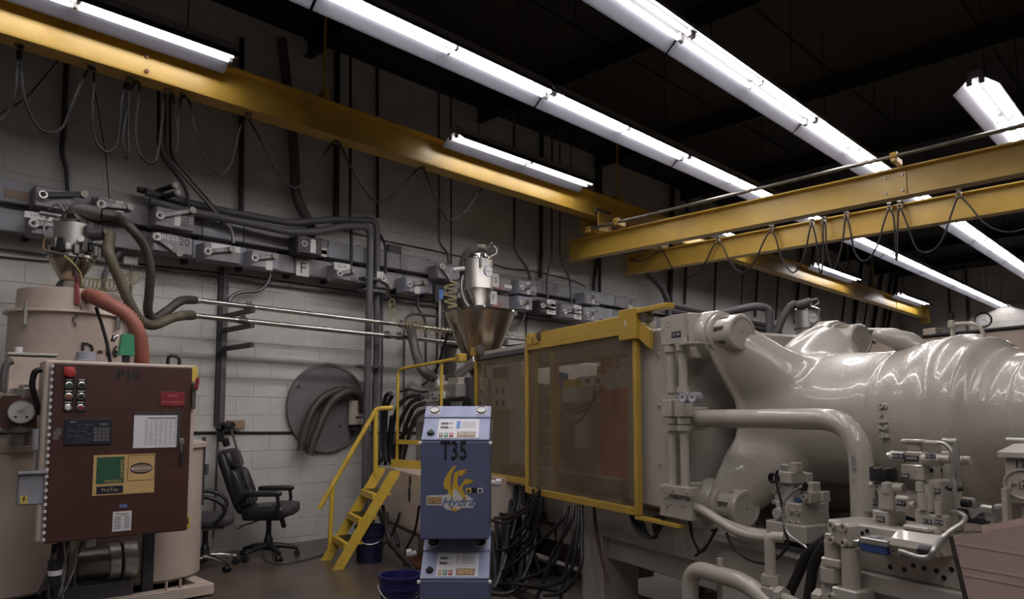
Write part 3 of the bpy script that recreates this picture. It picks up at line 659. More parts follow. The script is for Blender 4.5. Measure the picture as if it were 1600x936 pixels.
q = wp(494, 641, .07); q2 = wp(506, 627, .16); m_ = MB(); m_.tube([q, q2], .022, 8); obj('grip', m_, 'steel_dark', t)
h1 = spline(W([(470, 705), (472, 690), (478, 668), (488, 642), (504, 622), (522, 612), (538, 609), (552, 613), (560, 625), (560, 645)], .16), 8)
h2 = spline(W([(484, 711), (488, 695), (497, 670), (508, 645), (522, 624), (540, 613), (555, 612), (565, 620), (570, 640)], .24), 8)
hm = []
def hose(lbl, pts, r, mt, rib=.12, step=.012, n=14, ctag='hose', pitch=2):
    p_ = resample(pts, step); rs = [r*(1+rib*(1 if i % pitch == 0 else 0)) for i in range(len(p_))]
    m_ = MB(); m_.tube(p_, rs, n); m_.sm = [True]*len(m_.sm); return tag(obj('flexible_hose', m_, mt), lbl, ctag)
hose('brown hose end draped over the round lid, nearer the wall', h1, .045, 'hose_brown')
hose('brown hose end draped over the round lid, in front of the other', h2, .047, 'hose_brown')
for x, lb in ((553, 'pale filter roll on the wall holder beside the round lid'), (566, 'second pale filter roll, half behind the riser pipe')):
    a_ = wp(x, 626, .12); b_ = wp(x, 664, .12); m_ = MB(); m_.lathe([(0, a_.z-b_.z), (.03, a_.z-b_.z), (.075, a_.z-b_.z), (.078, .01), (.07, 0), (0, 0)], 24, T(b_.x, b_.y, b_.z)); tag(obj('filter_roll', m_, 'roll'), lb, 'roll')
q = wp(553, 674, .1); m_ = MB(); m_.box(q+Vector((0, 0, .03)), (.1, .18, .05), .006); m_.box(q+Vector((0, .06, -.05)), (.07, .05, .14), .006); tag(obj('roll_holder', m_, 'duct_dark'), 'small dark wall bracket under the pale filter rolls', 'bracket')
q = wp(203, 408, .05); m_ = MB(); m_.box(q, (.14, .08, .09), .008); j_ = tag(obj('junction_box', m_, 'label_white'), 'small pale junction box behind the ribbed hose', 'electrical box')
cond('thin conduit down from the small pale junction box', [(206, 414), (204, 470), (201, 530)], .012, 'conduit', off=.04)
cond('grey conduit hooking down behind the ribbed hose', [(196, 360), (195, 385), (170, 415), (162, 432), (162, 480)], .026, 'pipe_grey', off=.14)
# wall clock on the end wall
q = xp(1536, 500, ENDX-.05); t = thing('wall_clock', 'round white wall clock with black rim on the end wall', 'clock', q); cf = frame(q, (0, -1, 0), (0, 0, 1))
m_ = MB(); m_.lathe([(.2, .0), (.215, .0), (.245, .02), (.25, -.04), (.25, -.05), (0, -.05)], 40, cf); obj('rim', m_, 'ink', t)
m_ = MB(); m_.lathe([(0, .0), (.215, .0)], 40, cf); obj('dial', m_, 'white', t)
for i in range(12):
    an = math.pi/2-i*math.pi/6; text(t, str(i or 12), cf @ T(.165*math.cos(an), .165*math.sin(an), .003), .065, 'ink', name='numeral')
for an, L, wd in ((math.radians(-28), .15, .014), (math.radians(27), .1, .018)):
    m_ = MB(); m_.T = cf @ rot(an, 'Z'); m_.box((L/2-.01, 0, .008), (L, wd, .004)); obj('clock_hand', m_, 'ink', t)
for lb, x, r in (('dark conduit on the end wall left of the clock', 1485, .035), ('conduit on the end wall just beside the clock', 1513, .045)):
    a_ = xp(x, 515, ENDX-.06); run('conduit', lb, 'conduit', [Vector((a_.x, a_.y, 2.0)), Vector((a_.x, a_.y, CEIL-.05))], r, 'pipe_grey')
# ================================================================== material dryer with its brown control cabinet
def superpad(mbx, sz, Mx, e=.35, n=22, m=12):
    def s_(v, p): return math.copysign(abs(v)**p, v)
    vs = []; fs = []
    for i in range(m+1):
        ph = -math.pi/2+math.pi*i/m
        for k in range(n):
            th = 2*math.pi*k/n
            vs.append(Mx @ Vector((sz[0]/2*s_(math.cos(ph), e)*s_(math.cos(th), e), sz[1]/2*s_(math.cos(ph), e)*s_(math.sin(th), e), sz[2]/2*s_(math.sin(ph), e))))
    for i in range(m):
        for k in range(n):
            k2 = (k+1) % n; fs.append((i*n+k, i*n+k2, (i+1)*n+k2, (i+1)*n+k))
    mbx.add(vs, fs, True)
cax = Vector((math.cos(math.radians(-7)), math.sin(math.radians(-7)), 0))
CO = dp(187, 710, 5.4); CF = frame(CO, cax, (0, 0, 1)); CI = CF.inverted()
def cpt(px, py, w_=0.0):               # cabinet-face coordinates (u, v) of a picture point
    d = CI.to_3x3() @ ray(px, py); o_ = CI @ CAM; t_ = (w_-o_.z)/d.z; q_ = o_+d*t_; return q_.x, q_.y
DRB = gp(335, 912, .1)
dry = thing('material_dryer', 'large beige material dryer with drum hopper and brown control cabinet door', 'dryer', T(CO.x, 6.7, 0))
dm = lambda: MB(CF)
m_ = dm(); m_.box((.012, .045, -.19), (1.03, 1.29, .34), .012); cab = obj('control_cabinet', m_, 'beige', dry)
m_ = dm(); m_.box((.02, .03, -.002), (.94, 1.275, .03), .008); door = obj('cabinet_door', m_, 'brown', dry)
def onface(px0, py0, px1, py1, dpt, name, mt, parent, w0=.0135, ch=0.):
    u0, v1 = cpt(px0, py0); u1, v0 = cpt(px1, py1); m_ = dm(); m_.box(((u0+u1)/2, (v0+v1)/2, w0+dpt/2), (abs(u1-u0), abs(v1-v0), dpt), ch)
    o = obj(name, m_, mt, parent); return o, (u0+u1)/2, (v0+v1)/2, abs(u1-u0), abs(v1-v0)
m_ = dm()
m_.cyl((-.457, -.6, .004), (-.457, .66, .004), .010, n=8); hg = obj('piano_hinge', m_, 'steel', dry)
for i in range(26):
    m_ = dm(); m_.cyl((-.457, -.59+i*.049, .004), (-.457, -.569+i*.049, .004), .0125, n=8); obj('hinge_knuckle', m_, 'white', hg)
def button(px, py, capm, plate='ink', ring='steel', size=.055):
    u, v = cpt(px, py); m_ = dm(); m_.box((u, v+.01, .016), (.062, .078, .006), .002); pl = obj('button_plate', m_, plate, door)
    m_ = dm(); m_.lathe([(.026, 0), (.026, .012), (.017, .014)], 18, T(u, v, .019)); obj('button_ring', m_, ring, pl)
    m_ = dm(); m_.lathe([(0, .018), (.015, .017), (.018, .012), (.018, 0)], 16, T(u, v, .019)); obj('button_cap', m_, capm, pl)
    m_ = dm(); m_.box((u, v+.039, .0195), (.04, .007, .001)); obj('button_legend', m_, 'white', pl)
u, v = cpt(108, 582); m_ = dm(); m_.box((u, v+.005, .02), (.07, .07, .014), .004); es = obj('stop_plate', m_, 'red', door)
m_ = dm(); m_.lathe([(.016, 0), (.016, .02), (.032, .026), (.034, .04), (.026, .046), (0, .047)], 20, T(u, v-.004, .027)); obj('emergency_stop_button', m_, 'red', es)
for px, py, cm in ((107, 602, 'green'), (127, 602, 'ink'), (106.5, 619.5, 'strap'), (126, 619.5, 'ink'), (105.5, 637, 'white'), (125, 637, 'red_sign')): button(px, py, cm)
# operator panel
hp, pu, pv, pw, ph_ = onface(101, 655, 173, 694, .012, 'operator_panel', 'tag_blue', door, ch=.003)
for r_ in range(4):
    for c_ in range(4):
        m_ = dm(); m_.box((pu+.045+c_*.026, pv+.02-r_*.026, .027), (.022, .022, .003)); obj('key', m_, 'conduit', hp)
m_ = dm(); m_.box((pu+.095, pv+.055, .027), (.05, .02, .003)); obj('display', m_, 'conduit', hp)
def wire_rect(u, v, a_, b_, th_=.0025, poly=None):
    pts = poly or [(-a_, -b_), (a_, -b_), (a_, b_), (-a_, b_)]; m_ = dm()
    for i in range(len(pts)):
        p_ = Vector((u+pts[i][0], v+pts[i][1], .0262)); q_ = Vector((u+pts[(i+1) % len(pts)][0], v+pts[(i+1) % len(pts)][1], .0262)); m_.tube([p_, q_], th_*.5, 4)
    obj('diagram_line', m_, 'conduit', hp)
wire_rect(pu-.10, pv-.01, .022, .02); wire_rect(pu-.045, pv-.012, .022, .018); wire_rect(pu-.035, pv+.042, .03, .012)
wire_rect(pu+.008, pv+.012, 0, 0, poly=[(-.024, .04), (.024, .04), (.024, -.01), (0, -.04), (-.024, -.01)]); wire_rect(pu-.06, pv-.06, .022, .01); wire_rect(pu+.0, pv-.058, .02, .008)
text(hp, 'DRYER', CF @ T(pu-.10, pv+.072, .0262), .012, 'white')
# signs and stickers
def ctext(par, s, px, py, size, mt, w_=.0145, ang=0., **k):
    u, v = cpt(px, py); return text(par, s, CF @ T(u, v, w_) @ rot(ang, 'Z'), size, mt, **k)
m_ = None
ctext(door, 'P10', 200, 587, .095, 'ink', off=.004, sx=1.1)
ctext(door, 'P10', 199, 588, .105, 'duct_dark', w_=.0136, sx=1.12, ext=.0003)
sg, su, sv, sw, sh = onface(250, 612, 287.5, 635, .006, 'disconnect_sign', 'red_sign', door, ch=.002)
text(sg, 'MAIN', CF @ T(su, sv+.025, .021), .03, 'red_line'); text(sg, 'DISCONNECT', CF @ T(su, sv-.025, .021), .026, 'red_line')
for a_, b_ in ((-1, -1), (1, -1), (1, 1), (-1, 1)):
    m_ = dm(); m_.cyl((su+a_*(sw/2-.01), sv+b_*(sh/2-.01), .019), (su+a_*(sw/2-.01), sv+b_*(sh/2-.01), .023), .005, n=8); obj('rivet', m_, 'steel', sg)
slv, *_r = onface(208.5, 643, 281, 698, .003, 'document_sleeve', 'duct_dark', door)
pp_, u_, v_, w1, h1_ = onface(209, 649, 274.5, 698.5, .002, 'paper_sheet', 'paper', slv, w0=.0168)
m_ = dm(); m_.box((u_+.05, v_+h1_/2-.02, .0194), (w1*.66, .007, .0008)); obj('heading_bar', m_, 'print', pp_) if False else None
rows = MB(CF)
rows.box((u_+.045, v_+h1_/2-.022, .0193), (w1*.68, .008, .0008))
for r_ in range(17):
    for c_ in range(7):
        L_ = random.uniform(.012, .03); rows.box((u_-.065+c_*.034, v_+h1_/2-.04-r_*.0115, .0193), (L_, .0028, .0006))
o = obj('printed_lines', rows, 'print', slv, kind='stuff')
u, v = cpt(283.5, 690); m_ = dm(); m_.box((u, v, .018), (.035, .05, .012), .003); lk = obj('door_lock', m_, 'steel', door)
m_ = dm(); m_.cyl((u, v, .02), (u, v, .045), .012, n=12); obj('lock_barrel', m_, 'chrome', lk); m_ = dm(); m_.box((u-.005, v-.05, .03), (.012, .06, .006), .002); obj('key', m_, 'steel', lk)
m_ = dm(); m_.box((u, v-.135, .024), (.022, .10, .012), .003); obj('lock_strap', m_, 'tag_blue', lk)
# maker's plate with green square, oval emblem
pl, lu, lv, lw, lh = onface(146, 711.5, 240, 769, .004, 'nameplate', 'gold', door, ch=.001)
def pbox(cx_, cy_, sx_, sy_, mt, w_=.0178, nm='emblem_field'):
    m_ = dm(); m_.box((cx_, cy_, w_+.0005), (sx_, sy_, .001)); return obj(nm, m_, mt, pl)
gx = lu-lw/2+lw*.27; gy = lv+lh*.12
pbox(gx, gy, lw*.44, lh*.66, 'green'); text(pl, 'MANN+', CF @ T(gx+.022, gy-lh*.28, .0192), .032, 'gold'); text(pl, 'HUMMEL', CF @ T(gx+lw*.19, gy+.01, .0192) @ rot(math.pi/2, 'Z'), .036, 'gold')
pbox(lu-lw*.25+.01, lv-lh*.37, lw*.42, lh*.19, 'navy'); text(pl, 'ProTec', CF @ T(lu-lw*.25+.01, lv-lh*.37, .0192), .038, 'gold')
ru, rv = lu+lw*.27, lv+lh*.15
for nm, a_, b_, cx_, cy_ in (('t', lw*.44, .003, 0, lh*.32), ('b', lw*.44, .003, 0, -lh*.32), ('l', .003, lh*.64, -lw*.22, 0), ('r', .003, lh*.64, lw*.22, 0)): pbox(ru+cx_, rv+cy_, a_, b_, 'ink', nm='border_line')
def oval(cx_, cy_, a_, b_, mt, w_, par, k=28):
    m_ = dm(); m_.prism([(cx_+a_*math.cos(2*math.pi*i/k), cy_+b_*math.sin(2*math.pi*i/k)) for i in range(k)], w_, w_+.0006); return obj('emblem_oval', m_, mt, par)
oval(ru, rv-.005, .078, .042, 'ink', .0178, pl); oval(ru+.002, rv-.005, .072, .030, 'bronze', .0186, pl); text(pl, 'UNA-DYN', CF @ T(ru+.004, rv-.006, .0194), .028, 'label_white', shear=.2)
m_ = dm(); m_.prism([(ru-.085, rv+.012), (ru-.06, rv-.02), (ru-.05, rv+.015), (ru-.066, rv-.004)], .0188, .0194); obj('emblem_tick', m_, 'label_white', pl)
pw_, wu, wv, ww, wh = onface(176, 799.5, 204, 828, .002, 'warning_label', 'white', door)
text(pw_, 'Danger', CF @ T(wu, wv+wh*.36, .0157), .028, 'ink')
for r_ in range(6): 
    m_ = dm(); m_.box((wu-.03, wv+wh*.2-r_*.016, .0158), (.045, .006, .0006)); obj('print_line', m_, 'print', pw_); m_ = dm(); m_.box((wu+.032, wv+wh*.2-r_*.016, .0158), (.036, .006, .0006)); obj('print_line', m_, 'print', pw_)
onface(186, 788, 198, 792.5, .002, 'blue_sticker', 'hydra_blue', door)
for px, py, s_ in ((90, 675, 1.0), (87, 683, .8)):   # chipped paint
    u, v = cpt(px, py); m_ = dm(); m_.prism([(u+.03*s_*math.cos(i*.8)*(.7+.5*((i*7) % 3)/2), v+.03*s_*math.sin(i*.8)*(.7+.5*((i*5) % 3)/2)) for i in range(8)], .0128, .0136); obj('paint_chip', m_, 'conduit', door)
for i in range(16):
    u, v = random.uniform(-.4, .45), random.uniform(-.57, .55); m_ = dm(); m_.box((u, v, .0132), (random.uniform(.006, .03), .004, .0008), 0, Matrix.Rotation(random.uniform(-.5, .5), 3, 'Z')); obj('scratch', m_, 'steel_dark' if i % 2 else 'bronze', door)
# disconnect handle on the cabinet flange
u, v = .505, .56
m_ = dm(); m_.box((u+.005, v+.06, .005), (.04, .12, .004)); obj('caution_label', m_, 'hazard', cab)
m_ = dm(); m_.box((u-.002, v-.12, .02), (.03, .2, .03), .006); hb = obj('disconnect_handle', m_, 'steel_dark', cab)
m_ = dm(); m_.box((u+.012, v-.02, .05), (.028, .1, .024), .008, Matrix.Rotation(-.12, 3, 'Z')); obj('red_grip', m_, 'red_sign', hb)
m_ = dm(); m_.box((.496, -.545, -.0), (.04, .085, .004)); hz = obj('voltage_label', m_, 'hazard', cab)
m_ = dm(); m_.prism([(.492, -.51), (.504, -.51), (.498, -.54), (.508, -.54), (.488, -.585), (.494, -.553), (.485, -.553)], .0025, .0035); obj('bolt_mark', m_, 'ink', hz)
# things on the cabinet top
u, v = cpt(134, 556, -.15); m_ = dm(); m_.lathe([(.085, 0), (.085, .012), (.07, .018), (.065, .07), (.05, .08), (0, .082)], 20, T(u, .69, -.15) @ rot(-math.pi/2, 'X')); obj('top_cap', m_, 'duct_light', cab)
u, v = cpt(197, 550, -.18); m_ = dm(); m_.box((u, .69+.035, -.18), (.05, .07, .05), .006); gb_ = obj('connector_base', m_, 'black', cab)
m_ = dm(); m_.prism([(u-.055, .755), (u+.055, .755), (u+.045, .92), (u-.035, .92)], -.24, -.14); obj('green_housing', m_, 'green_box', gb_)
m_ = dm(); m_.tube([(u-.06, .9, -.19), (u-.085, .9, -.19), (u-.095, .86, -.19)], .018, 8); obj('bail', m_, 'chrome', gb_)
u, v = cpt(270, 560, -.1); m_ = dm(); m_.tube(bend([(u-.03, .69, -.12), (u-.03, .77, -.12), (u+.05, .76, -.1), (u+.05, .69, -.1)], .05), .014, 8); obj('cable_loop', m_, 'black', cab)
m_ = dm(); m_.tube(spline([(-.51, .62, -.1), (-.55, .60, -.1), (-.56, .50, -.12), (-.52, .36, -.16), (-.505, .30, -.18)], 5), .021, 10); obj('side_hose', m_, 'black', cab)
# base frame, tanks, drum
bz = .10
def bar(x0, y0, x1, y1, zc=.06, h=.09, w_=.11):
    m_ = MB(); m_.box(((x0+x1)/2, (y0+y1)/2, zc), (abs(x1-x0)+w_, abs(y1-y0)+w_, h), .006); return m_
x1, y1 = DRB.x-.055, DRB.y+.055
for b in (bar(.6, y1, x1, y1), bar(.6, 7.5, x1, 7.5), bar(x1, y1+.11, x1, 7.39), bar(.6, y1+.11, .6, 7.39)): obj('base_frame', b, 'beige', dry)
m_ = MB(); m_.box(((.6+x1)/2, (y1+7.5)/2, .05), (x1-.6, 1.1, .01)); obj('base_pan', m_, 'steel_dark', dry)
for x in (x1-.33, x1-.22): m_ = MB(); m_.box((x, y1-.03, .13), (.012, .03, .09)); obj('frame_tab', m_, 'beige', dry)
tc_ = dp(243, 700, 6.5); tc_.y += .05; lc = dp(6, 700, 5.95)
tank_p = [(0, 1.34), (.41, 1.30), (.45, 1.285), (.45, 1.245), (.42, 1.24), (.42, .13), (.38, .1), (0, .1)]
for nm, c_ in (('desiccant_tank', tc_), ('desiccant_tank', lc)):
    m_ = MB(); m_.lathe(tank_p[3:], 40, T(c_.x, c_.y, 0)); tk = obj(nm, m_, 'beige', dry)
    m_ = MB(); m_.lathe(tank_p[:4]+[(.42, 1.245)], 40, T(c_.x, c_.y, 0)); obj('tank_lid', m_, 'beige', tk)
q = dp(313, 742, 6.1); m_ = MB(); m_.box((tc_.x+.37, tc_.y-.2, 1.02), (.03, .02, .62)); obj('seam_strip', m_, 'duct_dark', dry)
m_ = MB(); m_.box((tc_.x+.395, tc_.y-.16, q.z), (.03, .1, .1), .004, Matrix.Rotation(.35, 3, 'Z')); obj('latch_plate', m_, 'pipe_grey', dry)
hc = dp(109, 500, 6.3); HR = .455
z_rim, z_top = 2.40, 2.585
m_ = MB(); m_.lathe([(HR-.01, z_rim-.01), (HR, 1.75), (HR-.1, 1.2), (.2, .4), (.2, .12)], 48, T(hc.x, hc.y, 0)); dr = obj('hopper_drum', m_, 'beige', dry)
m_ = MB(); m_.lathe([(HR-.06, z_rim-.0), (HR+.025, z_rim), (HR+.03, z_rim-.02), (HR-.005, z_rim-.03)], 48, T(hc.x, hc.y, 0)); obj('drum_rim', m_, 'beige', dr)
m_ = MB(); m_.lathe([(0, z_top+.012), (HR-.09, z_top+.01), (HR-.062, z_top), (HR-.055, z_rim)], 48, T(hc.x, hc.y, 0)); hl = obj('hopper_lid', m_, 'beige', dry)
tocam = (Vector((0, 0, 0))-Vector((hc.x, hc.y, 0))).normalized(); rgt = Vector((-tocam.y, tocam.x, 0))
def drum_pt(px, r_, z): # point of the drum's front at that picture column
    s_ = ((px-109)/ (F/6.3))/r_; s_ = max(-.98, min(.98, s_)); return Vector((hc.x, hc.y, z))+(rgt*s_+tocam*math.sqrt(1-s_*s_))*r_
for px in (54, 172):
    q = drum_pt(px, HR+.02, 2.33); m_ = MB(); m_.box(q, (.035, .035, .14), .006); lt = obj('drum_latch', m_, 'steel', dr)
    m_ = MB(); m_.tube([q+Vector((0, 0, .06)), q+Vector((0, 0, .12))], .008, 6); obj('latch_hook', m_, 'steel', lt)
for px, ch_ in ((133, 'D'), (150, '-'), (160, '1'), (171, '6')):
    q = drum_pt(px, HR+.004, 2.075); nrm = (q-Vector((hc.x, hc.y, 2.075))).normalized(); text(dr, ch_, frame(q, Vector((-nrm.y, nrm.x, 0)), (0, 0, 1)), .14, 'ink', off=.004)
sp_ = [drum_pt(118, .2, z_top+.03), drum_pt(117, HR-.04, z_top+.01), drum_pt(118, HR-.04, z_rim+.05)]
m_ = MB(); m_.tube([drum_pt(115, .17, 2.72), drum_pt(116, .22, z_top+.05), drum_pt(116, HR-.05, z_top+.005), drum_pt(117, HR-.035, z_rim+.05)], .02, 6); obj('strap', m_, 'strap', hl)
q = drum_pt(118, HR+.02, 2.42); m_ = MB(); m_.tube([q+Vector((0, 0, .03))+Vector((.03*math.sin(t_*.7), 0, -.02*t_)) for t_ in range(10)], .008, 6); obj('strap_hook', m_, 'steel_dark', hl)
# grey box, gauge box and bits left of the cabinet
q = dp(47, 606, 5.72); m_ = MB(CF); ql = CI @ q; m_.box((ql.x, ql.y, ql.z), (.31, .48, .2), .008); obj('duct_box', m_, 'beige', dry)
m_ = MB(CF); m_.box((ql.x, ql.y+.26, ql.z), (.33, .02, .22), .004); obj('duct_cover', m_, 'loader_can', dry); m_ = MB(CF); m_.cyl((ql.x-.09, ql.y+.27, ql.z), (ql.x-.09, ql.y+.32, ql.z), .03, n=10); obj('cover_knob', m_, 'white', dry)
q = dp(33, 643, 5.5); ql = CI @ q; gb2 = MB(CF); gb2.box((ql.x, ql.y, ql.z-.08), (.29, .25, .16), .006); gbo = obj('gauge_box', gb2, 'beige', dry)
m_ = MB(CF); m_.box((ql.x, ql.y, ql.z+.004), (.285, .245, .008), .002); obj('gauge_panel', m_, 'brown', gbo)
GM = CF @ T(ql.x, ql.y-.002, ql.z+.008)
m_ = MB(); m_.lathe([(.083, .03), (.09, .03), (.093, .0)], 32, GM); m_.lathe([(.083, .03), (.081, .025)], 32, GM); obj('gauge_bezel', m_, 'steel', gbo)
m_ = MB(); m_.lathe([(0, .026), (.082, .026)], 32, GM); obj('gauge_dial', m_, 'dial', gbo)
m_ = MB(GM); m_.box((0, .005, .0272), (.05, .006, .001)); m_.box((0, -.012, .0272), (.06, .004, .001)); obj('dial_print', m_, 'print', gbo)
m_ = MB(GM); m_.box((.012, .02, .0285), (.09, .003, .001), 0, Matrix.Rotation(.5, 3, 'Z')); obj('gauge_needle', m_, 'ink', gbo)
for a_ in (-.035, .035): m_ = MB(GM); m_.cyl((a_, -.04, .026), (a_, -.04, .029), .009, n=10); obj('gauge_screw', m_, 'ink', gbo)
for a_ in (-.13, 0, .13):
    for b_ in (-.11, .11): m_ = MB(GM); m_.cyl((a_, b_, 0), (a_, b_, .006), .005, n=6); obj('panel_screw', m_, 'white', gbo)
m_ = MB(); m_.lathe([(.09, -.02), (.09, .05), (.04, .06), (.04, .08), (0, .085)], 24, CF @ T(ql.x+.02, ql.y+.125, ql.z-.08) @ rot(-math.pi/2, 'X')); obj('breather_cap', m_, 'steel', gbo)
m_ = MB(); m_.lathe([(.09, 0), (.09, .09), (.13, .10), (.13, .14)], 24, CF @ T(ql.x+.02, ql.y-.26, ql.z-.1) @ rot(-math.pi/2, 'X')); obj('gauge_pedestal', m_, 'steel_dark', gbo)
def cfp(px, py, w_): u, v = cpt(px, py, w_); return CF @ Vector((u, v, w_))
m_ = MB(); p_ = resample(spline([cfp(4, 612, -.1), cfp(5, 590, -.1), cfp(10, 570, -.1), cfp(20, 564, -.1)], 6), .008); m_.tube(p_, [.022*(1.12 if i % 2 else 1) for i in range(len(p_))], 10); obj('armored_conduit', m_, 'conduit', dry)
m_ = MB(CF); u, v = cpt(55, 690, -.05); m_.cyl((u, v+.09, -.05), (u, v-.06, -.05), .022, n=12); m_.cyl((u, v-.06, -.05), (u, v-.2, -.05), .006, n=6); obj('sensor_plug', m_, 'duct_light', dry)
u, v = cpt(50, 763, -.02); m_ = MB(CF); m_.box((u, v, -.06), (.17, .23, .1), .008); jb_ = obj('switch_box', m_, 'duct_light', dry)
m_ = MB(CF); m_.box((u, v+.11, -.045), (.18, .02, .13), .004); obj('box_hood', m_, 'duct_light', jb_)
m_ = MB(CF); m_.box((u-.045, v-.075, -.008), (.04, .055, .004)); hz = obj('voltage_label', m_, 'hazard', jb_)
m_ = MB(CF); m_.prism([(u-.047, v-.053), (u-.036, v-.053), (u-.042, v-.07), (u-.035, v-.07), (u-.052, v-.098), (u-.047, v-.078), (u-.054, v-.078)], -.0058, -.0048); obj('bolt_mark', m_, 'ink', hz)
# blower and wiring underneath
bc = CI @ dp(150, 880, 5.75); m_ = MB(CF)
m_ = MB(CF); m_.lathe([(0, -.16), (.10, -.15), (.125, -.11), (.125, .1)], 28, T(bc.x-.02, bc.y, bc.z) @ rot(math.pi/2, 'Y')); bl = obj('blower_motor', m_, 'steel_dark', dry)
m_ = MB(CF); m_.lathe([(.125, .1), (.145, .105), (.145, .18), (.12, .19)], 28, T(bc.x-.02, bc.y, bc.z) @ rot(math.pi/2, 'Y')); obj('motor_flange', m_, 'loader_can', bl)
m_ = MB(CF); m_.lathe([(.14, .2), (.15, .21), (.15, .3), (0, .3)], 28, T(bc.x-.02, bc.y, bc.z) @ rot(math.pi/2, 'Y')); obj('blower_housing', m_, 'loader_can', bl)
m_ = MB(CF); m_.box((bc.x+.13, bc.y+.02, bc.z+.15), (.04, .035, .01)); obj('sticker', m_, 'white', bl)
m_ = MB(CF); m_.box((bc.x, bc.y-.2, bc.z), (.5, .12, .3), .01); obj('blower_stand', m_, 'duct_dark', bl)
m_ = MB(CF); m_.box((bc.x+.38, bc.y, bc.z-.02), (.08, .56, .08)); obj('cabinet_post', m_, 'duct_dark', dry)
m_ = MB(CF); m_.box((-.30, bc.y+.05, -.3), (.08, .5, .08)); obj('cabinet_post', m_, 'duct_dark', dry)
for k, (x0, y0, x1_, y1_) in enumerate([(100, 848, 92, 932), (110, 848, 98, 936), (122, 846, 100, 925), (128, 846, 118, 930), (84, 850, 60, 930), (88, 850, 76, 936)]):
    m_ = MB(); m_.tube(spline([cfp(x0, y0, -.08-.02*k), cfp((x0+x1_)/2+6*((-1)**k), (y0+y1_)/2, -.1), cfp(x1_, y1_, -.06)], 6), .008 if k < 4 else .012, 6); obj('loose_wire', m_, 'conduit' if k < 3 else 'cable', dry)
u, v = cpt(85, 895, -.1); m_ = MB(CF); m_.cyl((u, v+.09, -.1), (u, v-.09, -.1), .045, n=14); pg = obj('cord_connector', m_, 'black', dry); m_ = MB(CF); m_.cyl((u, v+.02, -.1), (u, v-.015, -.1), .047, n=14); obj('connector_band', m_, 'white', pg)
# ------------------------------------------------------------------ vacuum loader on the drum
lo = thing('vacuum_loader', 'vacuum material loader with clear cone sitting on the beige drum', 'loader', T(hc.x, hc.y, z_top))
LM = T(hc.x-.01, hc.y, 0)
m_ = MB(); m_.lathe([(.17, z_top+.015), (.17, z_top+.03), (.12, z_top+.05), (.09, z_top+.11), (.085, z_top+.11)], 28, LM); obj('loader_foot', m_, 'steel_dark', lo)
m_ = MB(); m_.lathe([(.07, z_top+.10), (.165, z_top+.27), (.165, z_top+.31)], 28, LM); obj('clear_cone', m_, 'hopper_steel', lo)
m_ = MB(); m_.lathe([(.17, z_top+.31), (.185, z_top+.31), (.185, z_top+.335), (.15, z_top+.34)], 28, LM); obj('clamp_ring', m_, 'steel', lo)
m_ = MB(); m_.lathe([(.145, z_top+.335), (.145, z_top+.62)], 28, LM); obj('loader_can', m_, 'loader_can', lo)
m_ = MB(); m_.lathe([(.15, z_top+.62), (.16, z_top+.64), (.11, z_top+.68), (.09, z_top+.7), (0, z_top+.7)], 28, LM); obj('loader_head', m_, 'chrome', lo)
LC = Vector((hc.x, hc.y, 0))
def lp(r_, f_, z): return LC+rgt*r_+tocam*f_+Vector((0, 0, z_top+z))
m_ = MB(); m_.tube(bend([lp(.0, .0, .68), lp(.0, .02, .76), lp(.2, .05, .735)], .05), .062, 14); obj('vacuum_elbow', m_, 'hose_grey', lo)
m_ = MB(); m_.cyl(lp(.12, .13, .52), lp(.22, .16, .53), .052, n=14); m_.box(lp(.11, .13, .52), (.06, .06, .16), .006); obj('inlet_stub', m_, 'duct_dark', lo)
m_ = MB(); m_.tube([lp(-.26, .05, .68), lp(-.1, .05, .67)], .02, 8); obj('air_cylinder', m_, 'conduit', lo)
for i in range(9):
    an = -1.1+i*.3; m_ = MB(); m_.box(lp(.19*math.sin(an), .19*math.cos(an), .37+.05*((i*3) % 4)/3), (.05, .05, .06+.03*(i % 3)), .008, Matrix.Rotation(an, 3, 'Z')); obj('fitting', m_, ('steel_dark', 'conduit', 'black', 'loader_can')[i % 4], lo)
m_ = MB(); m_.cyl(lp(.05, .2, .46), lp(.05, .235, .46), .03, n=16); obj('air_gauge', m_, 'dial', lo)
for k, pts in enumerate([[lp(-.2, .02, .68), lp(-.22, .05, .5), lp(-.1, .14, .4)], [lp(-.2, .02, .72), lp(-.13, .05, .78), lp(-.08, .05, .72)], [lp(-.1, .17, .42), lp(-.2, .1, .46), lp(-.21, .1, .36), lp(-.1, .17, .33)], [lp(.05, .2, .36), lp(.02, .22, .2), lp(.04, .22, .08)], [lp(-.06, .2, .3), lp(.0, .24, .24), lp(.06, .22, .16), lp(.08, .2, .05)]]):
    m_ = MB(); m_.tube(spline(pts, 6), .008, 6); obj('air_line', m_, ('conduit', 'conduit', 'bronze', 'black', 'yellow_wire')[k], lo)
# the hoses of the loader and the dryer
hd = 6.25
H1 = [lp(.2, .05, .735), lp(.34, .05, .72)]+[dp(x, y, z_) for x, y, z_ in ((204, 356, 6.3), (226, 385, 6.4), (235, 420, 6.45), (233, 460, 6.5), (231, 485, 6.55), (240, 498, 6.65), (262, 485, 6.8), (283, 470, 6.95))]+[SP1[0]+Vector((.0, 0, 0))]
H2 = [lp(.22, .16, .53), lp(.27, .17, .53)]+[dp(x, y, z_) for x, y, z_ in ((170, 395, 6.2), (186, 435, 6.25), (200, 468, 6.3), (216, 497, 6.4), (238, 508, 6.55), (265, 498, 6.75), (285, 493, 6.9))]+[SP2[0]]
hose('grey ribbed hose arching from the loader head to the upper silver pipe', spline(H1, 8), .036, 'hose_brown', step=.014, rib=.2)
hose('olive ribbed hose sweeping from the loader side to the lower silver pipe', spline(H2, 8), .040, 'hose_olive', step=.014, rib=.2)
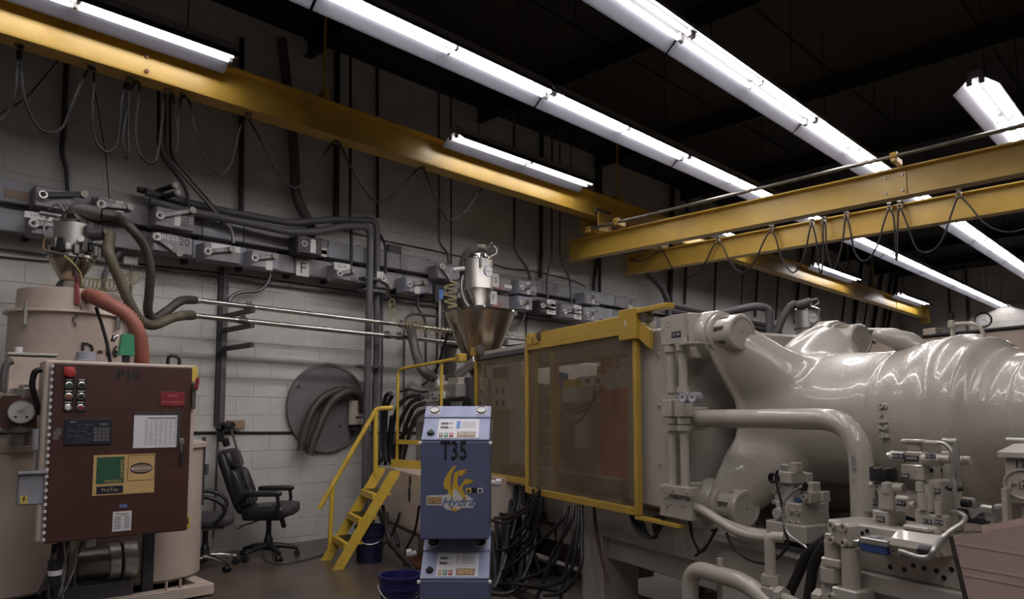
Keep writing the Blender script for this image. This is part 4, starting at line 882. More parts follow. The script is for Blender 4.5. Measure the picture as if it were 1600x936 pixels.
H3 = [drum_pt(128, HR-.12, 2.52), drum_pt(134, HR-.02, 2.53)]+[dp(x, y, z_) for x, y, z_ in ((165, 473, 5.8), (196, 490, 5.82), (214, 515, 5.85), (221, 545, 5.9), (221, 585, 6.0))]
hose('dull red ribbed hose curving from the drum lid down behind the cabinet', spline(H3, 8), .053, 'hose_red', step=.015, rib=.16)
m_ = MB(); m_.tube(spline([dp(x, y, 5.9) for x, y in ((150, 480), (160, 510), (168, 540), (172, 566))], 5), .014, 8); tag(obj('cable', m_, 'cable'), 'black cable hanging in front of the stencilled drum', 'cable')
co = []
for i in range(150):
    t_ = i/149; q = dp(118+95*t_, 440+6*math.sin(t_*3)-14*max(0, t_-.7)*2, 6.35); an = i*.62
    co.append(q+Vector((.0, 0, .055*math.sin(an)))+rtv*.05*math.cos(an))
run('coiled_air_line', 'springy coiled yellow air line between drum loader and wall', 'air line', co, .004, 'yellow_wire', 5)
# ================================================================== office chairs
def chair_base(t, Mx, arm_mt, r=.30, n=5, rotz=.3, zt=.42, legm='black'):
    m_ = MB(Mx); m_.lathe([(.028, .1), (.028, zt), (0, zt)], 14); m_.lathe([(.045, .08), (.045, .2), (.03, .24)], 14); obj('gas_column', m_, 'black', t)
    for k in range(n):
        an = rotz+k*2*math.pi/n; d = Vector((math.cos(an), math.sin(an), 0)); m_ = MB(Mx)
        m_.tube([d*.02+Z*.13, d*.15+Z*.12, d*r+Z*.085], [.035, .028, .02], 8); lg = obj('base_leg', m_, legm, t)
        c_ = d*r+Vector((0, 0, .032)); s_ = Vector((-d.y, d.x, 0)); m_ = MB(Mx)
        m_.cyl(c_-s_*.03, c_-s_*.008, .032, n=14); m_.cyl(c_+s_*.008, c_+s_*.03, .032, n=14); m_.cyl(c_, c_+Z*.06, .012, n=8); obj('caster', m_, 'black', lg)
cc = gp(421, 861, 0); _r = ray(419, 861); cc.y = 7.46; cc.x = 7.46*_r.x/_r.y; ch = thing('executive_chair', 'black leather executive chair with padded arms against the block wall', 'chair', T(cc.x, cc.y, 0) @ rot(math.radians(-40), 'Z'))
CM = WM[ch.name]; chair_base(ch, CM, 'black')
m_ = MB(CM); m_.box((-.02, 0, .43), (.3, .22, .05), .01); obj('tilt_mechanism', m_, 'black', ch)
m_ = MB(CM); m_.box((.16, -.06, .38), (.05, .03, .12), .01, Matrix.Rotation(-.3, 3, 'Y')); obj('tilt_knob', m_, 'black', ch); m_ = MB(CM); m_.tube([(-.05, -.1, .42), (-.2, -.26, .38), (-.25, -.3, .35)], .008, 6); obj('tilt_lever', m_, 'black', ch)
m_ = MB(CM); superpad(m_, (.5, .52, .15), T(.0, 0, .50) @ rot(-.06, 'Y')); st = obj('seat', m_, 'leather', ch)
m_ = MB(CM); superpad(m_, (.26, .5, .13), T(.17, 0, .525) @ rot(.05, 'Y'), .5); obj('seat_front_roll', m_, 'fabric_grey', st)
BMt = CM @ T(-.22, 0, .5) @ rot(-.36, 'Y')
m_ = MB(BMt); superpad(m_, (.11, .50, .72), T(-.02, 0, .35), .4); bk = obj('backrest', m_, 'leather', ch)
m_ = MB(BMt); superpad(m_, (.12, .44, .23), T(.03, 0, .585), .55); obj('head_pillow', m_, 'leather', bk)
for sg in (-1, 1): m_ = MB(BMt); superpad(m_, (.12, .10, .42), T(.03, sg*.20, .26), .6); obj('side_bolster', m_, 'leather', bk)
for k in range(2): m_ = MB(BMt); superpad(m_, (.11, .30, .22), T(.03, 0, .14+.21*k), .55); obj('back_cushion', m_, 'leather', bk)
for sg in (-1, 1):
    m_ = MB(CM); superpad(m_, (.40, .085, .06), T(-.0, sg*.30, .71), .5); obj('armrest', m_, 'leather', ch)
    m_ = MB(CM); m_.tube(bend([(.15, sg*.30, .69), (.17, sg*.30, .56), (.05, sg*.285, .46), (-.02, sg*.2, .44)], .08), .02, 8); m_.tube([(-.16, sg*.3, .69), (-.26, sg*.25, .62)], .02, 8); obj('arm_support', m_, 'black', ch)
q = gp(312, 874, 0); c2 = Vector((3.02, 7.36, 0)); ch2 = thing('task_chair', 'grey fabric task chair with chrome base peeking out behind the dryer tank', 'chair', T(c2.x, c2.y, 0) @ rot(math.radians(-25), 'Z'))
CM = WM[ch2.name]; chair_base(ch2, CM, 'black', .32, 5, .42, .42, 'chrome')
m_ = MB(CM); superpad(m_, (.50, .5, .12), T(.02, 0, .49), .5); obj('seat', m_, 'fabric_grey', ch2)
m_ = MB(CM); m_.box((0, 0, .415), (.36, .3, .03), .01); obj('seat_pan', m_, 'conduit', ch2)
m_ = MB(CM @ T(-.24, 0, .56) @ rot(-.22, 'Y')); superpad(m_, (.08, .46, .5), T(0, 0, .26), .5); obj('backrest', m_, 'fabric_grey', ch2)
for sg in (-1, 1):
    m_ = MB(CM); m_.tube(spline([(-.2, sg*.29, .72), (0, sg*.3, .74), (.14, sg*.3, .68), (.18, sg*.29, .58), (.06, sg*.26, .45)], 5), .02, 8); obj('arm_loop', m_, 'black', ch2)
# ================================================================== stacked temperature controllers
TD = 4.1
def tcu_unit(lbl, zf, z0, lower):
    o = dp(711, 770, TD); o.z = 0
    Mx = frame(Vector((o.x, o.y, 0)), rtv, (0, 0, 1)) @ T(0, z0, 0)     # x right, y up, z to viewer
    t = thing('temperature_controller', lbl, 'machine', Mx)
    w_, fh, pd, ph, dep = .39, .555, .24, .185, .62
    m_ = MB(Mx); pr = [(0, 0), (0, fh), (-pd, fh+ph), (-dep, fh+ph), (-dep, 0)]
    SX = Matrix(((0, 0, 1, 0), (0, 1, 0, 0), (1, 0, 0, 0), (0, 0, 0, 1)))
    m_.prism(pr, -w_/2+.006, w_/2-.006, SX); obj('body', m_, 'blue', t)
    m_ = MB(Mx); m_.box((0, fh/2, .004), (w_, fh-.012, .012), .003); dr_ = obj('front_door', m_, 'blue', t)
    PM = Mx @ T(0, fh, 0) @ rot(-math.atan2(pd, ph), 'X')    # panel frame: y up the slope
    L = math.hypot(pd, ph)
    m_ = MB(PM); m_.box((0, L*.5, .004), (w_, L, .01), .002); pn = obj('control_panel', m_, 'blue_panel', t)
    m_ = MB(PM); m_.box((0, L*.83, .012), (w_+.004, L*.36, .012), .003); obj('top_lip', m_, 'blue_panel', pn)
    m_ = MB(PM); m_.box((.012, L*.325, .0105), (.24, L*.58, .003)); ov = obj('overlay', m_, 'paper', pn)
    for k in range(2): m_ = MB(PM); m_.box((-.07, L*(.47-.12*k), .0125), (.045, .018, .002)); obj('readout', m_, 'print', ov)
    for k, cm in enumerate(('conduit' if not lower else 'gold', 'green_box', 'red')):
        m_ = MB(PM); m_.box((-.085+.03*k, L*.12, .0135), (.022, .034, .006), .002); b_ = obj('panel_button', m_, cm, ov); m_ = MB(PM); m_.box((-.085+.03*k, L*.12, .017), (.011, .012, .001)); obj('button_mark', m_, 'white', b_)
    m_ = MB(PM); m_.box((.01, L*.43, .0125), (.022 if not lower else .003, .07, .001)); obj('overlay_stripe', m_, 'bright_blue' if not lower else 'ink', ov)
    text(ov, '82°', PM @ T(-.03, L*.47, .0125), .02, 'print'); text(ov, 'SET', PM @ T(-.03, L*.34, .0125), .014, 'green_box')
    for k in range(4): m_ = MB(PM); m_.box((.07, L*(.50-.05*k), .0125), (.07+.02*(k % 2), .003, .001)); obj('overlay_line', m_, 'conduit', ov)
    m_ = MB(PM); m_.box((.06, L*.14, .013), (.105, .048, .003), .001); pl_ = obj('badge', m_, 'bronze', ov); text(pl_, 'IMS', PM @ T(.06, L*.14, .015), .042, 'gold' if lower else 'roll', sx=1.4, off=.002)
    m_ = MB(PM); m_.lathe([(.022, .009), (.022, .016), (.017, .022), (0, .022)], 18, T(-.145, L*.18, 0)); m_.box((-.145, L*.18, .026), (.008, .036, .008), .002); obj('rotary_knob', m_, 'black', pn)
    for sg in (-1, 1):
        m_ = MB(PM); m_.box((sg*.14, L*.85, .0195), (.066, .075, .003)); bz_ = obj('gauge_plate', m_, 'white', pn)
        m_ = MB(PM); m_.lathe([(.026, .028), (.03, .028), (.03, .02)], 24, T(sg*.14, L*.85, .0)); obj('gauge_rim', m_, 'black', bz_); m_ = MB(PM); m_.lathe([(0, .026), (.026, .026)], 24, T(sg*.14, L*.85, .0)); obj('gauge_face', m_, 'dial' if not lower else 'black', bz_)
    for sg in (-1, 1): m_ = MB(Mx); m_.cyl((sg*(w_/2-.004), fh-.015, .0), (sg*(w_/2+.014), fh-.015, .0), .012, n=10); obj('door_latch', m_, 'white', t)
    for sx_ in (-1, 1):
        for sz_ in (-.08, -dep+.08):
            dr0 = .062 if lower else .036; rc_ = dr0*.48; m_ = MB(Mx); m_.cyl((sx_*.13-.012, -dr0+rc_, sz_), (sx_*.13+.012, -dr0+rc_, sz_), rc_, n=14); m_.box((sx_*.13, -.004, sz_), (.05, .012, .05)); obj('caster', m_, 'black', t)
    return t, Mx, dr_, fh
tu, TM, tdoor, fh = tcu_unit('upper blue temperature controller with stencilled T35 and yellow emblem', 0, .838, False)
tl, TM2, tdoor2, _ = tcu_unit('lower blue temperature controller carrying the stencilled one', 0, .062, True)
text(tdoor, 'T', TM @ T(-.055, fh-.062, .011), .15, 'ink', off=.003, sx=.62); text(tdoor, '3', TM @ T(-.004, fh-.062, .011), .15, 'ink', off=.003, sx=.62); text(tdoor, '5', TM @ T(.047, fh-.062, .011), .15, 'ink', off=.003, sx=.62)
m_ = MB(TM); m_.box((.018-.045, fh-.062, .0112), (.018, .03, .0012)); obj('stencil_gap', m_, 'blue', tdoor)
def td(px, py): return ((px-711)*TD/F, fh+(690-py)*TD/F)
def tpoly(pts, mt, h, nm='emblem_shape', par=None):
    m_ = MB(TM); m_.prism([td(x, y) for x, y in pts], h, h+.0006); return obj(nm, m_, mt, par or tdoor)
def zz(pts): return [(650+x*130/760, 690+y*160/936) for x, y in pts]
em = tpoly(zz([(95, 515), (110, 495), (280, 490), (330, 440), (350, 420), (370, 440), (400, 470), (470, 490), (520, 530), (540, 570), (520, 608), (440, 605), (330, 632), (280, 620), (240, 585), (100, 582)]), 'label_white', .0104)
tpoly(zz([(108, 510), (238, 508), (236, 572), (106, 572)]), 'bronze', .0112, par=em); text(em, 'IMS', TM @ T(*td(679.5, 782.5), .0119), .046, 'gold', sx=1.1, off=.001)
for pl_ in ([(370, 222), (335, 235), (300, 280), (265, 340), (250, 395), (262, 440), (262, 415), (278, 455), (286, 430), (300, 470), (330, 520), (340, 470), (318, 420), (318, 350), (330, 290)],
            [(335, 470), (328, 400), (345, 360), (330, 350), (352, 330), (335, 318), (358, 305), (345, 290), (375, 278), (395, 268), (430, 262), (478, 258), (440, 280), (470, 285), (430, 300), (415, 330), (400, 305), (380, 330), (378, 380), (398, 425), (390, 470), (370, 430), (350, 440)],
            [(395, 470), (400, 420), (418, 390), (440, 372), (425, 368), (450, 355), (445, 342), (480, 350), (536, 356), (500, 368), (530, 378), (480, 385), (465, 400), (450, 390), (425, 420), (430, 455), (460, 500), (455, 545), (430, 560), (425, 510)],
            [(300, 520), (330, 600), (380, 622), (430, 590), (400, 625), (350, 640), (318, 610)]):
    tpoly(zz(pl_), 'logo_yellow', .0114, par=em)
text(em, 'Hydra', TM @ T(*td(715, 785), .0124), .066, 'hydra_blue', shear=.35, sx=1.1, off=.001)
for i, cm in enumerate(('hazard', 'ink', 'white')):
    x0 = 728+i*9; tpoly([(x0, 763), (x0+8.4, 763), (x0+8.4, 770.5), (x0, 770.5)], cm, .0104, 'warning_sticker')
tpoly([(732, 764.5), (735.5, 769.5), (728.8, 769.5)], 'ink', .0112, 'warning_sign'); tpoly([(748, 765), (752, 765), (752, 769.5), (748, 769.5)], 'ink', .0112, 'warning_sign')
for px, py in ((767, 754), (648+3, 846+18)):
    q = dp(px, py, TD+.15); m_ = MB(); m_.tube([q, q+rtv*.04*(1 if px > 700 else -1)+Vector((0, 0, -.01))], .016, 8); m_.tube([q+rtv*.03*(1 if px > 700 else -1), q+rtv*.06*(1 if px > 700 else -1)], .022, 6); obj('side_fitting', m_, 'white', tu if px > 700 else tl)
# ================================================================== stair with rail
sa = mZ(527, 890, 0); SA1, SA2, SP0 = -3.21, -3.73, -1.33; STP, STZ = -.75, .95
su_ = Vector((0, STP-SP0, STZ)).normalized()
stt = thing('access_stair', 'steep yellow steel stair with one handrail leading up to the machine', 'stair', MF @ T((SA1+SA2)/2, SP0, 0))
for a_ in (SA1, SA2):
    m_ = MB(MF); nrm = Vector((0, -su_.z, su_.y)); w_ = .075
    b0 = Vector((a_, SP0, 0)); b1 = Vector((a_, STP, STZ))
    pr = [(SP0-.05, 0), (SP0+.06, 0), (STP+.05, STZ-.04), (STP+.05, STZ), (STP-.05, STZ)]
    m_.prism(pr, a_-.012, a_+.012, Matrix(((0, 0, 1, 0), (1, 0, 0, 0), (0, 1, 0, 0), (0, 0, 0, 1)))); obj('stringer', m_, 'yellow_stair', stt)
for k in (1, 2, 3):
    z_ = STZ*k/4; p_ = SP0+(STP-SP0)*k/4; m_ = MB(MF); m_.box(((SA1+SA2)/2, p_+.02, z_), (SA1-SA2-.03, .19, .03), .004); m_.box(((SA1+SA2)/2, p_-.072, z_-.02), (SA1-SA2-.03, .012, .06)); tr = obj('tread', m_, 'yellow_stair', stt)
    m_ = MB(MF); m_.box(((SA1+SA2)/2, p_+.03, z_+.017), (SA1-SA2-.1, .13, .006)); obj('grip_strip', m_, 'rubber', tr)
m_ = MB(MF); m_.tube(bend([(SA2, -1.41, .54), (SA2, -.80, 1.60), (SA2, -.62, 1.61)], .04), .026, 10); obj('handrail', m_, 'yellow_stair', stt)
m_ = MB(MF); m_.tube([(SA2, -1.27, .76), (SA2, -1.29, .1)], .024, 10); obj('rail_post', m_, 'yellow_stair', stt)
m_ = MB(MF); m_.tube([(SA2, -.81, 1.58), (SA2, -.80, .86)], .026, 10); obj('rail_post', m_, 'yellow_stair', stt)
# platform guard rail
RP = -.45
a1 = mP(622, 590, RP); a2 = mP(656, 567, RP); zb_ = .95; ra, rb = a1.x, a2.x; rz = mP(640, 574, RP).z
gr = thing('guard_rail', 'yellow tubular guard rail on the platform in front of the injection unit', 'railing', MF @ T(ra, RP, zb_))
gend = Vector((-2.99, -.09, 2.14))
m_ = MB(MF); m_.tube(bend([(ra, RP, zb_), (ra, RP, rz), (gend.x, gend.y, gend.z)], .09, 6), .018, 10); obj('top_rail', m_, 'yellow_stair', gr)
m_ = MB(MF); m_.box((gend.x-.03, gend.y, gend.z), (.11, .1, .09), .01); obj('rail_socket', m_, 'yellow', gr)
q2 = Vector((ra, RP, 0)).lerp(Vector((gend.x, gend.y, 0)), (rb-ra)/(gend.x-ra)*1.0)
m_ = MB(MF); m_.tube([(q2.x, q2.y, zb_), (q2.x, q2.y, rz+.02)], .018, 10); obj('rail_post', m_, 'yellow_stair', gr)
zm = mP(640, 692, RP).z; m_ = MB(MF); m_.box(((ra+q2.x)/2+.06, (RP+q2.y)/2, zm), (q2.x-ra+.12, .03, .05), 0, Matrix.Rotation(math.atan2(q2.y-RP, q2.x-ra), 3, 'Z')); obj('mid_rail', m_, 'yellow_stair', gr)
m_ = MB(MF); m_.box(((ra+q2.x)/2+.1, (RP+q2.y)/2, zb_+.015), (q2.x-ra+.3, .06, .1), 0, Matrix.Rotation(math.atan2(q2.y-RP, q2.x-ra), 3, 'Z')); obj('toe_plate', m_, 'yellow_stair', gr)
# buckets
def bucket(lbl, c_, mt, h=.37, r=.15):
    t = thing('bucket', lbl, 'bucket', T(c_.x, c_.y, 0)); m_ = MB()
    m_.lathe([(0, .012), (r*.85, .012), (r-.006, h-.01), (r-.004, h), (r+.012, h), (r+.012, h-.02), (r+.003, h-.022), (r+.001, h-.075), (r+.012, h-.078), (r+.011, h-.095), (r-.002, h-.1), (r*.88, 0), (0, 0)], 32, T(c_.x, c_.y, 0)); obj('pail', m_, mt, t)
    m_ = MB(); m_.tube([Vector((c_.x+(r+.012)*math.cos(a_), c_.y+(r+.012)*math.sin(a_), h-.07-.16*math.sin(a_*1.0+.2)**2*0-.1*abs(math.sin(a_-2.6)))) for a_ in [2.6+math.pi*k/12 for k in range(13)]], .004, 6); obj('bail_handle', m_, 'steel', t)
bq = gp(626, 897, .37); bucket('open blue bucket on the floor in front of the stacked controllers', bq, 'blue_plastic')
b2 = gp(548, 866, 0); b2 = M(-3.47, -.93, 0); bucket('dark navy bucket standing behind the stair treads', b2, 'navy_plastic')
# ================================================================== moulding press
PR = Matrix(((0, 0, 1, 0), (1, 0, 0, 0), (0, 1, 0, 0), (0, 0, 0, 1)))          # prism polygons in (p, z), extruded along a
PZ = Matrix(((1, 0, 0, 0), (0, 0, 1, 0), (0, 1, 0, 0), (0, 0, 0, 1)))          # prism polygons in (a, z), extruded along p
def blk(name, a0, a1, p0, p1, z0, z1, mt, par, ch=.006):
    m_ = MB(MF); m_.box(((a0+a1)/2, (p0+p1)/2, (z0+z1)/2), (abs(a1-a0), abs(p1-p0), abs(z1-z0)), ch); return obj(name, m_, mt, par)
def pxblk(name, p, xl, xc, xr, yt, yb, mt, par, ch=.006, dz=0):
    q = mP(xc, yb, p); a1, z0 = q.x, q.z; z1 = mP(xc, yt, p).z; a0 = mP(xl, yt, p).x; p1 = mA(xr, yt, a1).y
    p1 = min(max(p1, p+.02), p+.5); o = blk(name, a0, a1, p, p1, z0, z1+dz, mt, par, ch); return o, a0, a1, p, p1, z0, z1
def mcyl(p0, p1, r, n=14): m_ = MB(MF); m_.cyl(p0, p1, r, n=n); return m_
def pf(a, p, z): return MF @ frame((a, p, z), (1, 0, 0), (0, 0, 1))              # frame on a face that looks to -p
def af(a, p, z): return MF @ frame((a, p, z), (0, 1, 0), (0, 0, 1))              # frame on a face that looks to +a
def bolt(par, q, d, r=.012, L=.012, mt='machine', nm='bolt'):
    q = Vector(q); d = Vector(d); m_ = MB(MF); m_.lathe([(0, L*.4), (r*.55, L*.4), (r*.55, L), (r, L), (r, 0)], 12, frame(q, d.orthogonal(), d.cross(d.orthogonal()))); return obj(nm, m_, mt, par)
press = thing('molding_press', 'huge beige injection press with cast clamp cylinder and bed on legs', 'machine', MF @ T(0, .8, 0))
# bed
PB = .20
for nm, a0, a1, p0, p1, z0, z1 in (('bed_beam', -3.3, .55, PB, PB+.3, .57, .85), ('bed_beam', -3.3, .55, 1.3, 1.6, .57, .85), ('bed_web', -3.3, .58, PB+.05, PB+.2, .40, .57), ('bed_leg', -1.10, -.79, PB, PB+.35, 0, .57), ('bed_leg', -3.2, -2.85, PB, PB+.35, 0, .57), ('bed_leg', -1.10, -.79, 1.25, 1.6, 0, .57), ('bed_deck', -3.3, .55, PB+.3, 1.3, .60, .80), ('floor_beam', -2.6, -1.1, .55, .95, .12, .34)):
    blk(nm, a0, a1, p0, p1, z0, z1, 'machine', press)
blk('clamp_base', .58, 2.7, .15, 1.65, 0, .755, 'machine', press); blk('base_flange', .56, 2.72, .10, 1.7, .755, .80, 'machine', press)
blk('clamp_platen', -.22, .26, .05, 1.72, .90, 2.14, 'machine', press, .02)
for z_ in (1.2, 1.6, 1.95): bolt(press, (.14, .05, z_), (0, -1, 0), .014, .01)
# cast clamp cylinder with four tie-rod bosses
AX, AZ, RL = .88, 1.51, .80
keys = [(.36, .47), (.5, .47), (.65, .45), (.95, .425), (1.30, .408), (1.40, .412), (1.46, .43), (1.62, .45), (1.76, .468), (1.88, .44), (1.97, .38), (2.05, .35), (2.12, .345), (2.14, .375), (2.22, .38), (2.5, .38), (2.52, .30), (2.7, .3)]
def kr(a):
    for i in range(len(keys)-1):
        if keys[i][0] <= a <= keys[i+1][0]:
            t_ = (a-keys[i][0])/(keys[i+1][0]-keys[i][0]); t_ = t_*t_*(3-2*t_); return keys[i][1]*(1-t_)+keys[i+1][1]*t_
    return keys[-1][1]
def sst(x, a, b): t_ = max(0, min(1, (x-a)/(b-a))); return t_*t_*(3-2*t_)
NT, NA = 160, 150
vs, fs = [], []
for i in range(NA+1):
    a = .36+(2.7-.36)*(i/NA)**1.15
    for k in range(NT):
        th_ = 2*math.pi*k/NT; r0 = kr(a)
        l2 = abs(math.sin(2*th_)); w1 = 1-sst(a, .46, .98); lobe = l2**(3.2+3*sst(a, .4, .9)); r = r0+(RL+.10-r0)*w1*lobe
        for side in (math.pi, 0):            # window between the bosses, on either side
            ph = math.atan2(math.sin(th_-side), math.cos(th_-side)); zz_ = r0*math.sin(ph)
            e_ = ((a-.30)/.205)**2+(zz_/.40)**2
            if abs(ph) < 1.3: r -= .20*(1-sst(e_, .72, 1.12)); r += .03*math.exp(-((e_-1.25)/.22)**2)
        vs.append((a, AX+r*math.cos(th_), AZ+r*math.sin(th_)))
for i in range(NA):
    for k in range(NT): k2 = (k+1) % NT; fs.append((i*NT+k, (i+1)*NT+k, (i+1)*NT+k2, i*NT+k2))
fs.append(tuple(range(NT))); fs.append(tuple(NA*NT+k for k in range(NT-1, -1, -1)))
m_ = MB(MF); m_.add(vs, fs, True); m_.sm[-1] = m_.sm[-2] = False; cyl = obj('clamp_cylinder', m_, 'cast', press)
AF = lambda a, p, z: MF @ frame((a, p, z), (0, 1, 0), (0, 0, 1))
for (dp_, dz_) in ((-.57, .56), (.57, .56), (-.57, -.56), (.57, -.56)):
    c_ = (AX+dp_, AZ+dz_); m_ = MB(); m_.lathe([(.17, -.13), (.165, -.02), (.158, .0), (.135, .004)], 36, AF(.48, *c_)); bs = obj('tie_rod_boss', m_, 'cast', press)
    m_ = MB(); m_.lathe([(.138, 0), (.146, .01), (.146, .035), (.138, .04), (.1, .04)], 36, AF(.48, *c_)); nt = obj('nut_collar', m_, 'cast', bs)
    m_ = MB(); nn = 8
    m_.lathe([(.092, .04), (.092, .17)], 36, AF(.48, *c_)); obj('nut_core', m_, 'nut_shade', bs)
    for k in range(nn):
        m_ = MB(); an = 2*math.pi*k/nn+.2; dl = math.pi/nn*.62; n_ = 5
        poly = [(.120*math.cos(an-dl+2*dl*j/n_), .120*math.sin(an-dl+2*dl*j/n_)) for j in range(n_+1)]+[(.088*math.cos(an+dl-2*dl*j/n_), .088*math.sin(an+dl-2*dl*j/n_)) for j in range(n_+1)]
        m_.prism(poly, .045, .15, AF(.48, *c_)); obj('nut_lug', m_, 'cast', bs)
    m_ = MB(); m_.lathe([(.09, .14), (.120, .14), (.120, .178), (.110, .19), (.092, .192), (.09, .186), (0, .186)], 40, AF(.48, *c_)); fc = obj('nut_face', m_, 'cast', bs)
    m_ = MB(); m_.lathe([(0, .188), (.006, .188)], 10, AF(.48, *c_)); obj('center_hole', m_, 'ink', bs)
    m_ = MB(MF); m_.cyl((-3.0, *c_), (.36, *c_), .085, n=24); obj('tie_rod', m_, 'steel_dark', press)
# raised cast letters
for ch_, y_ in zip('S-124', (635, 648, 659, 668.5, 680)):
    zz_ = mP(1371, y_, .43).z; pp = AX-math.sqrt(max(.01, kr(1.54)**2-(zz_-AZ)**2))-.007
    text(cyl, ch_, MF @ frame((1.54, pp, zz_), (0, 0, -1), (1, 0, 0)), .078, 'cast', ext=.006, bev=.0022, name='cast_letter', off=.001, sx=.85)
# lifting lug and top fittings
m_ = MB(MF); q = mP(1405, 540, .62); m_.tube(spline([(1.52, .80, AZ+.38), (1.47, .76, AZ+.44), (1.40, .70, AZ+.47), (1.34, .66, AZ+.50)], 6), [.075-.045*(i/18)**1.5 for i in range(19)], 14); obj('lifting_lug', m_, 'cast', press)
qa = 1.76; q = mP(1488, 507, AX-.02); VA, VZ = q.x, q.z; m_ = MB(MF); m_.box((VA, AX-.02, VZ), (.034, .04, .045), .006); m_.cyl((VA, AX-.02, AZ+.42), (VA, AX-.02, VZ), .012, n=8); bv = obj('bleed_valve', m_, 'cast', press)
m_ = MB(MF); m_.cyl((VA, AX-.02, VZ+.025), (VA, AX-.02, VZ+.065), .012, n=10); obj('valve_cap', m_, 'black', bv)
m_ = MB(MF); m_.tube(bend([(VA, AX-.02, VZ), (VA+.10, AX-.03, VZ-.003), (VA+.16, AX-.03, VZ-.03), (VA+.18, AX-.03, AZ+.38)], .05), .011, 8); obj('bleed_pipe', m_, 'cast', bv)
# plates at the end of the gate, twin oil pipes with fittings and dials
op = thing('oil_pipe_pair', 'pair of vertical beige oil pipes with fittings and two round dials', 'pipe', M(.40, .0, .95))
PV = .0
for k, a_ in enumerate((.335, .455)):
    op_ = obj('oil_pipe', mcyl((a_, PV, .96), (a_, PV, 2.1), .028, 14), 'machine', op)
    for z_, s_ in ((1.97, 1.), (1.70, 1.), (1.655, 1.1), (1.50, 1.), (1.455, 1.1)):
        m_ = MB(MF); m_.lathe([(.028, -.018), (.043*s_, -.018), (.043*s_, .018), (.028, .018)], 6 if s_ > 1 else 18, T(a_, PV, z_), flat=True); obj('hex_fitting', m_, 'machine', op_)
    blk('valve_block', a_-.045, a_+.045, PV-.045, PV+.04, 1.525, 1.64, 'machine', op)
    d0 = mP(1068+15*k, 621, PV-.12); m_ = MB(MF); m_.T = MF @ frame((d0.x, d0.y, d0.z), (.96, .28, 0), (0, 0, 1)); m_.lathe([(0, .012), (.027, .012), (.027, .016), (.034, .016), (.034, -.06), (0, -.06)], 20); dg_ = obj('dial_knob', m_, 'duct_light', op)
    m_ = MB(MF); m_.T = MF @ frame((d0.x, d0.y, d0.z), (.96, .28, 0), (0, 0, 1)); m_.lathe([(0, .0135), (.026, .0135)], 20); obj('dial_face', m_, 'dial', dg_); m_ = MB(MF); m_.T = MF @ frame((d0.x, d0.y, d0.z), (.96, .28, 0), (0, 0, 1)); m_.box((0, 0, .0142), (.03, .008, .001)); m_.box((0, .01, .0142), (.012, .008, .001)); obj('dial_mark', m_, 'print', dg_)
blk('clamp_bar', .25, .55, -.05, .03, 1.03, 1.085, 'machine', op, .004)
for a_ in (.29, .40, .52): bolt(op, (a_, -.05, 1.058), (0, -1, 0), .01, .008)
sb_ = blk('switch_plate', .27, .50, -.03, .0, 2.0, 2.19, 'machine', press, .003); text(sb_, 'LS 4A', pf(.43, -.0315, 2.06), .03, 'white'); m_ = MB(MF); m_.box((.43, -.0305, 2.06), (.09, .003, .04)); obj('name_tag', m_, 'tag_blue', sb_)
for a_, z_ in ((.345, 2.15), (.35, 2.12), (.30, 2.1)): bolt(sb_, (a_, -.03, z_), (0, -1, 0), .008, .006)
m_ = MB(MF); m_.prism([(.42, -.03), (.60, -.08), (.64, -.02), (.60, .10), (.42, .10)], 1.985, 2.0, Matrix.Identity(4)); obj('bracket_plate', m_, 'machine', press)
blk('bracket_plate', .22, .52, -.02, .03, .875, 1.0, 'machine', press, .003); bolt(press, (.30, -.02, .955), (0, -1, 0), .012, .01)
# boss plates left of the nuts
for z_ in (AZ+.56, AZ-.56):
    blk('boss_plate', .36, .40, .11, .45, z_-.16, z_+.15, 'cast', press, .01)
    for dz_ in (-.1, 0, .1): bolt(press, (.38, .11, z_+dz_), (0, -1, 0), .012, .008)
# big return pipe and others
def mpipe(lbl, pts, r, mt='machine', rad=.12, n=16, cat='pipe', name='oil_pipe', k=8):
    m_ = MB(MF); m_.tube(bend(pts, rad, k), r, n); t = thing(name, lbl, cat, MF @ T(*pts[0])); obj('pipe_tube', m_, mt, t); return t
bp_ = mpipe('thick glossy beige pipe crossing the clamp cylinder and bending down, marked CO 17', [(.47, .10, 1.515), (1.66, .10, 1.52), (1.66, .10, .95)], .058, 'cast', .24, 24)
blk('pipe_flange', .40, .47, .0, .2, 1.44, 1.59, 'machine', bp_, .008)
for z_ in (1.47, 1.56): bolt(bp_, (.435, .0, z_), (0, -1, 0), .012, .01)
for i, (s_, x, y) in enumerate((('C', 1334, 716), ('O', 1334, 723), ('1', 1333, 734), ('7', 1336, 735), ('/', 1334, 752))):
    q = mP(x, y, .04); text(bp_, s_, pf(q.x, .0385, q.z), .035, 'print', name='pen_mark')
mpipe('beige pipe from the end plate dipping to the first valve block, upper of two', [(.46, .03, .965), (.56, .03, .955), (.90, .03, .845), (1.12, .05, .855)], .028, 'machine', .12)
mpipe('beige pipe from the end plate to the first valve block, lower of two', [(.44, .09, .915), (.60, .09, .90), (.86, .09, .855), (1.10, .12, .86)], .028, 'machine', .12)
lp_ = mpipe('thick glossy beige pipe loop rising from the floor in front of the bed', [(.62, -.12, 0), (.62, -.12, .625), (1.12, -.12, .625), (1.55, -.12, .36)], .05, 'cast', .14, 22)
q = mP(1125, 885, -.12); m_ = mcyl((q.x, -.12, .66), (q.x, -.12, .72), .017, 12); obj('pipe_plug', m_, 'machine', lp_); obj('pipe_stay', mcyl((.80, -.05, 0), (.80, -.05, .60), .016, 10), 'machine', lp_)
pS = mpipe('slim beige pipe hooking down from the first valve block to a tee fitting', [(1.30, -.06, .895), (1.24, -.10, .895), (1.24, -.10, .66)], .029, 'machine', .07)
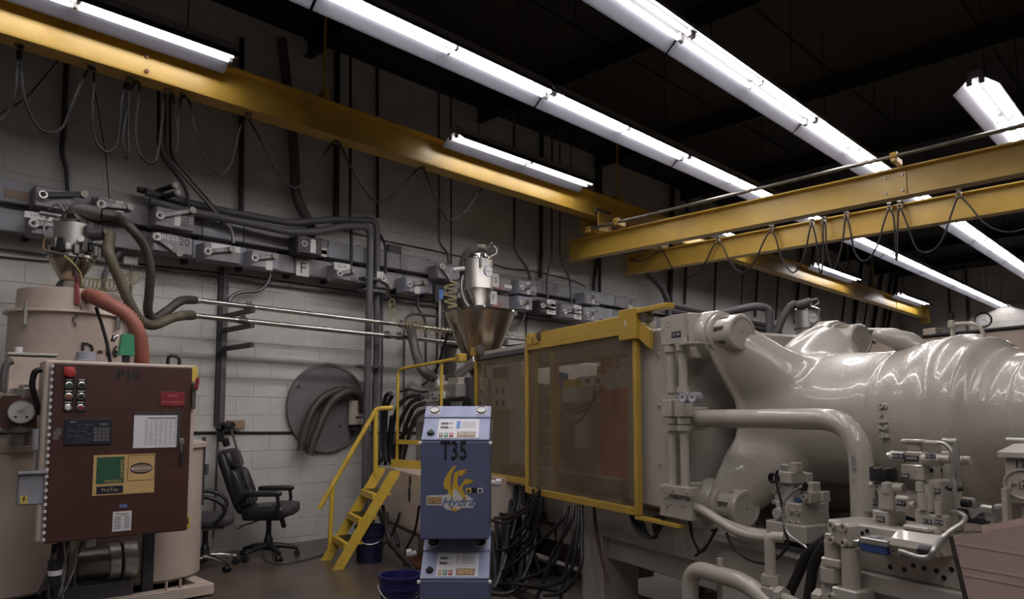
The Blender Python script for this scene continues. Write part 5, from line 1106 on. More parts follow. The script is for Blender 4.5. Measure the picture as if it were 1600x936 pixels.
tee = mP(1207, 915, -.10)
m_ = MB(MF); m_.lathe([(.03, -.03), (.05, -.03), (.05, .02), (.03, .02)], 6, T(1.24, -.10, .675), flat=True); obj('hex_fitting', m_, 'machine', pS)
blk('tee_body', 1.20, 1.29, -.145, -.06, .555, .645, 'machine', pS, .012)
m_ = MB(MF); m_.lathe([(.03, 0), (.05, 0), (.05, .04), (.03, .04)], 6, T(1.29, -.10, .60) @ rot(math.pi/2, 'Y'), flat=True); obj('hex_fitting', m_, 'machine', pS)
obj('side_pipe', mcyl((1.32, -.10, .60), (1.66, -.22, .60), .026, 14), 'machine', pS)
# first valve block stack on the bed flange
v1 = thing('valve_stack', 'dusty beige hydraulic valve stack on the bed flange under the thick pipe', 'valve', M(1.15, .1, .8))
pxblk('valve_base', .08, 1196, 1260, 1297, 823, 851, 'machine', v1)
_o, *g_ = pxblk('valve_body', .10, 1211, 1252, 1296, 788, 824, 'machine', v1)
for x, y in ((1236, 798), (1248, 800), (1236, 817), (1247, 818)): q = mP(x, y, .10); bolt(v1, (q.x, .10, q.z), (0, -1, 0), .014, .012)
q = mP(1217, 802, .10); m_ = MB(MF); m_.lathe([(0, .02), (.03, .02), (.034, .0)], 20, frame((q.x, .10, q.z), (1, 0, 0), (0, 0, 1))); obj('round_cap', m_, 'machine', v1)
pxblk('valve_body', .12, 1209, 1238, 1252, 757, 789, 'machine', v1); pxblk('valve_body', .10, 1211, 1236, 1262, 738, 757, 'machine', v1)
for x, y in ((1211, 766), (1220, 767), (1211, 784), (1220, 786)): q = mP(x, y, .12); bolt(v1, (q.x, .12, q.z), (0, -1, 0), .013, .012)
pxblk('solenoid', .2, 1250, 1262, 1271, 739, 755, 'machine', v1); pxblk('solenoid_cap', .14, 1232, 1246, 1255, 723, 739, 'machine', v1); pxblk('connector', .14, 1218, 1230, 1234, 725, 738, 'loader_can', v1, .01)
pxblk('valve_body', .12, 1252, 1265, 1284, 769, 788, 'machine', v1); pxblk('solenoid', .16, 1280, 1286, 1298, 768, 786, 'machine', v1); pxblk('solenoid_cap', .16, 1260, 1270, 1283, 754, 770, 'machine', v1)
pxblk('blue_seal', .14, 1240, 1252, 1256, 780, 788, 'valve_blue', v1)
q = mP(1257, 777, .11); bolt(v1, (q.x, .12, q.z), (0, -1, 0), .018, .02); q = mP(1252, 760, .1); m_ = MB(MF); m_.cyl((q.x-.03, .1, q.z-.005), (q.x+.03, .1, q.z+.005), .02, n=10); obj('cable_gland', m_, 'black', v1)
q = mP(1208, 747, .08); m_ = MB(MF); m_.lathe([(.02, 0), (.02, .03), (.03, .03), (.03, 0)], 16, frame((q.x, .1, q.z), (1, 0, 0), (0, 0, 1))); obj('port', m_, 'black', v1)
for a_, z0 in ((1203, 820), (1222, 819)): q = mP(a_, z0, .12); bolt(v1, (q.x, .15, q.z), (0, 0, 1), .018, .03)
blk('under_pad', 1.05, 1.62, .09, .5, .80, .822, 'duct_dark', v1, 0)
def mcable(lbl, pts, r, mt='cable', group=None, n=6, cat='cable', nm='cable'):
    m_ = MB(MF); m_.tube(spline(pts, 6), r, n); return tag(obj(nm, m_, mt), lbl, cat, group)
def pp(pts, p): return [tuple(mP(x, y, p if not isinstance(p, (list, tuple)) else p[i])) for i, (x, y) in enumerate(pts)]
mcable('black lead running down the first valve stack', pp([(1215, 735), (1213, 752), (1222, 790), (1227, 830), (1232, 848), (1225, 862), (1210, 875), (1190, 880), (1165, 872), (1145, 855), (1135, 832)], .03), .008)
mcable('grey lead curling under the first valve stack', pp([(1252, 760), (1240, 768), (1226, 785), (1224, 805), (1230, 832), (1245, 845), (1260, 856), (1262, 870), (1254, 883), (1248, 880)], .02), .007, 'loader_can')
for k, (x0, y0, x1, y1, x2, y2) in enumerate([(1292, 842, 1262, 866, 1225, 945), (1290, 850, 1272, 880, 1262, 940)]):
    mcable(['thick black hose slanting down beside the slim beige pipe', 'second thick black hose just before the hex-nut column'][k], pp([(x0+14, y0-8), (x0, y0), (x1, y1), ((x1+x2)/2, (y1+y2)/2), (x2, y2)], -.02-.03*k), .026, 'rubber', n=10, cat='hose', nm='hydraulic_hose')
# dark pipes and hoses in the shade under the cylinder
for k in range(5):
    mcable('black hose lying in the shade under the clamp cylinder', [(.7+.1*k, .45+.1*k, .83+.02*(k % 2)), (1.2, .5+.08*k, .88+.02*k), (1.8, .45+.1*k, .84)], .03, 'rubber', 'hoses under the clamp cylinder', 8, 'hose', 'hydraulic_hose')
# ------------------------------------------------------------------ sliding safety gates
RZT = 2.17
def expanded(mbx, a0, a1, z0, z1, p, w_=.034, h_=.017, t_=.0027):
    s_ = h_/w_
    for sg in (1, -1):
        n0 = int((z0-max(s_*sg*a0, s_*sg*a1))/h_)-1; n1 = int((z1-min(s_*sg*a0, s_*sg*a1))/h_)+1
        for n in range(n0, n1+1):
            c_ = n*h_; pts = []
            aa, ab = a0, a1; za, zb2 = s_*sg*aa+c_, s_*sg*ab+c_
            lo, hi = sorted(((z0-c_)/(s_*sg), (z1-c_)/(s_*sg))); aa = max(aa, lo); ab = min(ab, hi)
            if ab-aa < .004: continue
            za, zb2 = s_*sg*aa+c_, s_*sg*ab+c_; h2 = t_*.5
            mbx.add([(aa, p, za-h2), (ab, p, zb2-h2), (ab, p, zb2+h2), (aa, p, za+h2), (aa, p+.004, za-h2), (ab, p+.004, zb2-h2), (ab, p+.004, zb2+h2), (aa, p+.004, za+h2)], [(0, 1, 2, 3), (7, 6, 5, 4), (3, 2, 6, 7), (1, 0, 4, 5)])
def gate(lbl, a0, a1, p, z0, z1, topm):
    t = thing('safety_gate', lbl, 'gate', M((a0+a1)/2, p, z0), 'sliding gates of the press')
    for a_, nm in ((a0+.02, 'side_bar'), (a1-.025, 'side_bar')): blk('side_bar', a_-.022, a_+.022, p-.012, p+.03, z0, z1, 'yellow', t, .003)
    blk('bottom_bar', a0+.045, a1-.05, p-.014, p+.04, z0-.005, z0+.05, 'yellow', t, .003); blk('top_bar', a0+.045, a1-.05, p-.014, p+.04, z1-.045, z1, topm, t, .003)
    m_ = MB(MF); expanded(m_, a0+.03, a1-.04, z0+.04, z1-.04, p+.006); obj('expanded_mesh', m_, 'mesh', t, kind='stuff'); return t
g1 = gate('nearer yellow mesh gate with orange tooling showing behind it', -1.67, .0, -.02, .845, 2.16, 'yellow')
blk('top_rail', -1.42, -.16, -.035, .04, 2.15, 2.255, 'yellow', g1, .004)
blk('end_bracket', -.17, .03, -.06, .05, 2.07, 2.29, 'yellow', g1, .004)
m_ = MB(MF); m_.prism([(-.04, 2.24), (-.04, 2.07), (.06, 2.07), (.16, 2.02), (.16, 2.10)], .030, .055, PR @ Matrix.Identity(4)) if False else m_.prism([(.03, 2.20), (.03, 2.07), (.15, 1.99), (.15, 2.12)], -.03, .0, PZ); obj('gusset', m_, 'yellow', g1)
blk('rail_end', .03, .36, -.05, .02, 2.245, 2.28, 'yellow', g1, .003); m_ = MB(MF); m_.cyl((.10, -.04, 2.215), (.10, .02, 2.215), .04, n=16); obj('roller', m_, 'steel_dark', g1)
m_ = MB(MF); m_.box((-.085, -.062, 2.19), (.012, .004, .04)); obj('slot', m_, 'label_white', g1)
for a_ in (-1.58, -1.44): blk('roller_bracket', a_-.045, a_+.035, -.045, .03, 2.16, 2.26, 'yellow', g1, .004)
m_ = MB(MF); m_.cyl((-1.62, -.005, 2.225), (-1.42, -.005, 2.225), .018, n=10); m_.cyl((-1.40, -.005, 2.225), (-1.36, -.005, 2.225), .055, n=20); obj('roller', m_, 'steel_dark', g1)
blk('foot_rail', -.05, .42, -.03, .03, .815, .84, 'yellow', g1, .003)
g2 = gate('farther yellow mesh gate beside the cone hopper', -2.97, -1.62, .055, .90, 2.16, 'pipe_grey')
blk('roller_bracket', -2.98, -2.84, .0, .09, 2.16, 2.25, 'yellow', g2, .004); m_ = MB(MF); m_.cyl((-2.82, .03, 2.22), (-2.78, .03, 2.22), .05, n=20); obj('roller', m_, 'steel_dark', g2)
blk('gate_track', -3.0, .02, .075, .14, 2.10, 2.20, 'machine', press, .004)
# behind the gates: platens, tooling, boxes
blk('fixed_platen', -3.05, -2.55, .30, 1.55, .86, 2.10, 'machine', press, .015); blk('moving_platen', -1.02, -.72, .34, 1.5, .90, 1.92, 'orange', press, .015)
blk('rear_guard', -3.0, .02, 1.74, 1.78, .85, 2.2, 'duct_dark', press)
blk('mold_half', -2.55, -2.2, .45, 1.3, 1.1, 1.85, 'steel_dark', press, .01); blk('mold_half', -1.45, -1.02, .45, 1.3, 1.1, 1.85, 'steel_dark', press, .01)
blk('gate_post', -1.62, -1.55, .2, .26, .85, 2.12, 'yellow', press, .004)
for nm, x0, y0, x1, y1, p_, mt, dpt in (('manifold_block', 768, 585, 795, 640, .22, 'label_white', .07), ('manifold_block', 746, 592, 762, 640, .22, 'label_white', .07), ('header_plate', 760, 572, 815, 588, .2, 'label_white', .08), ('guide_plate', 797, 592, 822, 722, .26, 'label_white', .03), ('black_bracket', 770, 575, 790, 592, .16, 'black', .03), ('control_box', 880, 606, 899, 629, .24, 'label_white', .10), ('hazard_panel', 880, 594, 899, 607, .235, 'hazard', .105), ('mold_plate', 900, 590, 935, 630, .3, 'machine', .08), ('valve_bar', 908, 588, 938, 604, .22, 'label_white', .06), ('blue_coupling', 862, 583, 874, 606, .26, 'bright_blue', .1), ('cooling_manifold', 946, 570, 990, 608, .24, 'loader_can', .08), ('upper_beam', 866, 533, 990, 551, .16, 'machine', .06), ('orange_arm', 938, 553, 962, 576, .24, 'orange', .06), ('orange_arm', 932, 572, 946, 590, .3, 'orange', .08), ('orange_block', 936, 606, 952, 640, .28, 'orange', .06), ('side_plate', 898, 645, 918, 700, .3, 'machine', .05), ('bed_cover', 770, 720, 985, 762, .27, 'machine', .02), ('end_strip', 980, 555, 992, 780, .1, 'machine', .03)):  # manifold blocks and header plate coloured white to brighten them behind the mesh
    q = mP(x0, y0, p_); r_ = mP(x1, y0, p_); zb2 = mP(x0, y1, p_).z if nm not in ('upper_beam', 'bed_cover') else mP(x1, y1, p_).z
    z0_, z1_ = (zb2, q.z); ob = blk(nm, q.x, r_.x, p_, p_+dpt, min(z0_, z1_), max(z0_, z1_), mt, press, .005)
for x, y in ((776, 612), (786, 610), (776, 630), (786, 629), (750, 612), (750, 630)):
    q = mP(x, y, .215); m_ = MB(MF); m_.lathe([(0, .004), (.018, .004), (.026, .006), (.028, 0)], 16, frame((q.x, .222, q.z), (1, 0, 0), (0, 0, 1))); obj('socket', m_, 'ink', press)
for x in (919, 935):
    q = mP(x, 595, .21); m_ = MB(MF); m_.lathe([(0, .03), (.02, .03), (.02, 0)], 16, frame((q.x, .222, q.z), (1, 0, 0), (0, 0, 1))); obj('knob', m_, 'black', press)
for i in range(5):
    m_ = MB(MF); z_ = 1.05+.17*i; m_.cyl((-2.1, .42, z_), (-1.75, .42, z_), .012, n=8); obj('water_nipple', m_, 'chrome', press)
for i in range(8): m_ = MB(MF); q = mP(950+5*i, 575+(i % 3)*12, .22); m_.cyl((q.x, .2, q.z), (q.x, .25, q.z), .013, n=8); obj('hose_barb', m_, 'chrome', press)
for k, pts in enumerate([[(882, 630), (890, 640), (905, 637), (920, 628)], [(885, 632), (896, 645), (915, 640), (940, 610)], [(895, 665), (912, 650), (925, 628), (930, 610)], [(960, 572), (962, 555), (968, 550), (970, 572)]]):
    mcable(['thin hose sagging under the white control box behind the gate', 'second thin hose under the white control box behind the gate', 'black hose curving up to the manifold behind the gate', 'thin hose loop over the cooling manifold behind the gate'][k], pp(pts, .2), .012, 'cable' if k < 3 else 'loader_can', cat='hose', nm='water_hose')
# ------------------------------------------------------------------ hose bundle under the gates
random.seed(21)
for k in range(34):
    x0 = 768+78*random.random(); p0 = .08+.12*random.random(); x1 = x0-20-30*random.random()+random.uniform(-8, 8); q0 = mP(x0, 748+(x0-765)*.35, p0)
    fx0 = mZ(max(772, x1+random.uniform(0, 30)), 905+random.uniform(-30, 24), .03)
    mid = Vector(((q0.x+fx0.x)/2+random.uniform(-.1, .25), (q0.y+fx0.y)/2+random.uniform(-.08, .08), .45+random.uniform(-.1, .12)))
    mcable('dark hose in the thick bundle hanging under the far gate', [(q0.x, q0.y, .86), (q0.x+.02, q0.y-.01, .72), mid, (fx0.x, fx0.y, .05), (fx0.x-.2, fx0.y-.15+random.uniform(-.1, .1), .03)], .015+.006*random.random(), ('rubber', 'cable', 'hose_grey', 'rubber', 'cable')[k % 5] if k != 9 else 'cable_red', 'hoses hanging under the far gate', 6, 'hose', 'hydraulic_hose')
for k in range(9):
    pts = [[(768, 803), (790, 803), (812, 796), (830, 780), (838, 762)], [(768, 848), (790, 845), (815, 825), (830, 800), (836, 764)], [(766, 870), (785, 870), (810, 858), (830, 835), (842, 790), (845, 768)]][k % 3]
    mcable('dark hose looping from behind the controllers up to the far gate', pp([(x+random.uniform(-3, 3), y+6*(k//3)+random.uniform(-4, 4)) for x, y in pts], -.02-.02*k), .014, 'rubber' if k % 2 else 'cable', 'hoses looping to the far gate', 6, 'hose', 'hydraulic_hose')
for k, pts in enumerate([[(885, 790), (878, 812), (845, 845), (810, 875), (775, 900)], [(888, 790), (880, 830), (865, 880), (820, 905), (778, 915)], [(897, 790), (890, 820), (862, 870), (845, 920), (830, 945)], [(901, 790), (898, 830), (885, 885), (875, 940)], [(905, 790), (902, 835), (892, 890), (860, 915), (800, 912)], [(909, 790), (909, 840), (906, 890), (880, 925), (850, 930)], [(817, 850), (850, 880), (876, 894), (850, 896), (770, 894)], [(765, 890), (800, 920), (830, 940)], [(765, 905), (820, 915), (880, 925)]]):
    mcable(['slack black hose falling from the near gate toward the controllers', 'black hose falling steeply then running along the floor', 'black hose dropping past the press leg, leaning', 'straight black hose dropping beside the press leg', 'black hose in a wide loop beside the press leg', 'black hose nearest the press leg', 'black hose with a sharp floor loop under the bed', 'black floor hose beside the lower controller', 'long black floor hose running toward the press leg'][k], pp(pts, [-.02-.06*j for j in range(len(pts))]) if k < 6 else [tuple(mZ(x, y, .04)) for x, y in pts], .016, 'rubber', None, 7, 'hose', 'hydraulic_hose')
mcable('dark red cable hanging in front of the press leg', pp([(928, 790), (932, 830), (940, 870), (950, 910)], .1), .012, 'cable_red')
for k in range(5):
    mcable('black lead looping under the end of the near gate', pp([(985+4*k, 805), (992+4*k, 826), (1008+2*k, 839), (1022+k, 838), (1033-3*k, 824), (1036-3*k, 806)], .0+.03*k), .010, 'cable', 'leads looping under the near gate')
for k in range(3): mcable(['dark cord under the end plate, first of three', 'dark cord under the end plate, knotted', 'dark cord under the end plate running to the flange'][k], pp([[(1077, 812), (1082, 840), (1092, 862), (1086, 868)], [(1092, 864), (1105, 852), (1116, 832), (1112, 828)], [(1090, 862), (1100, 860), (1113, 838), (1120, 826)]][k], .1), .009)
m_ = MB(MF); m_.box((-1.75, .3, .012), (1.9, .8, .024), .004); tag(obj('floor_grating', m_, 'concrete'), 'rough grey floor grating under the gates where the hoses lie', 'grating')
# ------------------------------------------------------------------ platform, injection unit, hopper
q = mP(588, 728, -.62); q2_ = mP(587, 799, -.62)
pl = thing('platform_box', 'beige steel platform box at the top of the yellow stair', 'platform', M(-3.5, -.3, .2))
m_ = MB(MF); m_.prism([(-.62, .93), (-.62, .40), (-.50, .30), (.15, .30), (.15, .93)], q.x, -2.2, PR); obj('box_shell', m_, 'beige', pl)
m_ = MB(MF); m_.prism([(-.624, .41), (-.624, .36), (-.50, .26), (-.48, .30)], q.x, -2.2, PR); obj('lower_skirt', m_, 'tan', pl)
blk('pad', -3.6, -2.3, -.35, .1, 0, .27, 'machine', pl); blk('floor_tray', -3.3, -2.2, -.62, -.3, 0, .05, 'rust', pl)
q = mP(641, 751, -.62); m_ = MB(MF); m_.box((q.x, -.622, q.z), (.07, .006, .10)); obj('vent_plate', m_, 'duct_dark', pl)
q = mP(640, 772, -.62); m_ = MB(MF); m_.prism([(q.x+.032*math.cos(i*.52), q.z+.085*math.sin(i*.52)) for i in range(12)], -.626, -.621, PZ); obj('slot_hole', m_, 'ink', pl)
q = mP(613, 745, -.63); blk('stair_bracket', q.x-.02, q.x+.03, -.66, -.62, .84, .95, 'bronze', pl, 0)
iu = thing('injection_unit', 'beige injection unit with valve gear and black sign behind the guard rail', 'machine', M(-3.6, .2, .93))
blk('carriage', -4.6, -3.05, .25, 1.2, .93, 1.35, 'machine', iu, .01)
m_ = MB(MF); m_.cyl((-4.9, .65, 1.62), (-3.05, .65, 1.62), .17, n=28); obj('barrel', m_, 'machine', iu)
def yblk(nm, x0, y0, x1, y1, p_, mt, dpt, par, ch=.006):
    q = mP(x0, y0, p_); r_ = mP(x1, y0, p_); return blk(nm, q.x, r_.x, p_, p_+dpt, mP((x0+x1)/2, y1, p_).z, mP((x0+x1)/2, y0, p_).z, mt, par, ch)
sg = yblk('black_sign', 685, 622, 734, 643, -.02, 'ink', .02, iu, .002); q = mP(713, 632.5, -.02); text(sg, '112-DF-857', pf(q.x, -.0215, q.z), .085, 'label_white', sx=.85)
for a_ in ((670, 612, 690, 628, .1, 'label_white', .2, 'valve_block'), (671, 596, 688, 613, .12, 'machine', .15, 'valve_block'), (676, 586, 684, 598, .15, 'machine', .1, 'valve_neck'), (690, 600, 712, 620, .15, 'loader_can', .18, 'valve_block'), (700, 590, 716, 604, .2, 'machine', .12, 'solenoid'), (716, 590, 731, 640, .28, 'duct_dark', .1, 'dark_panel'), (658, 590, 672, 615, .3, 'machine', .1, 'valve_body'), (664, 628, 686, 640, .12, 'machine', .2, 'valve_foot'), (650, 640, 700, 735, .2, 'machine', .1, 'side_panel'), (640, 646, 654, 660, .08, 'loader_can', .1, 'junction')):
    yblk(a_[7], *a_[:5], a_[5], a_[6], iu)
q = mP(681, 600, .09); m_ = MB(MF); m_.lathe([(0, .03), (.05, .025), (.065, 0)], 20, frame((q.x, .12, q.z), (1, 0, 0), (0, 0, 1))); obj('round_cover', m_, 'label_white', iu)
for x, y in ((675, 617), (680, 622), (686, 618), (676, 623)): q = mP(x, y, .09); m_ = MB(MF); m_.cyl((q.x, .085, q.z), (q.x, .1, q.z), .012, n=8); obj('bolt', m_, 'black', iu)
for k, (x0, y0, x1, y1) in enumerate([(622, 606, 672, 612), (626, 615, 668, 620), (606, 614, 645, 608), (640, 602, 648, 618), (620, 604, 634, 604)]):
    m_ = MB(MF); m_.cyl(mP(x0, y0, .1), mP(x1, y1, .12), .028, n=10); pi = obj('hydraulic_pipe', m_, 'loader_can', iu); m_ = MB(MF); m_.cyl(mP(x0, y0, .1), mP(x0+4, y0, .1), .045, n=6); obj('hex_fitting', m_, 'loader_can', pi)
m_ = MB(MF); m_.cyl(mP(716, 585, .3), mP(745, 562, .35), .055, n=14); obj('feed_throat', m_, 'loader_can', iu); m_ = MB(MF); m_.cyl(mP(695, 594, .3), mP(716, 588, .3), .055, n=14); obj('dark_coupling', m_, 'hose_grey', iu)
for k, pts in enumerate([[(610, 614), (602, 622), (598, 660), (600, 720)], [(614, 616), (604, 640), (602, 690), (604, 722)], [(655, 618), (635, 622), (618, 645), (611, 700), (612, 724)], [(660, 622), (640, 632), (622, 670), (616, 724)], [(664, 630), (645, 640), (630, 680), (622, 726)], [(668, 640), (648, 655), (634, 700), (628, 728)], [(625, 612), (640, 608), (654, 612), (668, 612)], [(660, 602), (668, 596), (674, 592)], [(590, 724), (610, 705), (630, 680), (652, 660)], [(592, 800), (600, 740), (606, 700), (612, 650)], [(600, 800), (606, 780), (611, 740), (608, 690)]]):
    mcable('thick black hose arching down behind the guard rail', pp(pts, -.44+.012*k), .026 if k not in (6, 7) else .012, 'rubber', 'black hoses behind the guard rail', 8, 'hose', 'hydraulic_hose')
mcable('thin black hose rising from the injection unit past the hopper', pp([(674, 594), (684, 572), (694, 540), (700, 520)], .25), .018, 'rubber', n=8, cat='hose', nm='air_hose')
for k, pts in enumerate([[(590, 790), (602, 830), (625, 870), (650, 890)], [(598, 790), (606, 840), (614, 856), (622, 850), (612, 820)], [(655, 790), (648, 830), (634, 860), (632, 885)], [(625, 800), (615, 830), (600, 850), (575, 862)], [(604, 800), (610, 845), (640, 880), (655, 905)]]):
    mcable(['black floor hose curving from the platform box to the controllers', 'black hose coil under the platform box', 'thin black cord hanging along the controllers', 'thin black cord crossing behind the stair', 'black hose trailing under the platform box'][k], pp(pts, -.75-.05*k), .012 if k in (2, 3) else .02, 'rubber', None, 6, 'hose', 'hydraulic_hose')
HP = .65; qh = mP(750, 488, HP); HB = mP(752, 575, HP).z; hr_ = .445; hcw = M(qh.x, HP, 0)
hop = thing('cone_hopper', 'wide polished steel cone hopper standing on the injection unit', 'hopper', T(hcw.x, hcw.y, 1.7)); HM = T(hcw.x, hcw.y, 0)
m_ = MB(); m_.lathe([(.10, 1.95), (.11, HB-.12), (hr_, qh.z-.03), (hr_, qh.z-.01)], 56, HM); obj('cone', m_, 'hopper_steel', hop)
m_ = MB(); m_.lathe([(hr_-.004, qh.z-.02), (hr_+.03, qh.z-.02), (hr_+.03, qh.z), (hr_-.01, qh.z+.004), (0, qh.z+.02)], 56, HM); obj('rim', m_, 'chrome', hop)
m_ = MB(); m_.lathe([(.10, 1.6), (.10, 1.96)], 24, HM); obj('neck', m_, 'steel_dark', hop)
lz = qh.z+.015; lcx = mP(748, 488, HP); LMx = M(lcx.x, HP, 0); L2 = T(LMx.x, LMx.y, 0)
ld = thing('vacuum_loader', 'stainless vacuum loader with oval badge standing on the steel cone hopper', 'loader', T(LMx.x, LMx.y, lz)); kz = (LMx-CAM).dot(fwv)/F
def lz_(y): return mP(748, y, HP).z
m_ = MB(); m_.lathe([(.11, lz), (.115, lz+.02), (.085, lz+.03), (.085, lz_(478))], 28, L2); obj('loader_foot', m_, 'chrome', ld)
m_ = MB(); m_.lathe([(.085, lz_(478)), (.175, lz_(452))], 28, L2); obj('clear_cone', m_, 'steel', ld)
m_ = MB(); m_.lathe([(.178, lz_(452)-.01), (.185, lz_(452)), (.178, lz_(452)+.015), (.178, lz_(408))], 32, L2); cn = obj('loader_can', m_, 'loader_can', ld)
m_ = MB(); m_.lathe([(.178, lz_(408)), (.19, lz_(407)), (.19, lz_(405)), (.13, lz_(402)), (.13, lz_(399)), (0, lz_(399))], 32, L2); obj('loader_head', m_, 'chrome', ld)
tc2 = (Vector((0, 0, 0))-Vector((LMx.x, LMx.y, 0))).normalized(); rg2 = Vector((-tc2.y, tc2.x, 0))
def l2p(r_, f_, y): return Vector((LMx.x, LMx.y, lz_(y)))+rg2*r_+tc2*f_
bn = (tc2*.72+rg2*.7).normalized(); bq_ = Vector((LMx.x, LMx.y, lz_(427)))+bn*.181; bx = Vector((-bn.y, bn.x, 0)); BMx = frame(bq_, bx, (0, 0, 1))
for sc_, h_, mt_ in ((1, .0, 'hydra_blue'), (.92, .0015, 'label_white')):
    m_ = MB(BMx); m_.prism([(.075*sc_*math.cos(i*.2244), .07*sc_*math.sin(i*.2244)) for i in range(28)], h_-.012, h_+.001); bd = obj('badge', m_, mt_, ld)
text(bd, 'UNA-DYN', BMx @ T(0, 0, .003), .034, 'hydra_blue')
m_ = MB(); m_.tube(bend([l2p(-.16, -.05, 480), l2p(-.2, -.05, 405), l2p(-.1, .0, 392), l2p(.0, .02, 388)], .1), .06, 14); obj('vacuum_hose', m_, 'hose_grey', ld)
m_ = MB(); m_.cyl(l2p(-.02, .02, 388), l2p(.09, .05, 390), .05, n=16); m_.cyl(l2p(.06, .05, 391), l2p(.16, .08, 384), .025, n=10); m_.cyl(l2p(.16, .08, 384), l2p(.175, .08, 383), .032, n=10); obj('air_valve', m_, 'steel_dark', ld)
m_ = MB(); m_.tube(spline([l2p(.16, .08, 384), l2p(.22, .08, 390), l2p(.22, .08, 398), l2p(.14, .08, 403)], 6), .008, 6); obj('air_line', m_, 'label_white', ld)
m_ = MB(); m_.cyl(l2p(-.18, .05, 421), l2p(-.33, .08, 424), .03, n=12); obj('inlet_stub', m_, 'loader_can', ld)
m_ = MB(); m_.tube(spline([l2p(-.2, .06, 432), l2p(-.22, .08, 450), l2p(-.18, .08, 470), l2p(-.12, .08, 480)], 6), .009, 6); obj('signal_line', m_, 'label_white', ld)
m_ = MB(); m_.box(l2p(.02, .19, 415), (.03, .03, .12), .006); obj('latch', m_, 'steel_dark', ld)
# conveying hose and wires near the loader
hose('grey ribbed hose dropping from the upper silver pipe into the injection unit', [Vector(v) for v in spline([wp(640, 508, .62), wp(642, 515, .66), dp(645, 530, 9.0), dp(652, 560, 8.9), dp(665, 583, 8.8), Vector(M(*mP(690, 594, .3)))], 8)], .055, 'hose_grey', step=.02)
m_ = MB(); a_ = wp(704, 465, .5); m_.cyl(Vector((a_.x, a_.y, wp(704, 600, .5).z)), Vector((a_.x, a_.y, wp(704, 490, .5).z)), .09, n=18); m_.tube(bend([Vector((a_.x, a_.y, wp(704, 490, .5).z)), Vector((a_.x, a_.y, wp(704, 455, .5).z)), Vector((a_.x+.2, a_.y, wp(704, 440, .5).z))], .2), .085, 16); tag(obj('vacuum_duct', m_, 'hose_grey'), 'fat grey vacuum duct standing behind the cone hopper', 'duct')
q = wp(687, 460, .6); fb = thing('air_filter', 'small blue filter bowl on a slim post beside the loader', 'filter', Vector((q.x, q.y, q.z-.1)))
m_ = MB(); m_.cyl(q+Vector((0, 0, -.07)), q+Vector((0, 0, .06)), .045, n=14); obj('bowl', m_, 'bright_blue', fb); m_ = MB(); m_.box(q+Vector((0, 0, .09)), (.1, .09, .06), .01); m_.box(q+Vector((-.07, .0, 0)), (.06, .08, .26), .008); obj('filter_head', m_, 'black', fb)
m_ = MB(); m_.cyl(q+Vector((0, 0, -.07)), Vector((q.x, q.y, 1.0)), .018, n=10); obj('post', m_, 'loader_can', fb)
for k, (cx_, cy_, n_) in enumerate(((608, 478, 4), (640, 508, 6), (680, 516, 5))):
    cc_ = []
    for i in range(60):
        t_ = i/59; cc_.append(wp(cx_+(-8+34*t_ if k else 4+4*t_), cy_+(4*t_ if k else 30*t_-4), .75)+Vector((.05*math.cos(i*n_*.11), 0, .07*math.sin(i*n_*.11))))
    run('coiled_air_line', ['yellow coiled air line beside the twin grey pipes', 'yellow coiled air line wrapped round the hose at the silver pipe', 'yellow coiled air line on the silver pipe near the filter bowl'][k], 'air line', cc_, .0045, 'yellow_wire', 5)
run('coiled_air_line', 'yellow coiled air line spiralling down beside the loader can', 'air line', [dp(704+10*math.sin(i*.5), 440+i*.9, 8.9) for i in range(46)], .009, 'yellow_wire', 5)
# ================================================================== hydraulics in front of the clamp
mf = thing('hydraulic_manifold', 'long beige hydraulic manifold block with drilled holes beside the cardboard carton', 'manifold', M(2.05, -.15, .3))
PM_ = -.16; q0 = mP(1310, 813, PM_); q1 = mP(1512, 842, PM_)
mz1 = 1.045; ma0, ma1 = 1.66, 2.34
blk('manifold_body', ma0, ma1, PM_, .14, .84, mz1, 'machine', mf, .008)
blk('manifold_ledge', ma0-.02, ma1+.02, PM_-.035, .14, .76, .84, 'machine', mf, .006); blk('manifold_stand', ma0+.05, ma1+.2, PM_+.02, .14, 0, .76, 'machine', mf, .006)
for x, y in ((1347, 833), (1355, 830), (1391, 886), (1413, 890), (1427, 884), (1444, 888), (1463, 892), (1487, 890), (1475, 903)):
    q = mP(x, y, PM_); m_ = MB(MF); m_.lathe([(0, .001), (.009, .0015), (.0105, .002), (.011, 0)], 12, frame((q.x, PM_, q.z), (1, 0, 0), (0, 0, 1))); obj('port_hole', m_, 'ink', mf)
q = mP(1430, 926, PM_+.02); wl = thing('warning_plate', 'x', 'sign', M(q.x, PM_, q.z)) if False else None
wlb = blk('warning_plate', mP(1408, 925, PM_+.02).x, mP(1452, 925, PM_+.02).x, PM_+.012, PM_+.02, .60, .76-.02, 'hazard', mf, 0); blk('plate_header', mP(1408, 925, PM_+.02).x, mP(1452, 925, PM_+.02).x, PM_+.009, PM_+.012, .70, .74, 'ink', mf, 0)
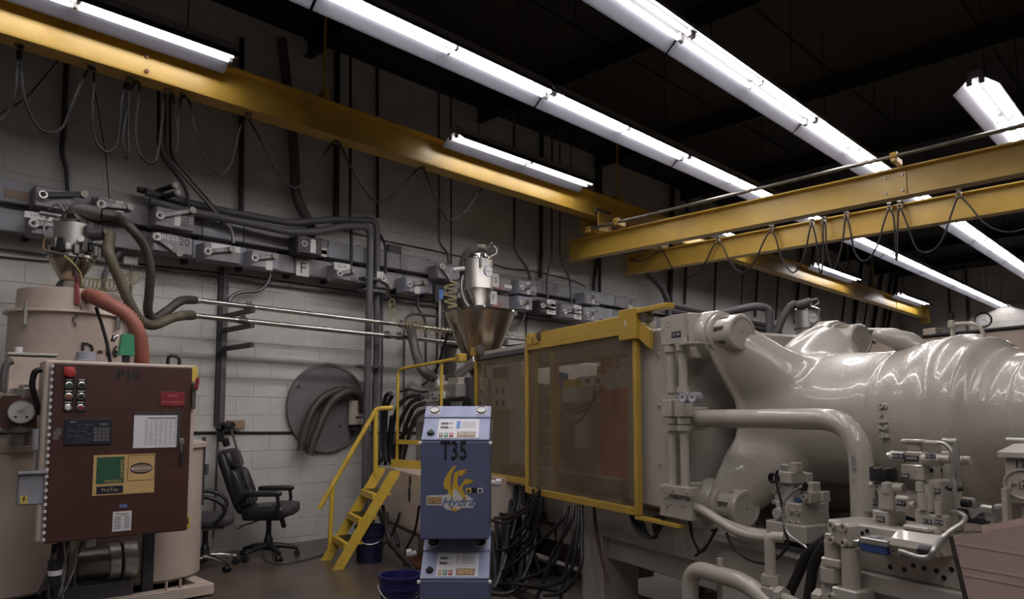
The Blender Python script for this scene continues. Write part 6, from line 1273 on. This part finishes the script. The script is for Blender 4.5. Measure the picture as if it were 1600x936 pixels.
# flange block with columns and hex nuts
fl = thing('flange_assembly', 'beige four-bolt flange block on columns with big hex nuts', 'fitting', M(1.7, -.3, .3)); PFL = -.28
_o, a0, a1, _p, p1, z0, z1 = pxblk('flange_block', PFL, 1297, 1328, 1347, 820, 857, 'machine', fl, .012)
for x, y in ((1301, 821), (1320, 824), (1301, 844), (1320, 848)): q = mP(x, y, PFL); bolt(fl, (q.x, PFL, q.z), (0, -1, 0), .017, .016)
def pxcyl(nm, p_, x0, x1, yt, yb, par, mt='machine', n=20, hexa=False):
    c0 = mP((x0+x1)/2, yb, p_); c1 = mP((x0+x1)/2, yt, p_); r_ = abs(mP(x1, yb, p_).x-mP(x0, yb, p_).x)/2*1.08
    m_ = MB(MF); m_.lathe([(0, 0), (r_, 0), (r_, c1.z-c0.z), (0, c1.z-c0.z)], 6 if hexa else n, T(c0.x, p_+.03, c0.z) @ rot(.3, 'Z'), flat=hexa); return obj(nm, m_, mt, par)
pxcyl('column', PFL, 1313, 1335, 857, 928, fl); pxcyl('cylinder', PFL+.02, 1286, 1310, 846, 877, fl); pxblk('clamp_block', PFL, 1282, 1312, 1318, 876, 889, 'machine', fl); pxblk('collar_block', PFL+.02, 1286, 1300, 1304, 834, 848, 'machine', fl, .01)
pxcyl('hex_nut', PFL, 1278, 1306, 888, 909, fl, hexa=True); pxcyl('stem', PFL, 1284, 1299, 909, 917, fl, 'loader_can'); pxcyl('hex_nut', PFL, 1279, 1299, 917, 929, fl, hexa=True); pxcyl('stem', PFL, 1281, 1300, 929, 960, fl)
pxblk('foot_plate', PFL-.02, 1299, 1340, 1368, 926, 950, 'machine', fl); q = mP(1301, 932, PFL-.02); bolt(fl, (q.x, PFL-.02, q.z), (0, -1, 0), .018, .02); pxcyl('stud', PFL+.03, 1339, 1352, 921, 930, fl)
m_ = MB(MF); q = mP(1283, 932, PFL); m_.lathe([(.03, -.05), (.045, -.05), (.045, .0), (.03, .0)], 6, T(q.x, PFL+.03, q.z-.02) @ rot(math.pi/2, 'Y'), flat=True); obj('hex_nut', m_, 'machine', fl)
# label helper on a -p face
def ptag(par, s, x, y, wpx, hpx, p_, sz=None):
    q = mP(x, y, p_); k_ = (M(*q)-CAM).dot(fwv)/F; m_ = MB(MF); m_.box((q.x, p_-.002, q.z), (wpx*k_*1.08, .004, hpx*k_)); o = obj('name_tag', m_, 'tag_blue', par); text(o, s, pf(q.x, p_-.005, q.z), sz or hpx*k_*.85, 'label_white', sx=.85)
def acyl(nm, p_, x0, x1, yc, rpx, par, mt='machine', n=18, rr=None):
    c0 = mP(x0, yc, p_); c1 = mP(x1, yc, p_); r_ = rpx*(M(*c0)-CAM).dot(fwv)/F; m_ = MB(MF)
    d = Vector((c1.x-c0.x, 0, 0)); m_.lathe([(0, 0), (r_, 0), (r_*1.0, d.x*.9), (r_*.86, d.x), (0, d.x)], n, Matrix(((0, 0, 1, c0.x), (1, 0, 0, p_), (0, 1, 0, c0.z), (0, 0, 0, 1)))); return obj(nm, m_, mt, par)
# small valve LB32 / SOL F
PS = -.10
s1 = thing('valve_stack', 'short beige valve stack tagged LB32 with a black coil on top', 'valve', M(1.85, PS, mz1))
_o, a0, a1, _p, p1, z0, z1 = pxblk('sub_plate', PS, 1362, 1388, 1416, 800, 819, 'machine', s1); ptag(s1, 'LB32', 1376, 811, 13, 8, PS-.001)
blk('foot', a0, a1, PS, p1, mz1-.002, z0+.004, 'machine', s1, 0) if z0 > mz1 else None
pxblk('valve_body', PS, 1370, 1394, 1402, 756, 800, 'machine', s1, .01); pxblk('valve_cap', PS-.01, 1374, 1389, 1398, 753, 774, 'machine', s1, .01)
pxblk('solenoid_box', PS-.02, 1396, 1420, 1429, 776, 799, 'machine', s1, .01); ptag(s1, 'SOL F', 1408, 785.5, 15, 8, PS-.021)
acyl('end_nut', PS+.03, 1398, 1413, 762, 8, s1); acyl('end_nut', PS+.03, 1360, 1372, 758, 5, s1); acyl('plunger', PS, 1420, 1430, 788, 6, s1)
m_ = MB(MF); q = mP(1380, 742, PS+.04); q2 = mP(1398, 742, PS+.04); k_ = q2.x-q.x; m_.lathe([(0, -.03), (k_*.9, -.03), (k_, -.024), (k_, .026), (k_*.95, .032), (0, .032)], 22, T(q.x, PS+.04, q.z)); obj('black_coil', m_, 'black', s1)
for i in range(6): an = i*math.pi/3; m_ = MB(MF); m_.box((q.x+k_*.9*math.cos(an), PS+.04+k_*.9*math.sin(an), q.z+.032), (.014, .014, .012), .002); obj('coil_screw', m_, 'duct_dark', s1)
ptag(s1, 'D', 1366, 785, 4, 9, PS+.05)
# tall valve HR30 / CV60 / 2460PSI
s2 = thing('valve_stack', 'tall beige valve stack with tags CV60, HR30 and 2460PSI', 'valve', M(2.1, PS, mz1))
pxblk('sub_plate', PS-.02, 1428, 1477, 1498, 806, 832, 'machine', s2, .008); ptag(s2, 'BLK 2B', 1449, 814.5, 13, 6, PS-.021); ptag(s2, 'DRN 3A', 1467, 816, 13, 6, PS-.021)
_o, a0, a1, _p, p1, z0, z1 = pxblk('valve_column', PS, 1440, 1471, 1488, 750, 807, 'machine', s2, .008); ptag(s2, 'HR30', 1462, 767, 14, 8, PS-.001)
pxblk('column_foot', PS-.02, 1429, 1452, 1456, 797, 808, 'machine', s2, .008)
pxcyl('pilot_cylinder', PS-.05, 1429, 1441, 771, 797, s2); pxcyl('pilot_cylinder', PS-.03, 1441, 1454, 757, 800, s2); pxcyl('pilot_cylinder', PS-.05, 1455, 1464, 785, 806, s2); pxblk('pilot_head', PS-.02, 1428, 1442, 1446, 752, 771, 'machine', s2, .008)
_o, a0, a1, _p, p1, z0, z1 = pxblk('valve_block', PS-.02, 1406, 1444, 1481, 727, 752, 'machine', s2, .006); ptag(s2, 'CV60', 1413.5, 744, 14, 8, PS-.021)
for x, y in ((1420, 735), (1429, 735.5), (1425, 742)): q = mP(x, y, PS-.02); bolt(s2, (q.x, PS-.02, q.z), (0, -1, 0), .007, .004)
for f_ in (.3, .75): bolt(s2, (a1, _p+(p1-_p)*f_, (z0+z1)/2+.01), (1, 0, 0), .010, .004, 'ink', 'port_hole')
pxblk('valve_body', PS-.01, 1413, 1443, 1452, 706, 728, 'machine', s2, .006); ptag(s2, '2460PSI', 1424.5, 716, 21, 8, PS-.011); ptag(s2, 'SOL EX', 1403.5, 712.5, 18, 8, PS-.045)
acyl('solenoid', PS, 1394, 1414, 714, 9.5, s2); acyl('end_nut', PS, 1388, 1395, 712, 5, s2, 'chrome'); acyl('solenoid', PS, 1444, 1472, 718, 10, s2); acyl('hex_end', PS-.01, 1471, 1486, 717, 7.5, s2, n=6); ptag(s2, 'VOL X', 1454, 713, 15, 7, PS-.042)
pxblk('connector_box', PS, 1417, 1437, 1444, 687, 707, 'machine', s2, .008); pxblk('connector_top', PS-.01, 1412, 1446, 1452, 687, 693, 'machine', s2, .004); acyl('cable_gland', PS, 1446, 1468, 692, 4.5, s2); acyl('end_nut', PS, 1410, 1418, 690, 4, s2)
pxblk('rear_block', PS+.12, 1468, 1482, 1490, 685, 705, 'machine', s2, .008); acyl('cable_gland', PS+.1, 1482, 1496, 690, 5, s2); acyl('solenoid', PS+.12, 1494, 1517, 719, 7, s2); text(s2, 'D2', pf(*mP(1508, 718, PS+.095)), .022, 'ink', name='pen_mark')
blk('post', mP(1478, 750, PS+.1).x-.02, mP(1490, 750, PS+.1).x, PS+.1, PS+.16, mz1, mP(1485, 705, PS+.1).z, 'machine', s2)
mcable('pale lead bending from the tall valve top down to its foot', pp([(1466, 692), (1476, 694), (1486, 704), (1489, 720), (1488, 745), (1492, 758), (1492, 768)], PS-.02), .009, 'loader_can', n=8)
mcable('second pale lead beside it from the rear connector', pp([(1493, 690), (1496, 710), (1496, 735), (1493, 755), (1491, 766)], PS+.05), .009, 'loader_can', n=8)
q = mP(1491, 763, PS); m_ = MB(MF); m_.ball((q.x, PS, q.z), .03, 10, (1.3, .8, .5)); tag(obj('tape_wrap', m_, 'black'), 'black tape wrap round the leads of the tall valve', 'tape')
# blue banded valve lying along the manifold face
bv_ = thing('proportional_valve', 'valve with bright blue band sticking out of the manifold face', 'valve', M(1.95, PM_-.1, .9)); PBV = -.30
yblk('blue_body', 1343, 851, 1384, 864, PBV, 'valve_blue', .09, bv_, .004); yblk('silver_top', 1343, 842, 1386, 852, PBV-.004, 'loader_can', .10, bv_, .004); yblk('silver_foot', 1350, 862, 1382, 867, PBV+.01, 'loader_can', .08, bv_, .004)
yblk('top_plate', 1358, 838, 1370, 845, PBV+.01, 'duct_light', .05, bv_, .004); acyl('end_cap', PBV+.04, 1337, 1345, 847, 6.5, bv_, 'steel'); acyl('hex_gland', PBV+.04, 1384, 1396, 856, 8, bv_, 'steel', 6); acyl('cable_gland', PBV+.04, 1395, 1409, 861, 5.5, bv_, 'steel')
m_ = MB(MF); c0 = mP(1360, 856, PBV+.05); m_.box((c0.x+.06, (PBV+.09+PM_)/2, c0.z), (.12, PM_-PBV-.09+.01, .06), .004); obj('mounting_neck', m_, 'machine', bv_)
wv = thing('pilot_valve', 'large chamfered beige valve with black knob beside the blue banded valve', 'valve', M(2.1, PM_-.1, .95)); q = mP(1395, 850, PBV+.02); r_ = mP(1462, 860, PBV+.02); zt_, zb_ = mP(1430, 834, PBV+.02).z, mP(1430, 866, PBV+.02).z
m_ = MB(MF); m_.prism([(PBV+.02, zb_), (PBV, zb_+.025), (PBV+.01, zt_-.03), (PBV+.06, zt_), (PM_, zt_), (PM_, zb_)], q.x, r_.x, PR); obj('valve_body', m_, 'machine', wv)
m_ = MB(MF); m_.box(((q.x+r_.x)/2-.02, PBV+.10, zt_+.012), (.12, .07, .025), .008); obj('top_cover', m_, 'machine', wv)
for a_ in (.0, .06, .12): bolt(wv, (q.x+.03+a_, PBV+.09, zt_+.002), (0, 0, 1), .012, .012)
acyl('knob', PBV+.0, 1438, 1456, 860, 8.5, wv, 'black'); acyl('knob_hub', PBV+.0, 1455, 1459, 860, 4.5, wv, 'duct_dark'); acyl('neck', PBV+.06, 1456, 1476, 862, 5, wv)
mcable('pale grey cable looping from the blue banded valve over the manifold edge', pp([(1406, 861), (1420, 866), (1437, 871), (1452, 870), (1460, 858), (1472, 842), (1488, 828), (1503, 818), (1508, 808), (1500, 802), (1485, 800)], [PBV, PBV-.02, PBV-.04, PBV-.04, PBV-.03, -.24, -.2, -.16, -.12, -.1, -.06]), .011, 'loader_can', n=8)
for k in range(4): mcable(['grey cable lying across the manifold top behind the LB32 valve', 'second grey cable behind the LB32 valve', 'dark cable on the manifold top by the thick pipe', 'pale cable curving behind the manifold corner'][k], pp([(1330+6*k, 806-2*k), (1348, 800-2*k), (1368, 798-k), (1400, 800)], .06+.02*k), .008, ('loader_can', 'conduit', 'cable', 'loader_can')[k])
# clutter right of the tall valve
cl = thing('fitting_cluster', 'jumble of small valves and cable glands behind the tall valve stack', 'fittings', M(2.45, .1, 1.0))
for (x0, y0, x1, y1, p_, mt_, nm) in ((1492, 778, 1512, 790, .05, 'machine', 'small_valve'), (1490, 792, 1506, 806, .02, 'machine', 'small_valve'), (1536, 792, 1553, 815, .0, 'loader_can', 'junction'), (1552, 788, 1566, 818, .08, 'machine', 'panel'), (1500, 806, 1535, 818, .06, 'duct_dark', 'tray'), (1518, 800, 1536, 808, .1, 'duct_dark', 'block')): yblk(nm, x0, y0, x1, y1, p_, mt_, .06, cl)
for x, y in ((1511, 786), (1505, 800)): acyl('black_knob', .0, x-7, x+5, y, 6.5, cl, 'black')
acyl('gland', -.0, 1535, 1552, 794, 6, cl, 'loader_can'); m_ = MB(MF); m_.tube(spline(pp([(1518, 808), (1526, 801), (1538, 795)], 0), 5), .01, 8); obj('gland_cable', m_, 'loader_can', cl)
blk('shelf', 2.3, 2.75, -.02, .3, .80, .98, 'machine', cl)
# cast box with oval emblem at the picture's edge
cb = thing('cast_box', 'beige box with slanted lid and raised oval lettering behind the carton', 'box', M(2.6, -.1, 1.0)); PC = -.05
q = mP(1568, 714, PC); a0 = q.x; z1 = q.z; z0 = mP(1568, 786, PC).z; blk('box_body', a0, a0+.34, PC, PC+.25, z0, z1, 'machine', cb, .008); m_ = MB(MF)
m_.prism([(PC-.02, z1), (PC-.02, z1+.02), (PC+.1, z1+.05), (PC+.27, z1+.05), (PC+.27, z1)], a0-.012, a0+.35, PR); obj('lid', m_, 'machine', cb)
ec = mP(1602, 757, PC); m_ = MB(MF); m_.tube([(ec.x+.076*math.cos(i*.2244), PC-.002, ec.z+.056*math.sin(i*.2244)) for i in range(29)], .005, 6); obj('oval_ring', m_, 'machine', cb)
text(cb, 'HPM', pf(ec.x, PC-.003, ec.z), .056, 'machine', ext=.004, name='cast_letter'); text(cb, '17', pf(*mP(1594, 726, PC-.002)), .045, 'ink', name='pen_mark')
blk('post', a0-.0, a0+.02, PC-.03, PC, .80, z0+.06, 'machine', cb, 0); blk('lower_body', a0+.04, a0+.33, PC+.02, PC+.22, .80, z0, 'machine', cb)
m_ = MB(MF); q = mP(1573, 687, .1); m_.cyl((q.x, .1, q.z), (q.x+.5, .1, q.z), .009, n=8); m_.cyl((q.x+.45, .1, q.z), (q.x+.45, .1, z1), .009, n=8); tag(obj('rod', m_, 'label_white'), 'thin white rod above the cast box with the oval', 'rod')
# carton
ct = thing('cardboard_carton', 'brownish pink corrugated carton with a folded step at its top edge', 'carton', gp(1560, 1400, 0)); TLc = dp(1489, 838, 2.25); TRc = dp(1640, 808, 2.02)
xd = (TRc-TLc); xd.z = 0; L_ = xd.length; KM = frame(TLc, xd, (0, 0, 1))
def kpt(px, py): d = KM.inverted().to_3x3() @ ray(px, py); o_ = KM.inverted() @ CAM; t_ = -o_.z/d.z; q_ = o_+d*t_; return (q_.x, q_.y)
m_ = MB(KM); BLc = kpt(1514, 940); m_.prism([kpt(1489, 838), kpt(1527, 834), (L_, kpt(1640, 812)[1]), (L_, -.75), (BLc[0]+.12, -.75), BLc], -.02, 0); obj('front_panel', m_, 'cardboard', ct)
m_ = MB(KM); s0 = kpt(1527, 823); m_.prism([s0, (L_, kpt(1640, 800)[1]), (L_, -.7), (s0[0], -.7)], -.06, -.024); obj('inner_flap', m_, 'cardboard', ct)
m_ = MB(KM); k0 = kpt(1489, 838); m_.prism([k0, (k0[0]-.014, k0[1]-.004), (BLc[0]-.016, BLc[1]), BLc], -.09, .001); obj('torn_edge', m_, 'cardboard_dark', ct)
for i in range(5):
    f_ = i/9; y_ = -.012-.045*i-.02*(i % 2); m_ = MB(KM); xa = k0[0]+(BLc[0]-k0[0])*(y_-k0[1])/(BLc[1]-k0[1])+.004; m_.box(((xa+L_)/2, y_+.045*(1 if 0 else 0), .0012), (L_-xa, .004, .0024), .001, Matrix.Rotation(.05, 3, 'Z')) if False else m_.box(((xa+L_)/2, y_-.01, .001), (L_-xa-.004, .006, .0007), .0003); obj('corrugation_ridge', m_, 'cardboard', ct)
m_ = MB(KM); m_.box((L_*.55, -.98, -.3), (L_*.8, .5, .5)); obj('carton_base', m_, 'cardboard', ct)
# ================================================================== things beyond the press
fp = thing('second_press', 'tan housing of another press standing beyond the clamp cylinder', 'machine', M(2, 3.2, 0)); qa = mP(1600, 511, 3.0); qb = mP(1405, 529, 3.0)
blk('housing', qb.x-.5, qa.x+1.2, 3.0, 3.9, qa.z-.22, qa.z, 'tan', fp, .02); blk('lower_body', qb.x-.3, mP(1545, 540, 3.0).x, 3.05, 3.85, 0, qa.z-.22, 'tan', fp, .01); blk('cap_strip', qb.x-.5, qa.x+1.2, 2.98, 3.92, qa.z, qa.z+.015, 'duct_dark', fp, 0); blk('rear_body', qb.x, qa.x+1.2, 3.6, 3.85, 0, qa.z-.25, 'duct_dark', fp)
q = mP(1445, 519, 3.1); blk('gearbox', q.x-.02, q.x+.1, 3.1, 3.2, qa.z+.015, q.z+.03, 'tan', fp)
fc_ = dp(1261, 500, 10.5); fk = 10.5/F; f0 = thing('vacuum_loader', 'small far vacuum loader with oval badge seen over the clamp cylinder', 'loader', T(fc_.x, fc_.y, dp(1261, 517, 10.5).z)); FMx = T(fc_.x, fc_.y, 0)
def fz(y): return dp(1261, y, 10.5).z
m_ = MB(); m_.lathe([(.16, fz(540)), (.165, fz(514)), (.165, fz(487))], 28, FMx); obj('loader_can', m_, 'loader_can', f0); m_ = MB(); m_.lathe([(.18, fz(486)), (.18, fz(484)), (.13, fz(480)), (0, fz(479))], 28, FMx); obj('loader_head', m_, 'chrome', f0); m_ = MB(); m_.lathe([(.18, fz(516)), (.18, fz(513))], 28, FMx); obj('clamp_band', m_, 'steel_dark', f0)
m_ = MB(); m_.lathe([(.16, fz(540)), (.08, fz(560)), (.08, 1.2), (.4, 1.1), (.4, 0)], 24, FMx); obj('machine_feed', m_, 'machine', f0)
m_ = MB(); m_.cyl(dp(1246, 478, 10.4), dp(1266, 472, 10.3), .07, n=12); m_.cyl(dp(1263, 472, 10.3), dp(1277, 468, 10.3), .03, n=8); obj('vacuum_elbow', m_, 'hose_grey', f0); m_ = MB(); m_.tube(spline([dp(1277, 468, 10.3), dp(1279, 473, 10.3), dp(1271, 478, 10.3)], 5), .01, 6); obj('air_line', m_, 'label_white', f0)
bnf = (CAM-fc_); bnf.z = 0; bnf.normalize(); bnf = (bnf+Vector((-bnf.y, bnf.x, 0))*.55).normalized(); FB = frame(Vector((fc_.x, fc_.y, fz(499)))+bnf*.167, Vector((-bnf.y, bnf.x, 0)), (0, 0, 1)); m_ = MB(FB); m_.prism([(.075*math.cos(i*.26), .07*math.sin(i*.26)) for i in range(24)], -.01, .001); bd = obj('badge', m_, 'label_white', f0); text(bd, 'UNA-DYN', FB @ T(0, 0, .003), .03, 'hydra_blue')
fpts = [dp(x, y, 10.4) for x, y in ((1246, 478), (1238, 476), (1226, 492), (1216, 515), (1208, 545))]
hose('far grey hose running up to the small far loader', spline(fpts+[Vector((fpts[-1].x, fpts[-1].y, 1.2))], 6), .05, 'hose_grey', step=.03)
run('conduit_arch', 'grey conduit arching up and over beyond the first clamp nut', 'conduit', bend([Vector((*dp(1115, 492, 9.5).xy, dp(1115, 492, 9.5).z)), dp(1182, 478, 9.2), dp(1202, 482, 9.2), Vector((*dp(1203, 535, 9.2).xy, 0))], .25, 8), .05, 'pipe_grey', 12)
run('hand_rail', 'thin pale pipe bending down beyond the far clamp nut', 'pipe', bend([dp(1270, 514, 9), dp(1402, 516, 8.2), dp(1420, 527, 8.2), Vector((*dp(1422, 560, 8.2).xy, 0))], .3, 8), .024, 'loader_can', 8)
# ------------------------------------------------------------------ lettering becomes plain meshes
bpy.context.view_layer.update()
dg = bpy.context.evaluated_depsgraph_get()
for o in TEXTS:
    me = bpy.data.meshes.new_from_object(o.evaluated_get(dg))
    nm = o.name; par = o.parent; mb_ = o.matrix_basis.copy(); bpy.data.objects.remove(o, do_unlink=True)
    n = bpy.data.objects.new(nm, me); COL.link(n); n.parent = par; n.matrix_basis = mb_
